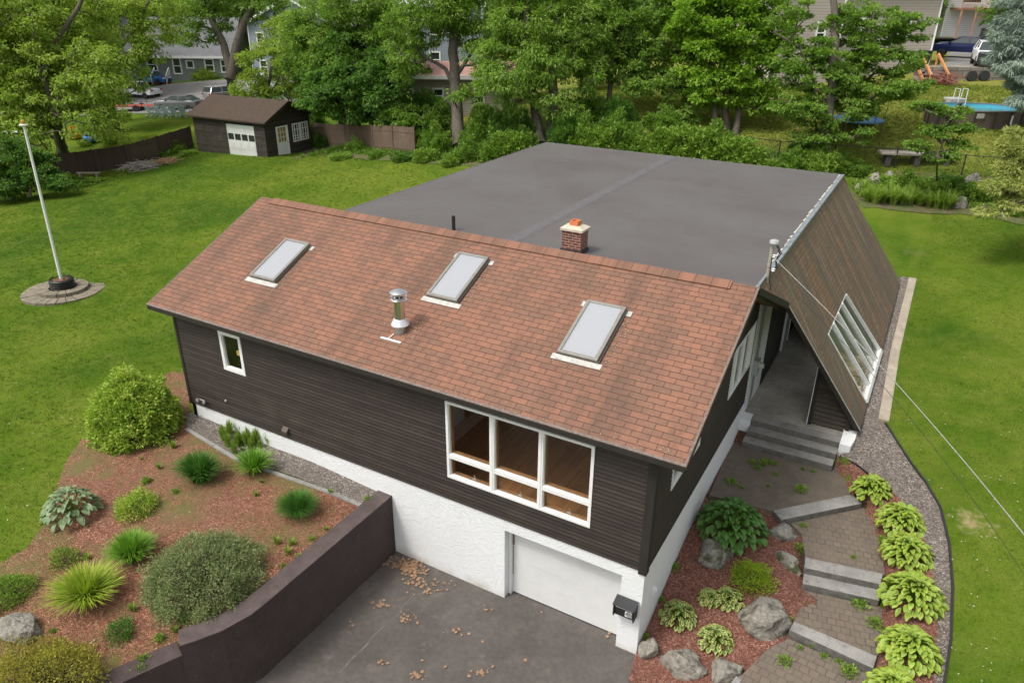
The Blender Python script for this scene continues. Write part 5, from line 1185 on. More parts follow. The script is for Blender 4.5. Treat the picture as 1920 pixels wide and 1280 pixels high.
# ---------------------------------------------------------------- things beyond the lawn
def place(t,L=None):
    """parts of t were modelled in world space: keep them there"""
    bpy.context.view_layer.update();inv=t.matrix_world.inverted()
    for c in t.children:c.matrix_parent_inverse=inv
    return t
class WallF:
    def __init__(s,A,B,z):
        s.o=np.array([A[0],A[1],z]);d=np.array([B[0]-A[0],B[1]-A[1],0]);s.len=np.linalg.norm(d);s.u=d/s.len;s.n=np.array([s.u[1],-s.u[0],0])
        if (CAM-s.o)@s.n<0:s.n=-s.n
    def __call__(s,u,n,z):return tuple(s.o+s.u*u+s.n*n+np.array([0,0,z]))
    def px(s,u,v,off=0):
        r=ray(u,v);t=((s.o+s.n*off-CAM)@s.n)/(r@s.n);P=CAM+r*t-s.o;return P@s.u,P[2]
def shed():
    C0=gr(503,295);CL=gr(372,284);z0=float(min(C0[2],CL[2]))-.05
    ux=(CL-C0)[:2];Lx=np.linalg.norm(ux);ux=ux/Lx;uy=np.array([-ux[1],ux[0]])
    if uy@np.array([0,1])<0:uy=-uy
    wf=WallF(C0,C0[:2]+uy,z0);Wd,_=wf.px(586,284);Wd=float(Wd)
    t=thing('garden_shed','dark brown wooden shed with white garage door and mossy brown roof at the lawn edge','shed',(C0[0],C0[1],z0))
    fw=WallF(C0,CL,z0);eh=float(fw.px(503,233)[1])+.12;rh=float(wf.px(545,190)[1]);mid=Wd/2
    # walls
    gdx0,_=fw.px(483,294);gdx1,_=fw.px(432,289);gz=float(fw.px(483,238)[1]);gd=(float(gdx0),float(gdx1),0,gz)
    wallm=wood_mat('old_shed_boards',(.022,.018,.013),(.07,.058,.042),(1.5,20,8),.9,(z0,.13))
    clap('front_wall',fw,0,Lx,0,eh,[gd],wallm,t,e=.13)
    d0=float(wf.px(523,297)[0]);d1=float(wf.px(545,293)[0]);dz=float(wf.px(519,238)[1]);w0,w1=float(wf.px(550,266)[0]),float(wf.px(579,260)[0]);wz0=float(wf.px(553,266)[1]);wz1=float(wf.px(549,232)[1])
    lim=lambda z:(0 if z<eh else (z-eh)/(rh-eh)*mid,Wd if z<eh else Wd-(z-eh)/(rh-eh)*mid)
    clap('gable_wall',wf,0,Wd,0,rh,[(d0,d1,0,dz),(w0,w1,wz0,wz1)],wallm,t,e=.13,lim=lim)
    mb=MB();P=lambda a,b,z:(C0[0]+ux[0]*a+uy[0]*b,C0[1]+ux[1]*a+uy[1]*b,z0+z)
    mb.quad(P(0,Wd,-.1),P(Lx,Wd,-.1),P(Lx,Wd,eh),P(0,Wd,eh));mb.quad(P(Lx,0,-.1),P(Lx,Wd,-.1),P(Lx,Wd,eh),P(Lx,mid,rh),P(Lx,0,eh))
    mb.quad(P(.06,.1,-.1),P(Lx,.1,-.1),P(Lx,.1,eh),P(.06,.1,eh));mb.quad(P(.1,.06,-.1),P(.1,Wd,-.1),P(.1,Wd,eh),P(.1,mid,rh-.05),P(.1,.06,eh));mb.build('rear_wall',G['sidingdark'],t)
    # roof
    ov=.35;oe=.3;k=(rh-eh)/mid;
    for sgn,nm in((1,'roof'),(-1,'roof')):
        b0=-oe if sgn==1 else Wd+oe;zb=eh-k*oe;mb=MB()
        a,b,c_,d_=P(-ov,b0,zb+.03),P(Lx+ov,b0,zb+.03),P(Lx+ov,mid,rh+.03),P(-ov,mid,rh+.03);up=(0,0,.1)
        pts=[a,b,c_,d_];q=[tuple(np.array(p)+up) for p in pts];n=len(mb.v);mb.v+=[tuple(map(float,p)) for p in pts+q]
        for f in((0,1,2,3),(7,6,5,4),(0,4,5,1),(1,5,6,2),(2,6,7,3),(3,7,4,0)):mb.f.append(tuple(n+i for i in f))
        mb.build(nm,G['shedroof'],t,uvf=lambda co,nn:((co.x*ux[0]+co.y*ux[1]),co.z/k*math.sqrt(1+k*k)))
    mb=MB();mb.bar(P(-ov+.01,-oe,eh-k*oe-.04),P(-ov+.01,mid,rh-.04),.03,.16);mb.bar(P(-ov+.01,mid,rh-.04),P(-ov+.01,Wd+oe,eh-k*oe-.04),.03,.16);mb.build('barge_board',G['sidingdark'],t)
    # garage door
    mb=MB()
    def fb(F,a0,a1,n0,n1,c0,c1,m):
        Q=[F(a0,n0,c0),F(a1,n0,c0),F(a1,n1,c0),F(a0,n1,c0),F(a0,n0,c1),F(a1,n0,c1),F(a1,n1,c1),F(a0,n1,c1)];kk=len(m.v);m.v+=[tuple(map(float,x)) for x in Q]
        for f in((0,3,2,1),(4,5,6,7),(0,1,5,4),(1,2,6,5),(2,3,7,6),(3,0,4,7)):m.f.append(tuple(kk+i for i in f))
    ph=gz/4
    for i in range(4):
        if i!=2:
            fb(fw,gd[0],gd[1],-.04,.0,i*ph+.01,(i+1)*ph-.01,mb)
            if i==1:
                for j in range(4):
                    ww=(gd[1]-gd[0])/4;fb(fw,gd[0]+j*ww+.1,gd[0]+(j+1)*ww-.1,.0,.014,ph+.12,2*ph-.12,mb)
    ww=(gd[1]-gd[0])/4
    for j in range(5):fb(fw,max(gd[0],gd[0]+j*ww-.05),min(gd[1],gd[0]+j*ww+.05),-.04,.0,2*ph+.07,3*ph-.07,mb)
    fb(fw,gd[0],gd[1],-.04,.002,2*ph-.01,2*ph+.07,mb);fb(fw,gd[0],gd[1],-.04,.002,3*ph-.07,3*ph+.01,mb)
    gdr=mb.build('garage_door',plain('weathered_white_paint',(.62,.63,.6),.6,0,2,.12),t)
    mb=MB();fb(fw,gd[0]+.02,gd[1]-.02,-.05,-.03,2*ph,3*ph,mb);mb.build('window_panes',G['dglass'],gdr)
    # door
    mb=MB();fb(wf,d0,d0+.08,-.03,.04,0,dz,mb);fb(wf,d1-.08,d1,-.03,.04,0,dz,mb);fb(wf,d0+.08,d1-.08,-.03,.04,dz-.08,dz,mb);fb(wf,d0+.08,d1-.08,-.03,.01,.02,dz*.5,mb);fb(wf,d0+.08,d0+.2,-.03,.01,dz*.5,dz-.08,mb);fb(wf,d1-.2,d1-.08,-.03,.01,dz*.5,dz-.08,mb)
    dr=mb.build('door',G['white'],t);mb=MB();fb(wf,d0+.2,d1-.2,-.028,-.02,dz*.5,dz-.1,mb);mb.build('door_glass',plain('warm_amber_glass',(.35,.25,.1),.2),dr)  # door pane in one even amber colour
    mb=MB();a0,a1=d0+.2,d1-.2
    for j in(1,2):fb(wf,a0+(a1-a0)*j/3-.015,a0+(a1-a0)*j/3+.015,-.02,.0,dz*.5,dz-.1,mb);
    for j in(1,2):fb(wf,a0,a1,-.02,.001,dz*.5+(dz*.5-.1)*j/3-.015,dz*.5+(dz*.5-.1)*j/3+.015,mb)
    mb.build('glazing_bars',G['white'],dr)
    mb=MB();q=wf(d1-.15,.05,dz*.45);mb.lathe([(.01,0),(.035,.02),(.035,.05),(.01,.06)],q,10);mb.build('knob',G['black'],dr)
    m2=(w0+w1)/2
    for A,B in((w0,m2-.04),(m2+.04,w1)):
        zc=wz0+(wz1-wz0)*.33
        window('window',wf,A,B,wz0,wz1,t,cols=[A+(B-A)/3,A+(B-A)*2/3],rows=[zc,zc+(wz1-zc)*.5,wz0+(zc-wz0)*.55],fw=.08,mw=.035,gl=G['dglass'],mat=G['white'],stops=False)
    place(t);return t
shed()
def wood_fence(label,pxs,hh,mat,bw=.14,lean=0,seed=1,top=None):
    rg=random.Random(seed);P=[gr(u,v) for u,v in pxs];t=thing('wood_fence',label,'fence',P[0])
    mb=MB();pts=dens([p[:2] for p in P],bw)
    for i in range(len(pts)-1):
        a,b=pts[i],pts[i+1];z=h(*a)-.05;k=hh+rg.uniform(-.03,.03);d=(b-a)*.94;nn=np.array([-d[1],d[0]])/np.linalg.norm(d)*.02
        j=rg.uniform(-.004,.004);mb.prism([a+nn*(1+j),a+d+nn,a+d-nn*.0,a-nn*.0],z,z+k)
    mb.build('boards',mat,t)
    sg=dens([p[:2] for p in P],2.4)
    mb=MB()
    for i in range(len(sg)-1):
        for zz in(.3,hh-.35):
            a,b=sg[i],sg[i+1];mb.bar((a[0],a[1],h(*a)+zz),(b[0],b[1],h(*b)+zz),.05,.08)
    mb.build('rails',mat,t)
    for a in sg:
        mb=MB();z=h(*a);mb.box((a[0]-.05,a[1]-.05,z-.1),(a[0]+.05,a[1]+.05,z+hh+.02));mb.build('post',mat,t)
    return place(t)
wood_fence('dark brown board fence running left from the shed',[(60,340),(110,330),(180,322),(240,313),(300,297),(362,277)],1.65,G['fence_dark'],seed=2)
wood_fence('weathered reddish stockade fence running right from the shed',[(590,272),(650,276),(700,282),(778,290)],1.75,G['fence'],seed=3)
def flagpole():
    b=gr(120,545);t=thing('flagpole','tall white flagpole with a gold ball standing on the left lawn','flagpole',b)
    r=ray(45,237);# height where the pole top is seen
    k=((b[0]-CAM[0])*CF[0]+(b[1]-CAM[1])*CF[1]);tt=k/(r[0]*CF[0]+r[1]*CF[1]);Ht=float((CAM+r*tt)[2]-b[2]);sh=(CAM+r*tt)[:2]-b[:2]
    mb=MB();mb.tube([(0,0,.1),(sh[0],sh[1],Ht)],[.065,.045],14);mb.build('pole',G['white'],t,smooth=True)
    mb=MB();mb.lathe([(.02,0),(.15,.03),(.16,.07),(.03,.09)],(sh[0],sh[1],Ht),14);mb.build('truck',G['white'],t,smooth=True)
    mb=MB();mb.lathe([(.03,.08),(.07,.1),(.09,.16),(.07,.23),(.01,.26)],(sh[0],sh[1],Ht),14);mb.build('gold_ball',plain('gold_ball',(.6,.38,.08),.3,.6),t,smooth=True)
    s_=mper(120,545)
    t2=thing('stone_ring','two tier ring of grey stone blocks around the flagpole base','stone ring',b+[0,0,0])
    for nm,R0,R1,z1,n in(('lower_ring',.62,1.0,.05,26),('upper_ring',.34,.62,.19,16)):
        mb=MB()
        R0,R1=[x*70*s_/1.0 for x in(R0,R1)]
        for i in range(n):
            a0,a1=2*math.pi*i/n,2*math.pi*(i+.93)/n;mb.prism([(R0*math.cos(a0),R0*math.sin(a0)),(R1*math.cos(a0),R1*math.sin(a0)),(R1*math.cos(a1),R1*math.sin(a1)),(R0*math.cos(a1),R0*math.sin(a1))],-.2,z1+rnd.uniform(-.01,.01))
        mb.build(nm,concrete('mossy_ring_stone',(.21,.18,.13),.3,3,(.11,.1,.055),.3),t2,bevel=.01)
    t3=thing('planter','black ribbed barrel planter around the foot of the flagpole','planter',b+[0,0,.02]);R=21*s_
    mb=MB();prof=[(R*.9,0)]
    for i in range(5):prof+=[(R,.05+i*.1),(R,.1+i*.1),(R*.94,.12+i*.1)]
    prof+=[(R*.9,.56),(R*.85,.5)];mb.lathe(prof,(0,0,0),28);mb.build('tub',G['black'],t3,smooth=True)
    mb=MB();mb.lathe([(R*.86,.49),(0.001,.53)],(0,0,0),20);mb.build('soil',G['mulch'],t3)
flagpole()
s_=mper(100,535);bush('weed','yellow green weeds sprouting from the flagpole planter','weed',gpt(118,541,.5),18*s_,14*s_,'fern',500,.07,.03,101,cl=20,stems=False)
# ---------------------------------------------------------------- chain link fence, slab table
def chain():
    PX=[(1385,292),(1458,301),(1560,309),(1676,316),(1802,329),(1925,338),(2050,345)]
    P=[gr(u,v) for u,v in PX];t=thing('chain_link_fence','black chain link fence across the slope behind the house','fence',P[0])
    hh=1.15
    for p in P:
        mb=MB();mb.tube([(p[0],p[1],p[2]-.1),(p[0],p[1],p[2]+hh+.04)],.035,8);mb.build('post',G['black'],t)
    mb=MB();mb.tube([(p[0],p[1],p[2]+hh) for p in P],.026,6);mb.build('top_rail',G['black'],t)
    mb=MB()
    for i in range(len(P)-1):
        a,b=P[i],P[i+1];n=int(np.linalg.norm(b-a)/.16)
        for j in range(n):
            p=a+(b-a)*j/n;q=a+(b-a)*min(1,(j+5)/n);mb.bar((p[0],p[1],p[2]+.02),(q[0],q[1],q[2]+hh),.006,.006);mb.bar((q[0],q[1],q[2]+.02),(p[0],p[1],p[2]+hh),.006,.006)
    mb.build('mesh',G['black'],t);place(t)
chain()
def boxthing(name,label,cat,c,ux,L,Wd,Ht,mat,bev=.02,group=None):
    pass
def table(name,label,c,L,Wd,Ht,rz,mat,benches=True):
    t=thing(name,label,'table',c,rz);mb=MB()
    for i in range(5):mb.box((-L/2,-Wd/2+i*Wd/5,Ht-.05),(L/2,-Wd/2+(i+.94)*Wd/5,Ht))
    mb.build('tabletop',mat,t)
    for sx in(-1,1):
        mb=MB();x=sx*L*.36
        mb.bar((x,-.62,0),(x,-.2,Ht-.05),.09,.05);mb.bar((x,.62,0),(x,.2,Ht-.05),.09,.05);mb.bar((x+.06,-.8,.4),(x+.06,.8,.4),.05,.09);mb.build('trestle',mat,t)
    if benches:
        for sy in(-1,1):
            mb=MB();mb.box((-L/2,sy*.75-.13,.43),(L/2,sy*.75+.13,.47));mb.build('bench_seat',mat,t)
    return t
def facing(u,v,ang=0):   # world heading so local x runs along the picture
    return math.atan2(CR[1],CR[0])+ang
table('picnic_table','grey wooden picnic table with benches on the slope behind the bright maple',gpt(1432,200),2.1,.75,.78,facing(0,0,-.08),G['greywood'])
mb=MB()
for i in range(6):
    mb=MB();mb.box((-1.3,-.06,0),(1.3,.06,.05));o=mb.build('board',G['decking'] if i%2 else G['greywood']);o.location=Vector([float(x) for x in gpt(1482,196,.05+.06*(i//3))])+Vector((0,.18*(i%3),0));o.rotation_euler=(0,0,facing(0,0,-.15+.03*i));tag(o,'loose reddish board in the lumber pile beside the picnic table','board','lumber pile by the picnic table')
def slabbench():
    A=gr(1652,306);t=thing('stone_bench','pale stone slab bench on the slope just behind the chain link fence','bench',gr(1715,308),facing(0,0,-.16));mb=MB();mb.box((-2.1,-.45,.55),(2.1,.45,.7));mb.build('slab',G['greywood'],t,bevel=.03)
    for x in(-1.6,0,1.6):
        mb=MB();mb.box((x-.15,-.35,-.1),(x+.15,.35,.549));mb.build('leg',G['stonewall'],t)
slabbench()
# ---------------------------------------------------------------- swimming pool
def pool():
    c=gr(1850,243);s_=float((c-CAM)@CF)/FPX;rx=88*s_;ry=2.0;f_=np.array([CF[0],CF[1]]);f_/=np.linalg.norm(f_);c=c+np.array([f_[0]*rx*.72+.25,f_[1]*rx*.72,0]);zb=float(c[2])-.05;
    c=np.array([c[0],c[1],zb]);t=thing('swimming_pool','round above ground swimming pool with brown wall and bright blue water','pool',c,facing(0,0));Ht=1.1
    k=ry/rx;n=48;ring=lambda R,z,m_:[((R)*math.cos(2*math.pi*i/n),(R)*math.sin(2*math.pi*i/n)*m_,z) for i in range(n)]
    def loft(rs):
        mb=MB();
        for r in rs:mb.v+=r
        for a in range(len(rs)-1):
            for i in range(n):j=(i+1)%n;mb.f.append((a*n+i,a*n+j,(a+1)*n+j,(a+1)*n+i))
        return mb
    kk=.72
    loft([ring(rx,-.4,kk),ring(rx,Ht,kk)]).build('pool_wall',plain('brown_pool_wall',(.1,.075,.06),.6,0,3,.2),t)
    for i in range(0,n,3):
        a=2*math.pi*i/n;mb=MB();x,y=(rx+.03)*math.cos(a),(rx+.03)*math.sin(a)*kk;mb.box((x-.06,y-.06,-.4),(x+.06,y+.06,Ht));mb.build('pool_post',G['sidinggreen'],t)
    loft([ring(rx+.08,Ht,kk),ring(rx+.08,Ht+.05,kk),ring(rx-.12,Ht+.05,kk),ring(rx-.12,Ht,kk)]).build('pool_rim',plain('grey_pool_rim',(.22,.2,.19),.5),t)
    loft([ring(rx-.1,Ht-.5,kk),ring(rx-.1,Ht+.01,kk)]).build('pool_liner',plain('blue_liner',(.12,.42,.55),.5),t)
    M,nn,p=newmat('pool_water');p.inputs['Base Color'].default_value=(.09,.42,.52,1);p.inputs['Roughness'].default_value=.06;bump(nn,p,noise(nn,3,3,.5),.3,.03)
    mb=MB();mb.v=ring(rx-.1,Ht-.14,kk);mb.f=[tuple(range(n))];mb.build('pool_water',M,t)
    mb=MB();mb.box((-.1-.4,rx*kk+.1,0),(.5,rx*kk+1.1,Ht+.25));mb.build('pump_box',plain('pale_grey_box',(.4,.4,.38),.7,0,4,.2),t,bevel=.03)
    mb=MB()
    for x in(-.25,.25):mb.tube([(x,rx*kk-.3,Ht-.3),(x,rx*kk-.25,Ht+.9),(x,rx*kk+.3,Ht+.9),(x,rx*kk+.5,0)],.025,6)
    for i in range(4):mb.bar((-.25,rx*kk+.33+.04*i,Ht*.9-.28*i),(.25,rx*kk+.33+.04*i,Ht*.9-.28*i),.06,.03)
    mb.build('ladder',G['white'],t,smooth=True)
    q=rx*.55;mb=MB();mb.box((-.22-.9,-rx*kk*.95-.14,.72),(.22-.9,-rx*kk*.95-.1,1.0));mb.build('warning_label',plain('faded_label',(.45,.43,.4),.6),t)
    mb=MB();mb.tube([(rx*.35,-rx*kk-.1,.9),(rx*.30,-rx*kk-.3,.5),(rx*.36,-rx*kk-.35,.1),(rx*.6,-rx*kk-.3,-.1)],.05,8);mb.build('pool_hose',plain('white_hose',(.6,.6,.58),.5),t,smooth=True)
pool()
def trampoline():
    c=gr(1600,250);t=thing('trampoline','blue edged trampoline on the slope, half hidden by the tall tree','trampoline',c,0)
    R=1.6;mb=MB();mb.lathe([(R,.82),(R+.02,.88),(R-.3,.9),(R-.3,.86)],(0,0,0),30);mb.build('pad',plain('blue_pad',(.08,.25,.5),.6),t);mb=MB();mb.lathe([(R-.3,.85),(.01,.85)],(0,0,0),30);mb.build('mat',G['black'],t)
    for i in range(6):
        a=i*math.pi/3+.3;x,y=R*math.cos(a),R*math.sin(a);mb=MB();mb.tube([(x,y,-.1),(x,y,.82)],.03,6);mb.build('leg',G['darkmetal'],t);mb=MB();mb.tube([(x,y,.85),(x*1.05,y*1.05,1.6),(x,y,2.5)],.022,6);mb.build('net_pole',G['darkmetal'],t)
trampoline()
# ---------------------------------------------------------------- vehicles
def car(label,loc,rz,paint,L=4.7,Wd=1.82,Ht=1.45,kind='sedan',group=None,cat='car',name='parked_car'):
    t=thing(name,label,cat,loc,rz,group);hw=Wd/2
    if kind=='sedan':low=[(-.5,.28),(-.5,.62),(-.485,.68),(-.36,.72),(-.22,.70),(.22,.73),(.37,.71),(.47,.62),(.5,.5),(.5,.28)];top=[(-.41,.70),(-.24,.97),(-.12,1),(.06,.99),(.24,.72)];
    elif kind=='suv':low=[(-.5,.25),(-.5,.6),(-.48,.66),(-.3,.66),(.2,.66),(.40,.62),(.49,.5),(.5,.25)];top=[(-.48,.65),(-.42,.96),(-.3,1),(.06,.98),(.2,.65)]
    else:low=[(-.5,.3),(-.5,.6),(-.14,.6),(.16,.6),(.42,.58),(.49,.52),(.5,.3)];top=[(-.15,.6),(-.12,.97),(-.05,1),(.08,.98),(.17,.6)]
    def loft(prof,sec,mat,nm,par):
        # sec: list of (y, zscale inset)
        mb=MB();k=len(prof)
        for y,ins in sec:
            cx=sum(p[0] for p in prof)/k
            for x,z in prof:mb.v.append(((cx+(x-cx)*(1-ins*.12))*L,y,z*Ht if z<.3 else z*Ht-ins*.05))
        for a in range(len(sec)-1):
            for i in range(k):j=(i+1)%k;mb.f.append((a*k+i,a*k+j,(a+1)*k+j,(a+1)*k+i))
        mb.f.append(tuple(range(k-1,-1,-1)));mb.f.append(tuple((len(sec)-1)*k+i for i in range(k)))
        o=mb.build(nm,mat,par,smooth=True);return o
    body=loft(low,[(-hw,1),(-hw*.95,.25),(-hw*.7,0),(hw*.7,0),(hw*.95,.25),(hw,1)],paint,'body',t)
    # greenhouse: glass shell with painted roof
    mb=MB();k=len(top);zt=max(p[1] for p in top)
    for sy in(-1,1):
        for x,z in top:f=(z-top[0][1])/(zt-top[0][1]);mb.v.append((x*L,sy*hw*(.93-.2*f),z*Ht))
    for i in range(k-1):mb.f.append((i,i+1,k+i+1,k+i))
    mb.f.append(tuple(range(k)));mb.f.append(tuple(range(2*k-1,k-1,-1)));gl=mb.build('windows',G['cglass'],t)
    mb=MB();hi=[p for p in top if p[1]>.94]
    mb.prism([(hi[0][0]*L-.04,-hw*.74),(hi[-1][0]*L+.05,-hw*.74),(hi[-1][0]*L+.05,hw*.74),(hi[0][0]*L-.04,hw*.74)],zt*Ht-.04,zt*Ht+.012);mb.build('roof',paint,t,bevel=.02)
    mb=MB();xm=(hi[0][0]+hi[-1][0])/2*L
    for sy in(-1,1):
        for (xa,za),(xb,zb) in((top[0],hi[0]),(top[-1],hi[-1])):mb.bar((xa*L,sy*hw*.935,za*Ht),(xb*L,sy*hw*.74,zb*Ht),.07,.05)
        mb.bar((xm,sy*hw*.94,top[0][1]*Ht),(xm,sy*hw*.74,zt*Ht-.02),.07,.05)
    mb.build('pillars',paint,t)
    ax=.31 if kind!='pickup' else .33
    for sx in(-1,1):
        for sy in(-1,1):
            R=.33 if kind=='sedan' else .38;M1=Matrix.Translation((sx*ax*L,sy*(hw-.2),R))@Matrix.Rotation(-sy*math.pi/2,4,'X')
            mb=MB();mb.lathe([(R*.62,0),(R*.97,0),(R,.05),(R,.19),(R*.95,.225),(R*.64,.225)],(0,0,0),22);wh=mb.build('wheel',G['rubber'],t,smooth=True);wh.data.transform(M1)
            mb=MB();mb.lathe([(R*.63,.19),(R*.6,.21),(R*.15,.18),(.01,.2)],(0,0,0),20)
            rim=mb.build('rim',G['metal'],wh,smooth=True);rim.data.transform(M1)
    for sy in(-1,1):
        mb=MB();mb.box((.475*L,sy*hw*.62-.2,.5*Ht),(.497*L,sy*hw*.62+.2,.59*Ht));mb.build('headlight',plain('headlight',(.7,.72,.75),.15) if 'headlight' not in bpy.data.materials else bpy.data.materials['headlight'],t,bevel=.01)
        mb=MB();mb.box((-.502*L,sy*hw*.7-.16,.5*Ht),(-.49*L,sy*hw*.7+.16,.6*Ht));mb.build('tail_light',plain('tail_light',(.35,.02,.02),.2) if 'tail_light' not in bpy.data.materials else bpy.data.materials['tail_light'],t)
        mb=MB();mb.box((top[-1][0]*L-.25,sy*(hw+.02)-.1,.68*Ht),(top[-1][0]*L-.1,sy*(hw+.02)+.1,.76*Ht));mb.build('side_mirror',paint,t,bevel=.02)
    mb=MB();mb.box((.495*L,-hw*.5,.28*Ht),(.503*L,hw*.5,.45*Ht));mb.build('grille',G['black'],t)
    return t
def paint(n,c,m=.3):return plain(n,c,.25,m)
CRZ=math.atan2(CR[1],CR[0])
car('silver grey sedan parked behind the row of garden chairs',gpt(338,206),CRZ+math.pi-.12,paint('silver_grey_paint',(.2,.2,.21),.6))
car('white pickup truck parked across the street from the grey sedan',gpt(262,183),CRZ+math.pi-.35,paint('white_truck_paint',(.75,.76,.77),0),5.4,1.95,1.75,'pickup',None,'pickup truck','pickup_truck')
car('pale silver car half hidden behind the shed roof',gpt(425,188),CRZ+.9,paint('pale_silver_paint',(.42,.43,.44),.5),4.6,1.8,1.5,'suv')
car('bright blue car beside the porch of the grey house',gpt(290,158),CRZ-.3,paint('bright_blue_paint',(.03,.14,.4)),4.3,1.75,1.5,'suv')
car('white car glimpsed between the trunks behind the shed',gpt(505,168),CRZ-.1,paint('white_car_paint',(.7,.71,.72),0),4.6,1.8,1.5,'suv')
gp_=lambda u,v,z:pz(u,v,z)
car('white suv with a black nose cover on the right terrace drive',np.array([*pd(1850,121,55.5)[:2],DWZ+.03]),-1.48,paint('white_suv_paint',(.78,.78,.79),0),4.6,1.9,1.68,'suv')
car('dark blue car parked behind the white suv',np.array([*pd(1803,100,63)[:2],DWZ+.03]),math.pi-.06,paint('dark_blue_paint',(.012,.02,.08),.3),4.8,1.85,1.6,'sedan')
q=np.array([*pd(1850,121,55.5)[:2],DWZ]);f2=np.array([math.cos(-1.48),math.sin(-1.48)]);s2=np.array([-f2[1],f2[0]])
mb=MB();c0=q[:2]+f2*2.05;w=.97
mb.quad((*(c0+f2*.42-s2*w),q[2]+.3),(*(c0+f2*.42+s2*w),q[2]+.3),(*(c0+f2*.36+s2*w),q[2]+.98),(*(c0+f2*.36-s2*w),q[2]+.98));mb.quad((*(c0+f2*.36-s2*w),q[2]+.98),(*(c0+f2*.36+s2*w),q[2]+.98),(*(c0-f2*.1+s2*w*.9),q[2]+1.1),(*(c0-f2*.1-s2*w*.9),q[2]+1.1))
tag(mb.build('car_cover',G['black']),'black cloth draped over the nose of the white suv','cover')
# utility trailer, garden chairs, street
sheet('street',gp2([(-300,250),(40,233),(120,222),(215,212),(330,213),(400,207),(600,190),(760,182),(760,160),(560,152),(420,150),(330,157),(250,170),(150,190),(0,212),(-300,225)]),G['street'],.05,1.2)
sheet('driveway',DWP,G['street'],.03,1.5)
def trailer():
    c=gpt(258,208,.05);t=thing('utility_trailer','low open utility trailer with a red deck on the street kerb','trailer',c,CRZ+.12);mb=MB();mb.box((-2.3,-.85,.45),(2.3,.85,.52));mb.build('deck',plain('red_deck',(.3,.06,.04),.7),t)
    mb=MB()
    for y in(-.85,.85):
        mb.bar((-2.3,y,1.0),(2.3,y,1.0),.04,.04)
        for x in(-2.3,-.8,.8,2.3):mb.bar((x,y,.5),(x,y,1.0),.04,.04)
    mb.build('side_rails',G['black'],t)
    for y in(-.95,.95):
        mb=MB();mb.lathe([(.1,-.09),(.32,-.09),(.32,.09),(.1,.09)],(0,0,0),18,Matrix(((1,0,0),(0,0,-1),(0,1,0))));wh=mb.build('wheel',G['rubber'],t,smooth=True);wh.location=(0.2,y,.32)
trailer()
def adk():
    t=thing('garden_chair','pale blue slatted garden chair','chair',(0,0,0),0,'row of garden chairs on the grass by the street');m_=plain('pale_blue_plastic',(.42,.5,.56),.6)
    mb=MB();mb.box((-.26,-.25,.34),(.26,.28,.37),Matrix.Rotation(.12,4,'X'));mb.build('seat',m_,t)
    mb=MB()
    for i in range(5):
        x=-.24+i*.12;mb.bar((x*.8,.26,.3),(x*1.15,.55,1.0-.05*abs(i-2)),.1,.02,(0,-1,.4))
    mb.build('backrest',m_,t)
    for sx in(-1,1):
        mb=MB();mb.box((sx*.34-.07,-.32,.56),(sx*.34+.07,.42,.585));mb.build('armrest',m_,t)
        mb=MB();mb.box((sx*.3-.02,-.28,0),(sx*.3+.02,-.2,.56));mb.build('leg',m_,t);mb=MB();mb.bar((sx*.28,-.2,.34),(sx*.28,.55,.0),.03,.09);mb.build('leg',m_,t)
    return t
a0=adk();LB=['leftmost of the five pale blue garden chairs by the street','second from left of the five pale blue garden chairs','middle one of the five pale blue garden chairs','second from right of the five pale blue garden chairs','rightmost pale blue garden chair, just left of the shed roof']
for i,u in enumerate((288,303,317,332,348)):
    p=gpt(u,219+(-.0)*i);o=a0 if i==0 else dup(a0,p);o.location=Vector([float(x) for x in p]);o.rotation_euler=(0,0,CRZ+math.pi*.0+2.6+.1*i);o['label']=LB[i];o.scale=(1.15,)*3
# ---------------------------------------------------------------- neighbouring houses
SD={'grey':(.2,.22,.21),'beige':(.42,.37,.32),'blue':(.25,.29,.35),'white':(.68,.68,.69),'cream':(.5,.45,.34)}
def sidingmat(k,e=.2):
    M,n,p=newmat(k+'_vinyl_siding');g=n.nodes.new('ShaderNodeNewGeometry').outputs['Position'];sp=n.nodes.new('ShaderNodeSeparateXYZ');n.links.new(g,sp.inputs[0])
    f=math_(n,'FRACT',math_(n,'DIVIDE',sp.outputs[2],e));c=np.array(SD[k]);n.links.new(ramp(n,f,[(0,tuple(c*.35)),(.09,tuple(c*.55)),(.14,tuple(c)),(1,tuple(c*1.04))]),p.inputs['Base Color']);p.inputs['Roughness'].default_value=.6
    bump(n,p,math_(n,'SUBTRACT',1.0,f),.5,.02);return M
SM={k:sidingmat(k) for k in SD};RF={}
def roofmat(n,c):return concrete(n,c,.2,2,None,.2)
RF['grey']=roofmat('grey_shingle',(.17,.17,.18));RF['red']=roofmat('red_metal',(.4,.22,.19));RF['white']=roofmat('pale_shingle',(.5,.5,.5));RF['brown']=roofmat('brown_shingle_roof',(.2,.15,.12))
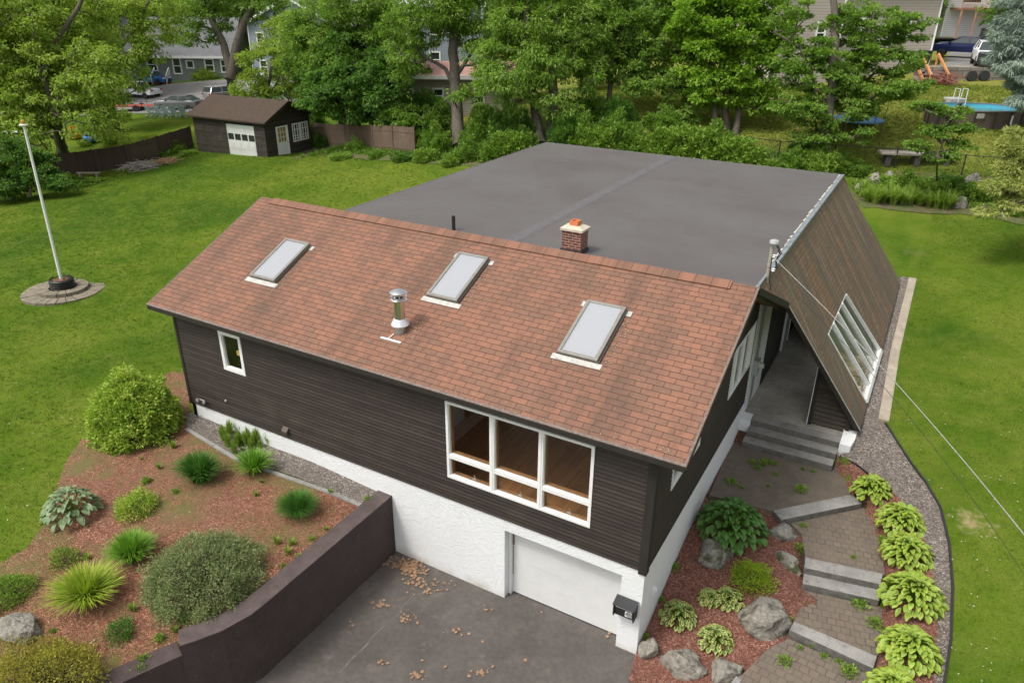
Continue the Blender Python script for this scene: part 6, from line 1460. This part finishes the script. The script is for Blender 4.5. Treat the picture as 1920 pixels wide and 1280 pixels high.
def nhouse(label,A,B,dep,wh,rh,sk,rk,wins=(),eave='front',z=None,ov=.4,frame=True,cat='house'):
    """A,B ground corners of the seen facade; dep metres deep; eave: roof slopes to the facade, gable: facade is the gable end"""
    A=np.array(A,float);B=np.array(B,float);z=min(A[2],B[2])-.3 if z is None else z;F=WallF(A,B,z);L=F.len
    t=thing('neighbour_house',label,cat,(float(A[0]),float(A[1]),z));nn=-F.n
    P=lambda a,b,zz:tuple(F.o+F.u*a+nn*b+np.array([0,0,zz]))
    hol=[(w[0],w[1],w[2],w[3]) for w in wins];mb=MB()
    for a,b,c_,d_ in rects(0,L,0,wh,hol):mb.quad(P(a,0,c_),P(b,0,c_),P(b,0,d_),P(a,0,d_))
    mb.quad(P(0,dep,0),P(L,dep,0),P(L,dep,wh),P(0,dep,wh));mb.quad(P(0,0,0),P(0,dep,0),P(0,dep,wh),P(0,0,wh));mb.quad(P(L,0,0),P(L,dep,0),P(L,dep,wh),P(L,0,wh))
    if eave=='front':
        mb.quad(P(0,0,wh),P(0,dep,wh),P(0,dep/2,rh));mb.quad(P(L,0,wh),P(L,dep,wh),P(L,dep/2,rh))
    else:
        mb.quad(P(0,0,wh),P(L,0,wh),P(L/2,0,rh));mb.quad(P(0,dep,wh),P(L,dep,wh),P(L/2,dep,rh))
    mb.build('wall',SM[sk],t);th=.15
    def slabq(a,b,c_,d_):
        m=MB();pts=[a,b,c_,d_];m.v=[tuple(map(float,p)) for p in pts]+[tuple(map(float,np.array(p)+[0,0,th])) for p in pts]
        for f in((0,1,2,3),(7,6,5,4),(0,4,5,1),(1,5,6,2),(2,6,7,3),(3,7,4,0)):m.f.append(f)
        return m
    if eave=='front':
        k=(rh-wh)/(dep/2);ze=wh-k*ov
        slabq(P(-ov,-ov,ze),P(L+ov,-ov,ze),P(L+ov,dep/2,rh),P(-ov,dep/2,rh)).build('roof',RF[rk],t);slabq(P(-ov,dep+ov,ze),P(L+ov,dep+ov,ze),P(L+ov,dep/2,rh),P(-ov,dep/2,rh)).build('roof',RF[rk],t)
        m=MB();m.bar(P(-ov,-ov-.02,ze+.02),P(L+ov,-ov-.02,ze+.02),.04,.28);m.build('gutter',G['white'],t)
    else:
        k=(rh-wh)/(L/2);ze=wh-k*ov
        slabq(P(-ov,-ov,ze),P(-ov,dep+ov,ze),P(L/2,dep+ov,rh),P(L/2,-ov,rh)).build('roof',RF[rk],t);slabq(P(L+ov,-ov,ze),P(L+ov,dep+ov,ze),P(L/2,dep+ov,rh),P(L/2,-ov,rh)).build('roof',RF[rk],t)
        m=MB();m.bar(P(-ov,-ov-.03,ze),P(L/2,-ov-.03,rh),.04,.3);m.bar(P(L+ov,-ov-.03,ze),P(L/2,-ov-.03,rh),.04,.3);m.build('rake_trim',G['white'],t)
    for w in wins:window('window',F,*w[:4],t,rows=[(w[2]+w[3])/2] if len(w)<5 else [],fw=.13,mw=.07,gl=G['dglass'])
    m=MB();m.bar(P(0,-.02,0),P(0,-.02,wh),.12,.12);m.bar(P(L,-.02,0),P(L,-.02,wh),.12,.12);m.build('corner_trim',G['white'],t)
    m=MB();m.box((0,0,0),(.01,.01,.01)) if 0 else None
    place(t);return t,F
D_=94;A=pd(222,153,D_);B=pd(437,141,D_)
k=D_/FPX/.9
gh,F=nhouse('grey clapboard ranch house with white trim across the street',A,B,9,3.6,7.6,'grey','grey',[(1.9,3.1,1.7,3.2),(4.0,5.3,1.5,3.2),(7.2,8.3,1.2,3.2),(8.9,9.9,1.9,2.9,0),(11.2,12.4,1.5,3.1),(13.2,14.2,1.4,3.0)])
def stoop():
    p=F(6.2,1.2,.2);t=thing('front_steps','red porch steps with white handrails in front of the grey house','steps',p,math.atan2(F.u[1],F.u[0]))
    mb=MB()
    for i in range(4):mb.box((-.9,-.2-.3*i,0),(.9,.1-.3*i,1.0-.25*i))
    mb.build('stairs',plain('dark_red_paint',(.2,.03,.03),.6),t)
    for x in(-.9,.9):
        mb=MB();mb.bar((x,.1,1.9),(x,-1.4,.95),.07,.09)
        for i in range(5):mb.bar((x,.1-.35*i,1.9-.22*i),(x,.1-.35*i,.9-.22*i),.05,.05)
        mb.build('handrail',G['white'],t)
stoop()
s_=mper(393,140);bush('hedge_bush','rounded bright hedge in front of the grey house','hedge',gpt(393,146),38*s_,24*s_,'yellow',7000,.2,.12,120,cl=200,lump=.06)
nhouse('pale blue house with white trim behind the trees left of centre',pd(478,150,88),pd(640,150,84),9,6.5,9.3,'blue','grey',[(1,2.1,1,2.6),(4,5.2,1,2.6),(7,8.2,1,2.6),(1,2.1,4,5.6),(4,5.2,4,5.6),(7,8.2,4,5.6)],'gable')
nhouse('pale blue house with tall white windows behind the central trees',pd(668,140,80),pd(905,135,80),8,7.4,9.5,'blue','white',[(1.5,2.7,1,2.7),(4.5,5.7,1,2.7),(8,9.2,1,2.7),(1.5,2.7,4.3,6.3),(4.5,5.7,4.3,6.3),(8,9.6,4.3,6.3),(11,12,4.3,6.3)])
nhouse('low beige outbuilding with a faded red roof behind the central trees',pd(776,218,57),pd(962,212,57),4,3.3,4.0,'beige','red',[(1.5,2.4,1.2,2.4),(4.6,5.5,1.2,2.4)],cat='outbuilding')
nhouse('cream house at the very top behind the bright maple',pd(1190,70,92),pd(1340,60,92),9,5.5,8,'cream','brown',[(2,3.1,1,2.6),(5,6.1,1,2.6),(8,9,1,2.6)])
A=pd(1438,152,58);B=pd(1560,148,58)
bt,F=nhouse('beige sided house with a white gable behind the tall right tree',A,B,11,7.2,8.9,'beige','white',[(.7,1.5,3.0,4.6),(3.2,4.0,3.0,4.6)],'gable')
A=pd(1562,150,58.6);B=pd(1738,128,58.6);nhouse('long beige sided wing between the tall right tree and the cedar stairs',A,B,9,7.0,8.6,'beige','brown',[(1.4,2.4,3.4,4.8),(4.4,5.4,3.4,4.8)],cat='house wing')
A=pd(1740,64,82);B=pd(1905,64,82)
zz=10.0;A=pd(1765,62,82);A[2]=zz;B=pd(1892,62,82);B[2]=zz
wt,F=nhouse('white house with a raised wooden balcony at the top right',A,B,9,6.8,9.3,'white','grey',[(5.2,6.3,4.2,5.8)],z=zz-.1)
def balcony():
    z1=zz+2.85;t=thing('balcony','reddish timber balcony with thin railings on the white house','balcony',F(3.5,2.2,0),0);u=F.u;m=G['decking']
    L0,L1=.3,min(F.len,7.6)
    mb=MB();mb.prism([F(L0,0,0)[:2],F(L0,2.4,0)[:2],F(L1,2.4,0)[:2],F(L1,0,0)[:2]],z1-.2,z1);mb.build('deck',m,t)
    for a in(L0+.1,L0+1.7,L1-1.2,L1-.1):
        mb=MB();p=F(a,2.3,0);mb.box((p[0]-.08,p[1]-.08,zz-.2),(p[0]+.08,p[1]+.08,z1-.2));mb.build('post',m,t)
    mb=MB();mb.bar(tuple(F(L0+1.7,2.3,0)[:2])+(z1-1.3,),tuple(F(L0+3,2.3,0)[:2])+(z1-.2,),.1,.1);mb.bar(tuple(F(L1-1.2,2.3,0)[:2])+(z1-1.3,),tuple(F(L1-2.3,2.3,0)[:2])+(z1-.2,),.1,.1);mb.build('brace',m,t)
    mb=MB();a=L0
    while a<=L1:
        p=F(a,2.35,0);mb.bar((p[0],p[1],z1),(p[0],p[1],z1+1),.025,.025);a+=.17
    p,q=F(L0,2.35,0),F(L1,2.35,0);mb.bar((p[0],p[1],z1+1),(q[0],q[1],z1+1),.07,.05);mb.build('railing',G['decking'],t);place(t)
    p=F(2.0,1.3,0);t=thing('patio_seat','brown two seat swing on the balcony of the white house','seat',(p[0],p[1],z1),math.atan2(u[1],u[0]))
    mb=MB();mb.box((-.9,-.3,.4),(.9,.3,.5));mb.build('seat',G['white'],t);mb=MB();mb.box((-.95,.25,.4),(.95,.35,1.2));mb.box((-.95,-.4,1.5),(.95,.5,1.6));mb.build('canopy_frame',G['fence_dark'],t,bevel=.05)
    for k_,(a,zb) in enumerate([(3.0,0),(3.0,.22),(3.05,.44),(3.0,.66),(3.8,0),(3.8,.22),(3.85,.44),(4.7,0),(4.7,.22),(5.5,0)]):
        p=F(a+.05*(k_%2),2.9,0);mb=MB();mb.lathe([(.2,0),(.36,.02),(.38,.1),(.36,.2),(.2,.22)],(0,0,0),18);o=mb.build('tyre',G['rubber'],None,smooth=True);o.location=(p[0],p[1],zz+.02+zb);tag(o,'black car tyre in the stacks under the balcony','tyre','tyres stacked under the balcony')
balcony()
# stone retaining wall under the terrace, stairs, bin, brush
def terrace():
    A=pd(1740,133,54);B=pd(2060,133,54);A[2]=B[2]=DWZ;A=np.array([DWP[0][0]-1.2,DWP[0][1]]);B=np.array(DWP[1]);W2=WallF(A,B,7.2)
    t=thing('stone_wall','stone block retaining wall holding up the neighbour terrace','wall',(A[0],A[1],7.2));mb=MB()
    mb.prism([W2(0,.75,0)[:2],W2(W2.len,.75,0)[:2],W2(W2.len,-1.0,0)[:2],W2(0,-1.0,0)[:2]],6.6,DWZ+.06);mb.build('blocks',G['stonewall'],t,uvf=lambda co,n:((Vector(co)-Vector(W2.o)).dot(Vector(W2.u)),co.z));place(t)
    for i,(u,v) in enumerate([(1820,152),(1843,152)]):
        a,z=W2.px(u,v,.95);p=W2(a,.95,0);M1=Matrix.Translation((p[0],p[1],h(p[0],p[1])+.36))@Matrix.Rotation(math.atan2(W2.u[1],W2.u[0]),4,'Z')@Matrix.Rotation(math.pi/2-.15,4,'X')
        mb=MB();mb.lathe([(.2,-.1),(.36,-.09),(.38,0),(.36,.09),(.2,.1)],(0,0,0),20);o=mb.build('tyre',G['rubber'],None,smooth=True);o.matrix_world=M1;tag(o,['left of the two car tyres leaning on the stone wall','right of the two car tyres leaning on the stone wall'][i],'tyre')
    # stairs
    a,z=W2.px(1740,130,.3);p=W2(a,.4,0);rz=math.atan2(W2.u[1],W2.u[0])+.1;t=thing('wooden_stairs','new orange cedar stairs with handrails beside the stone wall','stairs',(p[0],p[1],DWZ-.05),rz);mb=MB()
    for i in range(6):mb.box((-.6,-.28*(i+1),-.22*(i+1)),(.6,-.28*i+.02,-.22*(i+1)+.05))
    mb.build('treads',G['greywood'],t)
    for x in(-.65,.65):
        mb=MB();mb.bar((x,.3,.95),(x,-1.6,-.35),.12,.14);mb.bar((x,.3,-.2),(x,.3,.95),.1,.1);mb.bar((x,-1.5,-1.6),(x,-1.5,-.3),.1,.1);mb.build('handrail',G['cedar'],t)
        mb=MB();mb.bar((x,.2,-.1),(x,-1.75,-1.55),.06,.24);mb.build('stringer',G['cedar'],t)
    q=W2(a,-.9,0);t=thing('deck_railing','small brown slatted railing behind the bin at the stair head','railing',(q[0],q[1],DWZ),rz);mb=MB();mb.box((-.9,.3,.9),(.9,.38,.98))
    for i in range(10):mb.box((-.85+i*.185,.31,.1),(-.82+i*.185,.36,.9))
    mb.build('balusters',G['fence'],t)
    t=thing('wheelie_bin','dark green wheeled bin at the top of the cedar stairs','bin',(q[0]+.1,q[1]-.3,DWZ+.02),rz);mb=MB();mb.v=[(-.25,-.28,.05),(.25,-.28,.05),(.25,.25,.05),(-.25,.25,.05),(-.33,-.36,1.0),(.33,-.36,1.0),(.33,.36,1.0),(-.33,.36,1.0)];mb.f=[(0,3,2,1),(4,5,6,7),(0,1,5,4),(1,2,6,5),(2,3,7,6),(3,0,4,7)];bm_=plain('dark_green_plastic',(.025,.04,.03),.5);mb.build('body',bm_,t,bevel=.03)
    mb=MB();mb.box((-.36,-.4,1.005),(.36,.4,1.07));mb.build('lid',bm_,t,bevel=.02)
    for x in(-.25,.25):
        mb=MB();mb.lathe([(.01,-.04),(.12,-.04),(.12,.04),(.01,.04)],(0,0,0),14,Matrix(((0,0,1),(1,0,0),(0,1,0))));o=mb.build('wheel',G['rubber'],t,smooth=True);o.location=(x,.33,.12)
terrace()
def brush(label,c,r,hh,mat,n,seed,cat='brush pile'):
    rg=random.Random(seed);mb=MB()
    for i in range(n):
        a=rg.uniform(0,6.28);d=rg.random()**.5*r*.7;x,y=math.cos(a)*d,math.sin(a)*d;b=rg.uniform(0,6.28);l=rg.uniform(.3,.8)*r;z=rg.uniform(.02,hh)*(1-d/r*.6)
        mb.tube([(x,y,z),(x+math.cos(b)*l*.5,y+math.sin(b)*l*.5,z+rg.uniform(-.05,.15)),(x+math.cos(b+.3)*l,y+math.sin(b+.3)*l,max(.02,z+rg.uniform(-.2,.2)))],[.03,.022,.01],4,False)
    o=mb.build('brush_pile',mat);o.location=Vector([float(v) for v in c]);return tag(o,label,cat)
brush('pile of cut grey branches in front of the dark fence',gpt(272,315),1.6,.45,G['greywood'],150,5)
brush('tan heap of dry brush at the right end of the branch pile',gpt(315,305),1.0,.3,plain('dry_straw',(.35,.22,.12),.9,0,9,.3),120,6)
brush('reddish dead brush below the stone terrace wall',gpt(1762,158),1.5,.9,plain('dead_red_brush',(.28,.12,.09),.9,0,9,.3),170,7)
mb=MB();mb.box((-.85,-.15,.35),(.85,.15,.42));t=thing('garden_bench','low grey stone bench on the grass by the dark fence','bench',gpt(168,334),CRZ+.05);mb.build('seat',G['kerb'],t,bevel=.01)
for x in(-.6,.6):
    mb=MB();mb.box((x-.08,-.13,-.1),(x+.08,.13,.349));mb.build('leg',G['kerb'],t)
# far left paddling pool and toys
t=thing('paddling_pool','blue and white round pool at the far left edge','pool',gpt(0,272),0);mb=MB();mb.lathe([(2.2,0),(2.2,.8),(2.1,.85),(2.0,.8),(2.0,.5)],(0,0,0),30);mb.build('wall',plain('white_pool_wall',(.6,.65,.7),.5),t);mb=MB();mb.lathe([(2.0,.7),(.01,.7)],(0,0,0),30);mb.build('water',plain('pool_blue',(.08,.35,.5),.08),t)
for u,v,cl,nm,lb in[(140,262,(.7,.2,.04),'toy_slide','orange plastic toy slide in the yard beyond the dark fence'),(172,268,(.05,.2,.5),'toy_box','blue plastic toy box beyond the dark fence'),(192,256,(.75,.25,.05),'toy_car','orange plastic toy beside the blue box beyond the fence')]:
    t=thing(nm,lb,'toy',gpt(u,v));m_=plain(nm+'_plastic',cl,.4);mb=MB();mb.box((-.6,-.35,.15),(.6,.35,.55));mb.build('body',m_,t,bevel=.12);mb=MB();mb.bar((-.5,0,.5),(.1,0,1.1),.5,.08);mb.build('chute',m_,t)
# ---------------------------------------------------------------- trees
tree('maple_tree','big yellow green tree leaning over the flagpole at the left edge','tree',gr(118,290),[(40,70,95,85),(120,35,100,80,3),(95,150,90,70),(40,190,70,60),(175,130,55,60,-2,.8),(30,250,60,40,-2,.8),(160,215,60,40,-1,.7),(-60,80,100,140)],'yellow',[([(None,None),(105,220),(75,130),(60,40),(45,-60)],.42,.16),([(80,140),(110,70),(150,10),(170,-60)],.22,.1)],51,L=.3,Wd=.17,per=52,dens=.72,cr=.65,seed=11,droop=.6)
tree('maple_tree','loose yellow green tree with drooping sprays above the silver car','tree',gr(214,246),[(205,60,80,70),(270,35,75,55,2),(215,150,55,55,0,.7),(250,100,50,40,0,.7),(215,235,42,30,-2,.6),(165,250,35,25,-2,.6),(120,50,40,60,3),(310,20,40,30,0,.6)],'yellow',[([(None,None),(205,180),(198,110),(185,20),(190,-50)],.4,.15),([(200,120),(250,60),(280,0)],.2,.1)],63,L=.33,Wd=.18,per=46,dens=.5,cr=.7,seed=12,droop=.6)
tree('forked_tree','tree with a bare V shaped trunk behind the shed','tree',gr(437,186),[(370,35,50,45),(345,75,35,22,0,.7),(400,-25,70,40),(500,10,45,35),(470,-40,70,40),(430,15,30,20,3,.5)],'mid',[([(None,None),(432,140),(420,85),(398,40),(380,-20)],.5,.28),([(432,150),(440,100),(450,60),(470,20),(492,-40)],.45,.28)],72,L=.32,Wd=.18,per=50,dens=.55,cr=.7,seed=13)
tree('small_tree','fresh green small tree just right of the forked trunk','tree',gr(500,205),[(500,125,55,50),(545,70,50,55,3),(470,165,40,25),(520,180,45,25),(560,130,40,40,2)],'yellow',[([(None,None),(505,150),(520,60)],.2,.08)],66,L=.3,Wd=.17,per=48,dens=.62,cr=.6,seed=14)
tree('maple_tree','dense dark green maple right of the shed','tree',gr(672,240),[(650,170,70,50),(702,185,55,45),(610,175,45,40),(720,140,50,45),(640,110,70,50,2)],'dark',[([(None,None),(672,190),(665,120)],.25,.1)],52,L=.27,Wd=.19,per=62,dens=1.2,cr=.55,seed=15,droop=.5)
tree('hickory_tree','tall grey green tree towering behind the dark maple','tree',gr(640,250),[(610,50,80,60),(670,20,80,50),(560,90,45,50),(700,90,55,45),(620,120,60,35,-1),(730,40,50,40)],'grey',[([(None,None),(640,150),(630,60),(640,-30)],.3,.12)],54,L=.34,Wd=.11,per=58,dens=1.0,cr=.6,seed=16,droop=.7)
tree('hickory_tree','tall hickory with a thick straight trunk behind the flat roof corner','tree',gr(862,276),[(840,30,70,45),(775,55,55,45),(900,45,55,45),(760,110,40,35),(925,110,45,40,-1),(850,-30,100,40),(800,15,60,35,-2),(880,185,30,16,-2,.8),(860,170,22,12,-2.5,.8)],'grey',[([(None,None),(858,225),(855,160),(850,100),(852,40),(848,-40)],.42,.24),([(855,165),(835,130),(800,108),(782,98)],.16,.07),([(856,140),(880,105),(905,80)],.14,.06)],49,L=.34,Wd=.11,per=56,dens=.85,cr=.58,seed=17,droop=.7)
tree('hickory_tree','twin trunked hickory standing behind the back corner of the flat roof','tree',gr(1012,272),[(1000,40,85,55),(950,100,60,45),(925,150,45,30,-2),(1075,40,60,50),(1085,130,45,45,0,.8),(975,170,45,35,-1.5),(1045,190,40,30,-1,.8),(1000,-30,100,40),(1020,115,60,35,-1)],'grey',[([(None,None),(1004,215),(995,150),(985,90),(990,-20)],.34,.18),([(1033,272),(1037,215),(1036,150),(1044,70),(1052,-30)],.36,.2)],47,L=.34,Wd=.11,per=56,dens=.95,cr=.56,seed=18,droop=.7)
tree('maple_tree','dark spreading maple with low branches over the back yard','tree',gr(1135,262),[(1160,50,75,55),(1215,85,60,45),(1130,100,50,45),(1190,130,50,30),(1235,150,42,22,-1),(1200,165,28,14,-2),(1130,20,60,40),(1240,25,40,40),(1290,180,30,22,-1,.8),(1270,225,35,16,-1,.8)],'mid',[([(None,None),(1140,200),(1150,120),(1170,30)],.24,.1),([(1150,150),(1200,140),(1235,150)],.09,.04)],50,L=.28,Wd=.18,per=58,dens=.95,cr=.5,seed=19,droop=.4)
tree('maple_tree','vivid bright green maple with several trunks right of centre','tree',gr(1362,243),[(1365,55,75,55),(1320,110,50,50),(1405,130,55,45),(1440,60,50,45),(1350,165,60,40),(1415,185,40,25),(1300,45,45,45),(1380,-10,90,40)],'bright',[([(None,None),(1361,195),(1366,120),(1380,20)],.24,.12),([(1376,262),(1386,205),(1400,130)],.22,.1),([(1341,237),(1340,190),(1335,120)],.17,.08)],48,L=.3,Wd=.22,per=60,dens=1.05,cr=.55,seed=20,droop=.5)
tree('locust_tree','tall layered tree with a grey trunk behind the right end of the flat roof','tree',gr(1546,303),[(1625,40,80,35),(1580,100,85,30),(1665,115,70,25),(1700,60,45,28),(1530,150,75,28),(1640,165,80,24),(1705,165,45,16,-1),(1500,205,60,24),(1580,205,70,24),(1540,250,45,20),(1500,110,45,30),(1480,35,45,35,0,.6),(1610,255,30,14,-1,.7)],'mid',[([(None,None),(1551,235),(1560,160),(1565,80),(1562,-40)],.3,.18),([(1556,190),(1600,150),(1625,90),(1640,20)],.18,.08),([(1553,215),(1500,90),(1450,60)],.1,.06)],43,L=.24,Wd=.15,per=60,dens=1.15,cr=.45,seed=21,flat=.32,droop=.25)
tree('sapling','thin airy sapling in front of the chain link fence','tree',gr(1757,352),[(1785,212,38,10),(1735,200,30,8),(1760,245,40,10),(1725,272,30,9),(1800,238,30,9),(1765,290,38,10),(1800,270,26,8)],'mid',[([(None,None),(1758,300),(1772,240),(1795,195)],.06,.02)],38,L=.2,Wd=.13,per=34,dens=3.2,cr=.28,seed=22,flat=.3)
tree('blue_spruce','pale blue spruce cut off by the right edge at the top','tree',gr(1985,250),[(1905,30,35,30),(1890,75,32,22),(1900,115,45,16),(1925,60,45,45),(1950,120,60,60),(1960,20,60,60),(1940,185,40,20,0,.6)],'spruce',[([(None,None),(1980,100),(1975,-80)],.3,.1)],42,L=.34,Wd=.04,per=150,dens=2.0,cr=.42,seed=23,flat=.4,droop=.9)
tree('golden_cedar','golden green conifer boughs reaching in from the right edge','tree',gr(2000,430),[(1900,275,28,12),(1885,345,38,14),(1905,310,26,12),(1855,395,22,7),(1900,380,32,14),(1960,330,60,70),(1910,250,18,10)],'gold',[([(None,None),(1995,330),(1990,220)],.2,.08)],31,L=.2,Wd=.035,per=150,dens=5,cr=.26,seed=24,flat=.35,droop=.5)
tree('lilac_bush','dense dark lilac thicket at the far left edge of the lawn','shrub',gr(25,372),[(20,300,42,38),(60,308,34,30),(10,345,45,24),(80,330,30,18),(-40,320,40,45),(110,345,28,12)],'dark',[([(None,None),(25,330),(30,300)],.12,.06),([(55,370),(60,330)],.1,.05)],47,L=.2,Wd=.14,per=70,dens=2.0,cr=.42,seed=25)
# undergrowth along the rear boundary
UG='leafy undergrowth along the rear boundary'
src={}
def ug(key,mat,L,Wd,seed):
    r=1.0;src[key]=None
    return lambda:bush('undergrowth_bush',{'a':'mid green undergrowth bush in the thicket behind the house','b':'fresh light green undergrowth bush in the thicket behind the house','c':'dark undergrowth bush in the thicket behind the house'}[key],'bush',(0,0,0),1.0,1.0,mat,5200,L,Wd,seed,UG,.34,cl=150,up=.5)
mk={'a':ug('a','mid',.14,.085,131),'b':ug('b','weed',.14,.08,132),'c':ug('c','dark',.14,.09,133)}
UL=[('c',605,274,20,22),('a',668,286,20,22),('b',640,298,20,10),('a',706,296,16,12),('c',770,250,36,70),('c',800,240,40,76),('a',820,285,30,40),('b',800,300,24,20),('a',900,270,36,60),('c',930,262,34,70),('a',880,295,30,30),('b',850,305,22,14),('a',925,295,30,30),('b',960,285,34,36),('c',970,262,34,60),('a',985,278,26,30),('c',1065,270,36,50),('a',1090,276,34,46),('b',1120,282,34,40),('a',1150,276,40,50),('a',1185,284,36,36),('b',1215,290,34,34),('b',1250,290,40,44),('b',1290,294,44,50),('a',1330,290,40,44),('b',1360,300,44,40),('b',1400,306,30,30),('c',760,300,20,12),
    ('a',1480,322,30,34),('b',1530,325,34,40),('c',1500,300,26,30),('b',1455,318,24,16),('a',1580,320,28,26),('a',1610,325,24,20),('b',1660,350,34,20),('a',1700,358,30,30),('b',1740,365,34,26),('c',1780,355,30,24),('b',1830,372,34,26),('a',1870,372,34,22),('b',1640,372,22,16),('a',1900,400,30,18),('c',1905,362,30,22),('b',1850,395,20,12),('c',560,250,24,24),
    ('c',585,250,26,44),('a',135,345,24,14),('b',170,345,22,10),('a',310,292,18,14),('a',335,285,16,16),('b',355,290,14,8),('a',100,352,26,20),('a',1245,240,36,30),('c',1150,235,40,44),('a',1095,235,40,50),('c',480,215,30,26),('a',520,222,30,30),('b',560,225,26,26)]
for k_,u,v,r,hh in UL:
    p=gpt(u,v,-.05);s_=float((p-CAM)@CF)/FPX
    if src[k_] is None:
        o=mk[k_]();src[k_]=o;o.location=Vector([float(x) for x in p])
    else:o=dup(src[k_],p)
    o.scale=(r*s_*1.08,r*s_*rnd.uniform(.85,1.15),min(hh,1.35*r)*s_*1.1);o.rotation_euler=(0,0,rnd.uniform(0,6))
tree('understory_tree','young green maple filling the thicket left of the hickory trunk','tree',gr(790,262),[(785,225,45,30),(815,245,35,26),(760,245,30,24),(740,225,30,24),(830,215,25,22)],'mid',[([(None,None),(792,225),(795,200)],.08,.04)],51,L=.25,Wd=.16,per=52,dens=1.1,cr=.45,seed=31)
tree('understory_tree','young dark maple filling the thicket right of the hickory trunk','tree',gr(940,258),[(930,225,40,28),(965,240,35,26),(905,240,25,24),(985,250,22,18)],'dark',[([(None,None),(940,225),(945,200)],.08,.04)],50,L=.25,Wd=.16,per=52,dens=1.1,cr=.45,seed=32)
tree('understory_tree','tangled green shrub tree behind the rear edge of the flat roof','tree',gr(1105,262),[(1100,235,45,28),(1140,250,40,24),(1075,250,30,22),(1060,225,26,20),(1180,262,34,18)],'mid',[([(None,None),(1105,235),(1110,215)],.08,.04)],49,L=.25,Wd=.16,per=52,dens=1.1,cr=.45,seed=33)
f0=clump('fern','bright fern clump at the foot of the embankment right of the house','fern',(0,0,-50),.6,.85,'fern',160,.035,140,'ferns at the foot of the embankment',1.1)
for i,(u,v) in enumerate([(1625,378),(1640,382),(1655,380),(1672,383),(1690,384),(1706,382),(1722,386),(1740,388),(1755,390),(1770,392),(1782,388),(1665,372),(1700,374),(1735,378),(1618,368)]):
    p=gpt(u,v);o=f0 if i==0 else dup(f0,p,rnd.uniform(0,6));o.location=Vector([float(x) for x in p]);o.scale=(rnd.uniform(.8,1.2),)*3
for i,(u,v,r,lab) in enumerate([(1796,388,16,'rounded boulder standing in the ferns on the right embankment'),(1822,352,20,'grey rock above the rounded boulder on the embankment'),(1640,348,18,'dark rock at the top of the ferns nearest the shingle slope'),(1612,358,11,'small rock touching the top of the shingle slope'),(1665,338,13,'flat dark rock under the chain link fence')]):
    s_=mper(u,v);boulder(lab,gr(u,v),r*s_,r*s_*.8,r*s_*1.1,'boulder',150+i,i)
# distant belt of trees
def fartree(seed,mat,L=.75,per=26,n=150):
    rg=np.random.default_rng(seed);t=thing('broadleaf_tree','distant broadleaf tree in the belt beyond the houses','tree',(0,0,-80),0,'distant belt of trees')
    q=unit(rg.normal(0,1,(n,3)))*rg.uniform(.6,1,(n,1));lm=np.array([mnoise.noise(Vector(x*1.8+seed)) for x in q]);q*=(1+.5*lm[:,None]);C=q*[4.6,4.6,6.0]+[0,0,9]
    V,F,ti=spray(C,1.25,per,L,L*.6,rg,.6,.3,unit(q),.8);npmesh('crown',V,F,LM[mat],t,attr=ti)
    mb=MB();mb.tube([(0,0,-.3),(.1,0,4),(0,.2,9),(.1,.1,13)],[.4,.3,.2,.08],8);
    for i in range(0,n,9):mb.tube([(0,0,C[i][2]*.55),tuple(C[i])],[.1,.03],4,False)
    mb.build('trunk',G['bark'],t,smooth=True);return t
fts=[fartree(201,'far'),fartree(202,'mid'),fartree(203,'yellow')];used=[0,0,0]
yaw=math.atan2(CF[0],CF[1]);k_=0
for dist,step,off in((104,6.2,0),(122,7.0,.02),(150,8.5,.05),(185,11,.03)):
    a=-.72
    while a<.72:
        d=dist+rnd.uniform(-6,6);an=yaw+a+off;x=CAM[0]+math.sin(an)*d;y=CAM[1]+math.cos(an)*d
        c0=(x-CAM[0])*CF[0]+(y-CAM[1])*CF[1];lat=(x-CAM[0])*CR[0]+(y-CAM[1])*CR[1];u=960+FPX*lat/c0
        skip=dist==104 and (1690<u<1960 or 170<u<470) or(dist==122 and 250<u<420)
        if not skip:
            i=rnd.choice([0,0,1,2]);sc=rnd.uniform(.85,1.3)
            o=fts[i] if not used[i] else dup(fts[i],(x,y,0));used[i]=1;o.location=(x,y,h(x,y)-.3);o.rotation_euler=(0,0,rnd.uniform(0,6));o.scale=(sc*rnd.uniform(.9,1.15),sc,sc*rnd.uniform(.85,1.2))
        a+=step/dist*rnd.uniform(.8,1.15)
# nearer fillers between the houses
for u,v,i,sc in[(1250,60,0,.6),(1060,95,1,.6),(1130,90,0,.55),(960,120,0,.55),(560,130,2,.5),(730,150,1,.5),(1300,90,2,.5),(1925,60,0,.8),(1890,90,1,.55),(10,160,2,.75),(90,130,0,.7),(150,165,1,.5),(600,170,1,.45),(-60,200,2,.7),(1160,140,0,.4),(1090,150,1,.45),(1000,160,2,.35),(1700,66,1,.7)]:
    p=gr(u,v+20);o=dup(fts[i],p,rnd.uniform(0,6),'smaller broadleaf tree growing between the neighbouring houses',sc);o['group']='trees between the neighbouring houses'
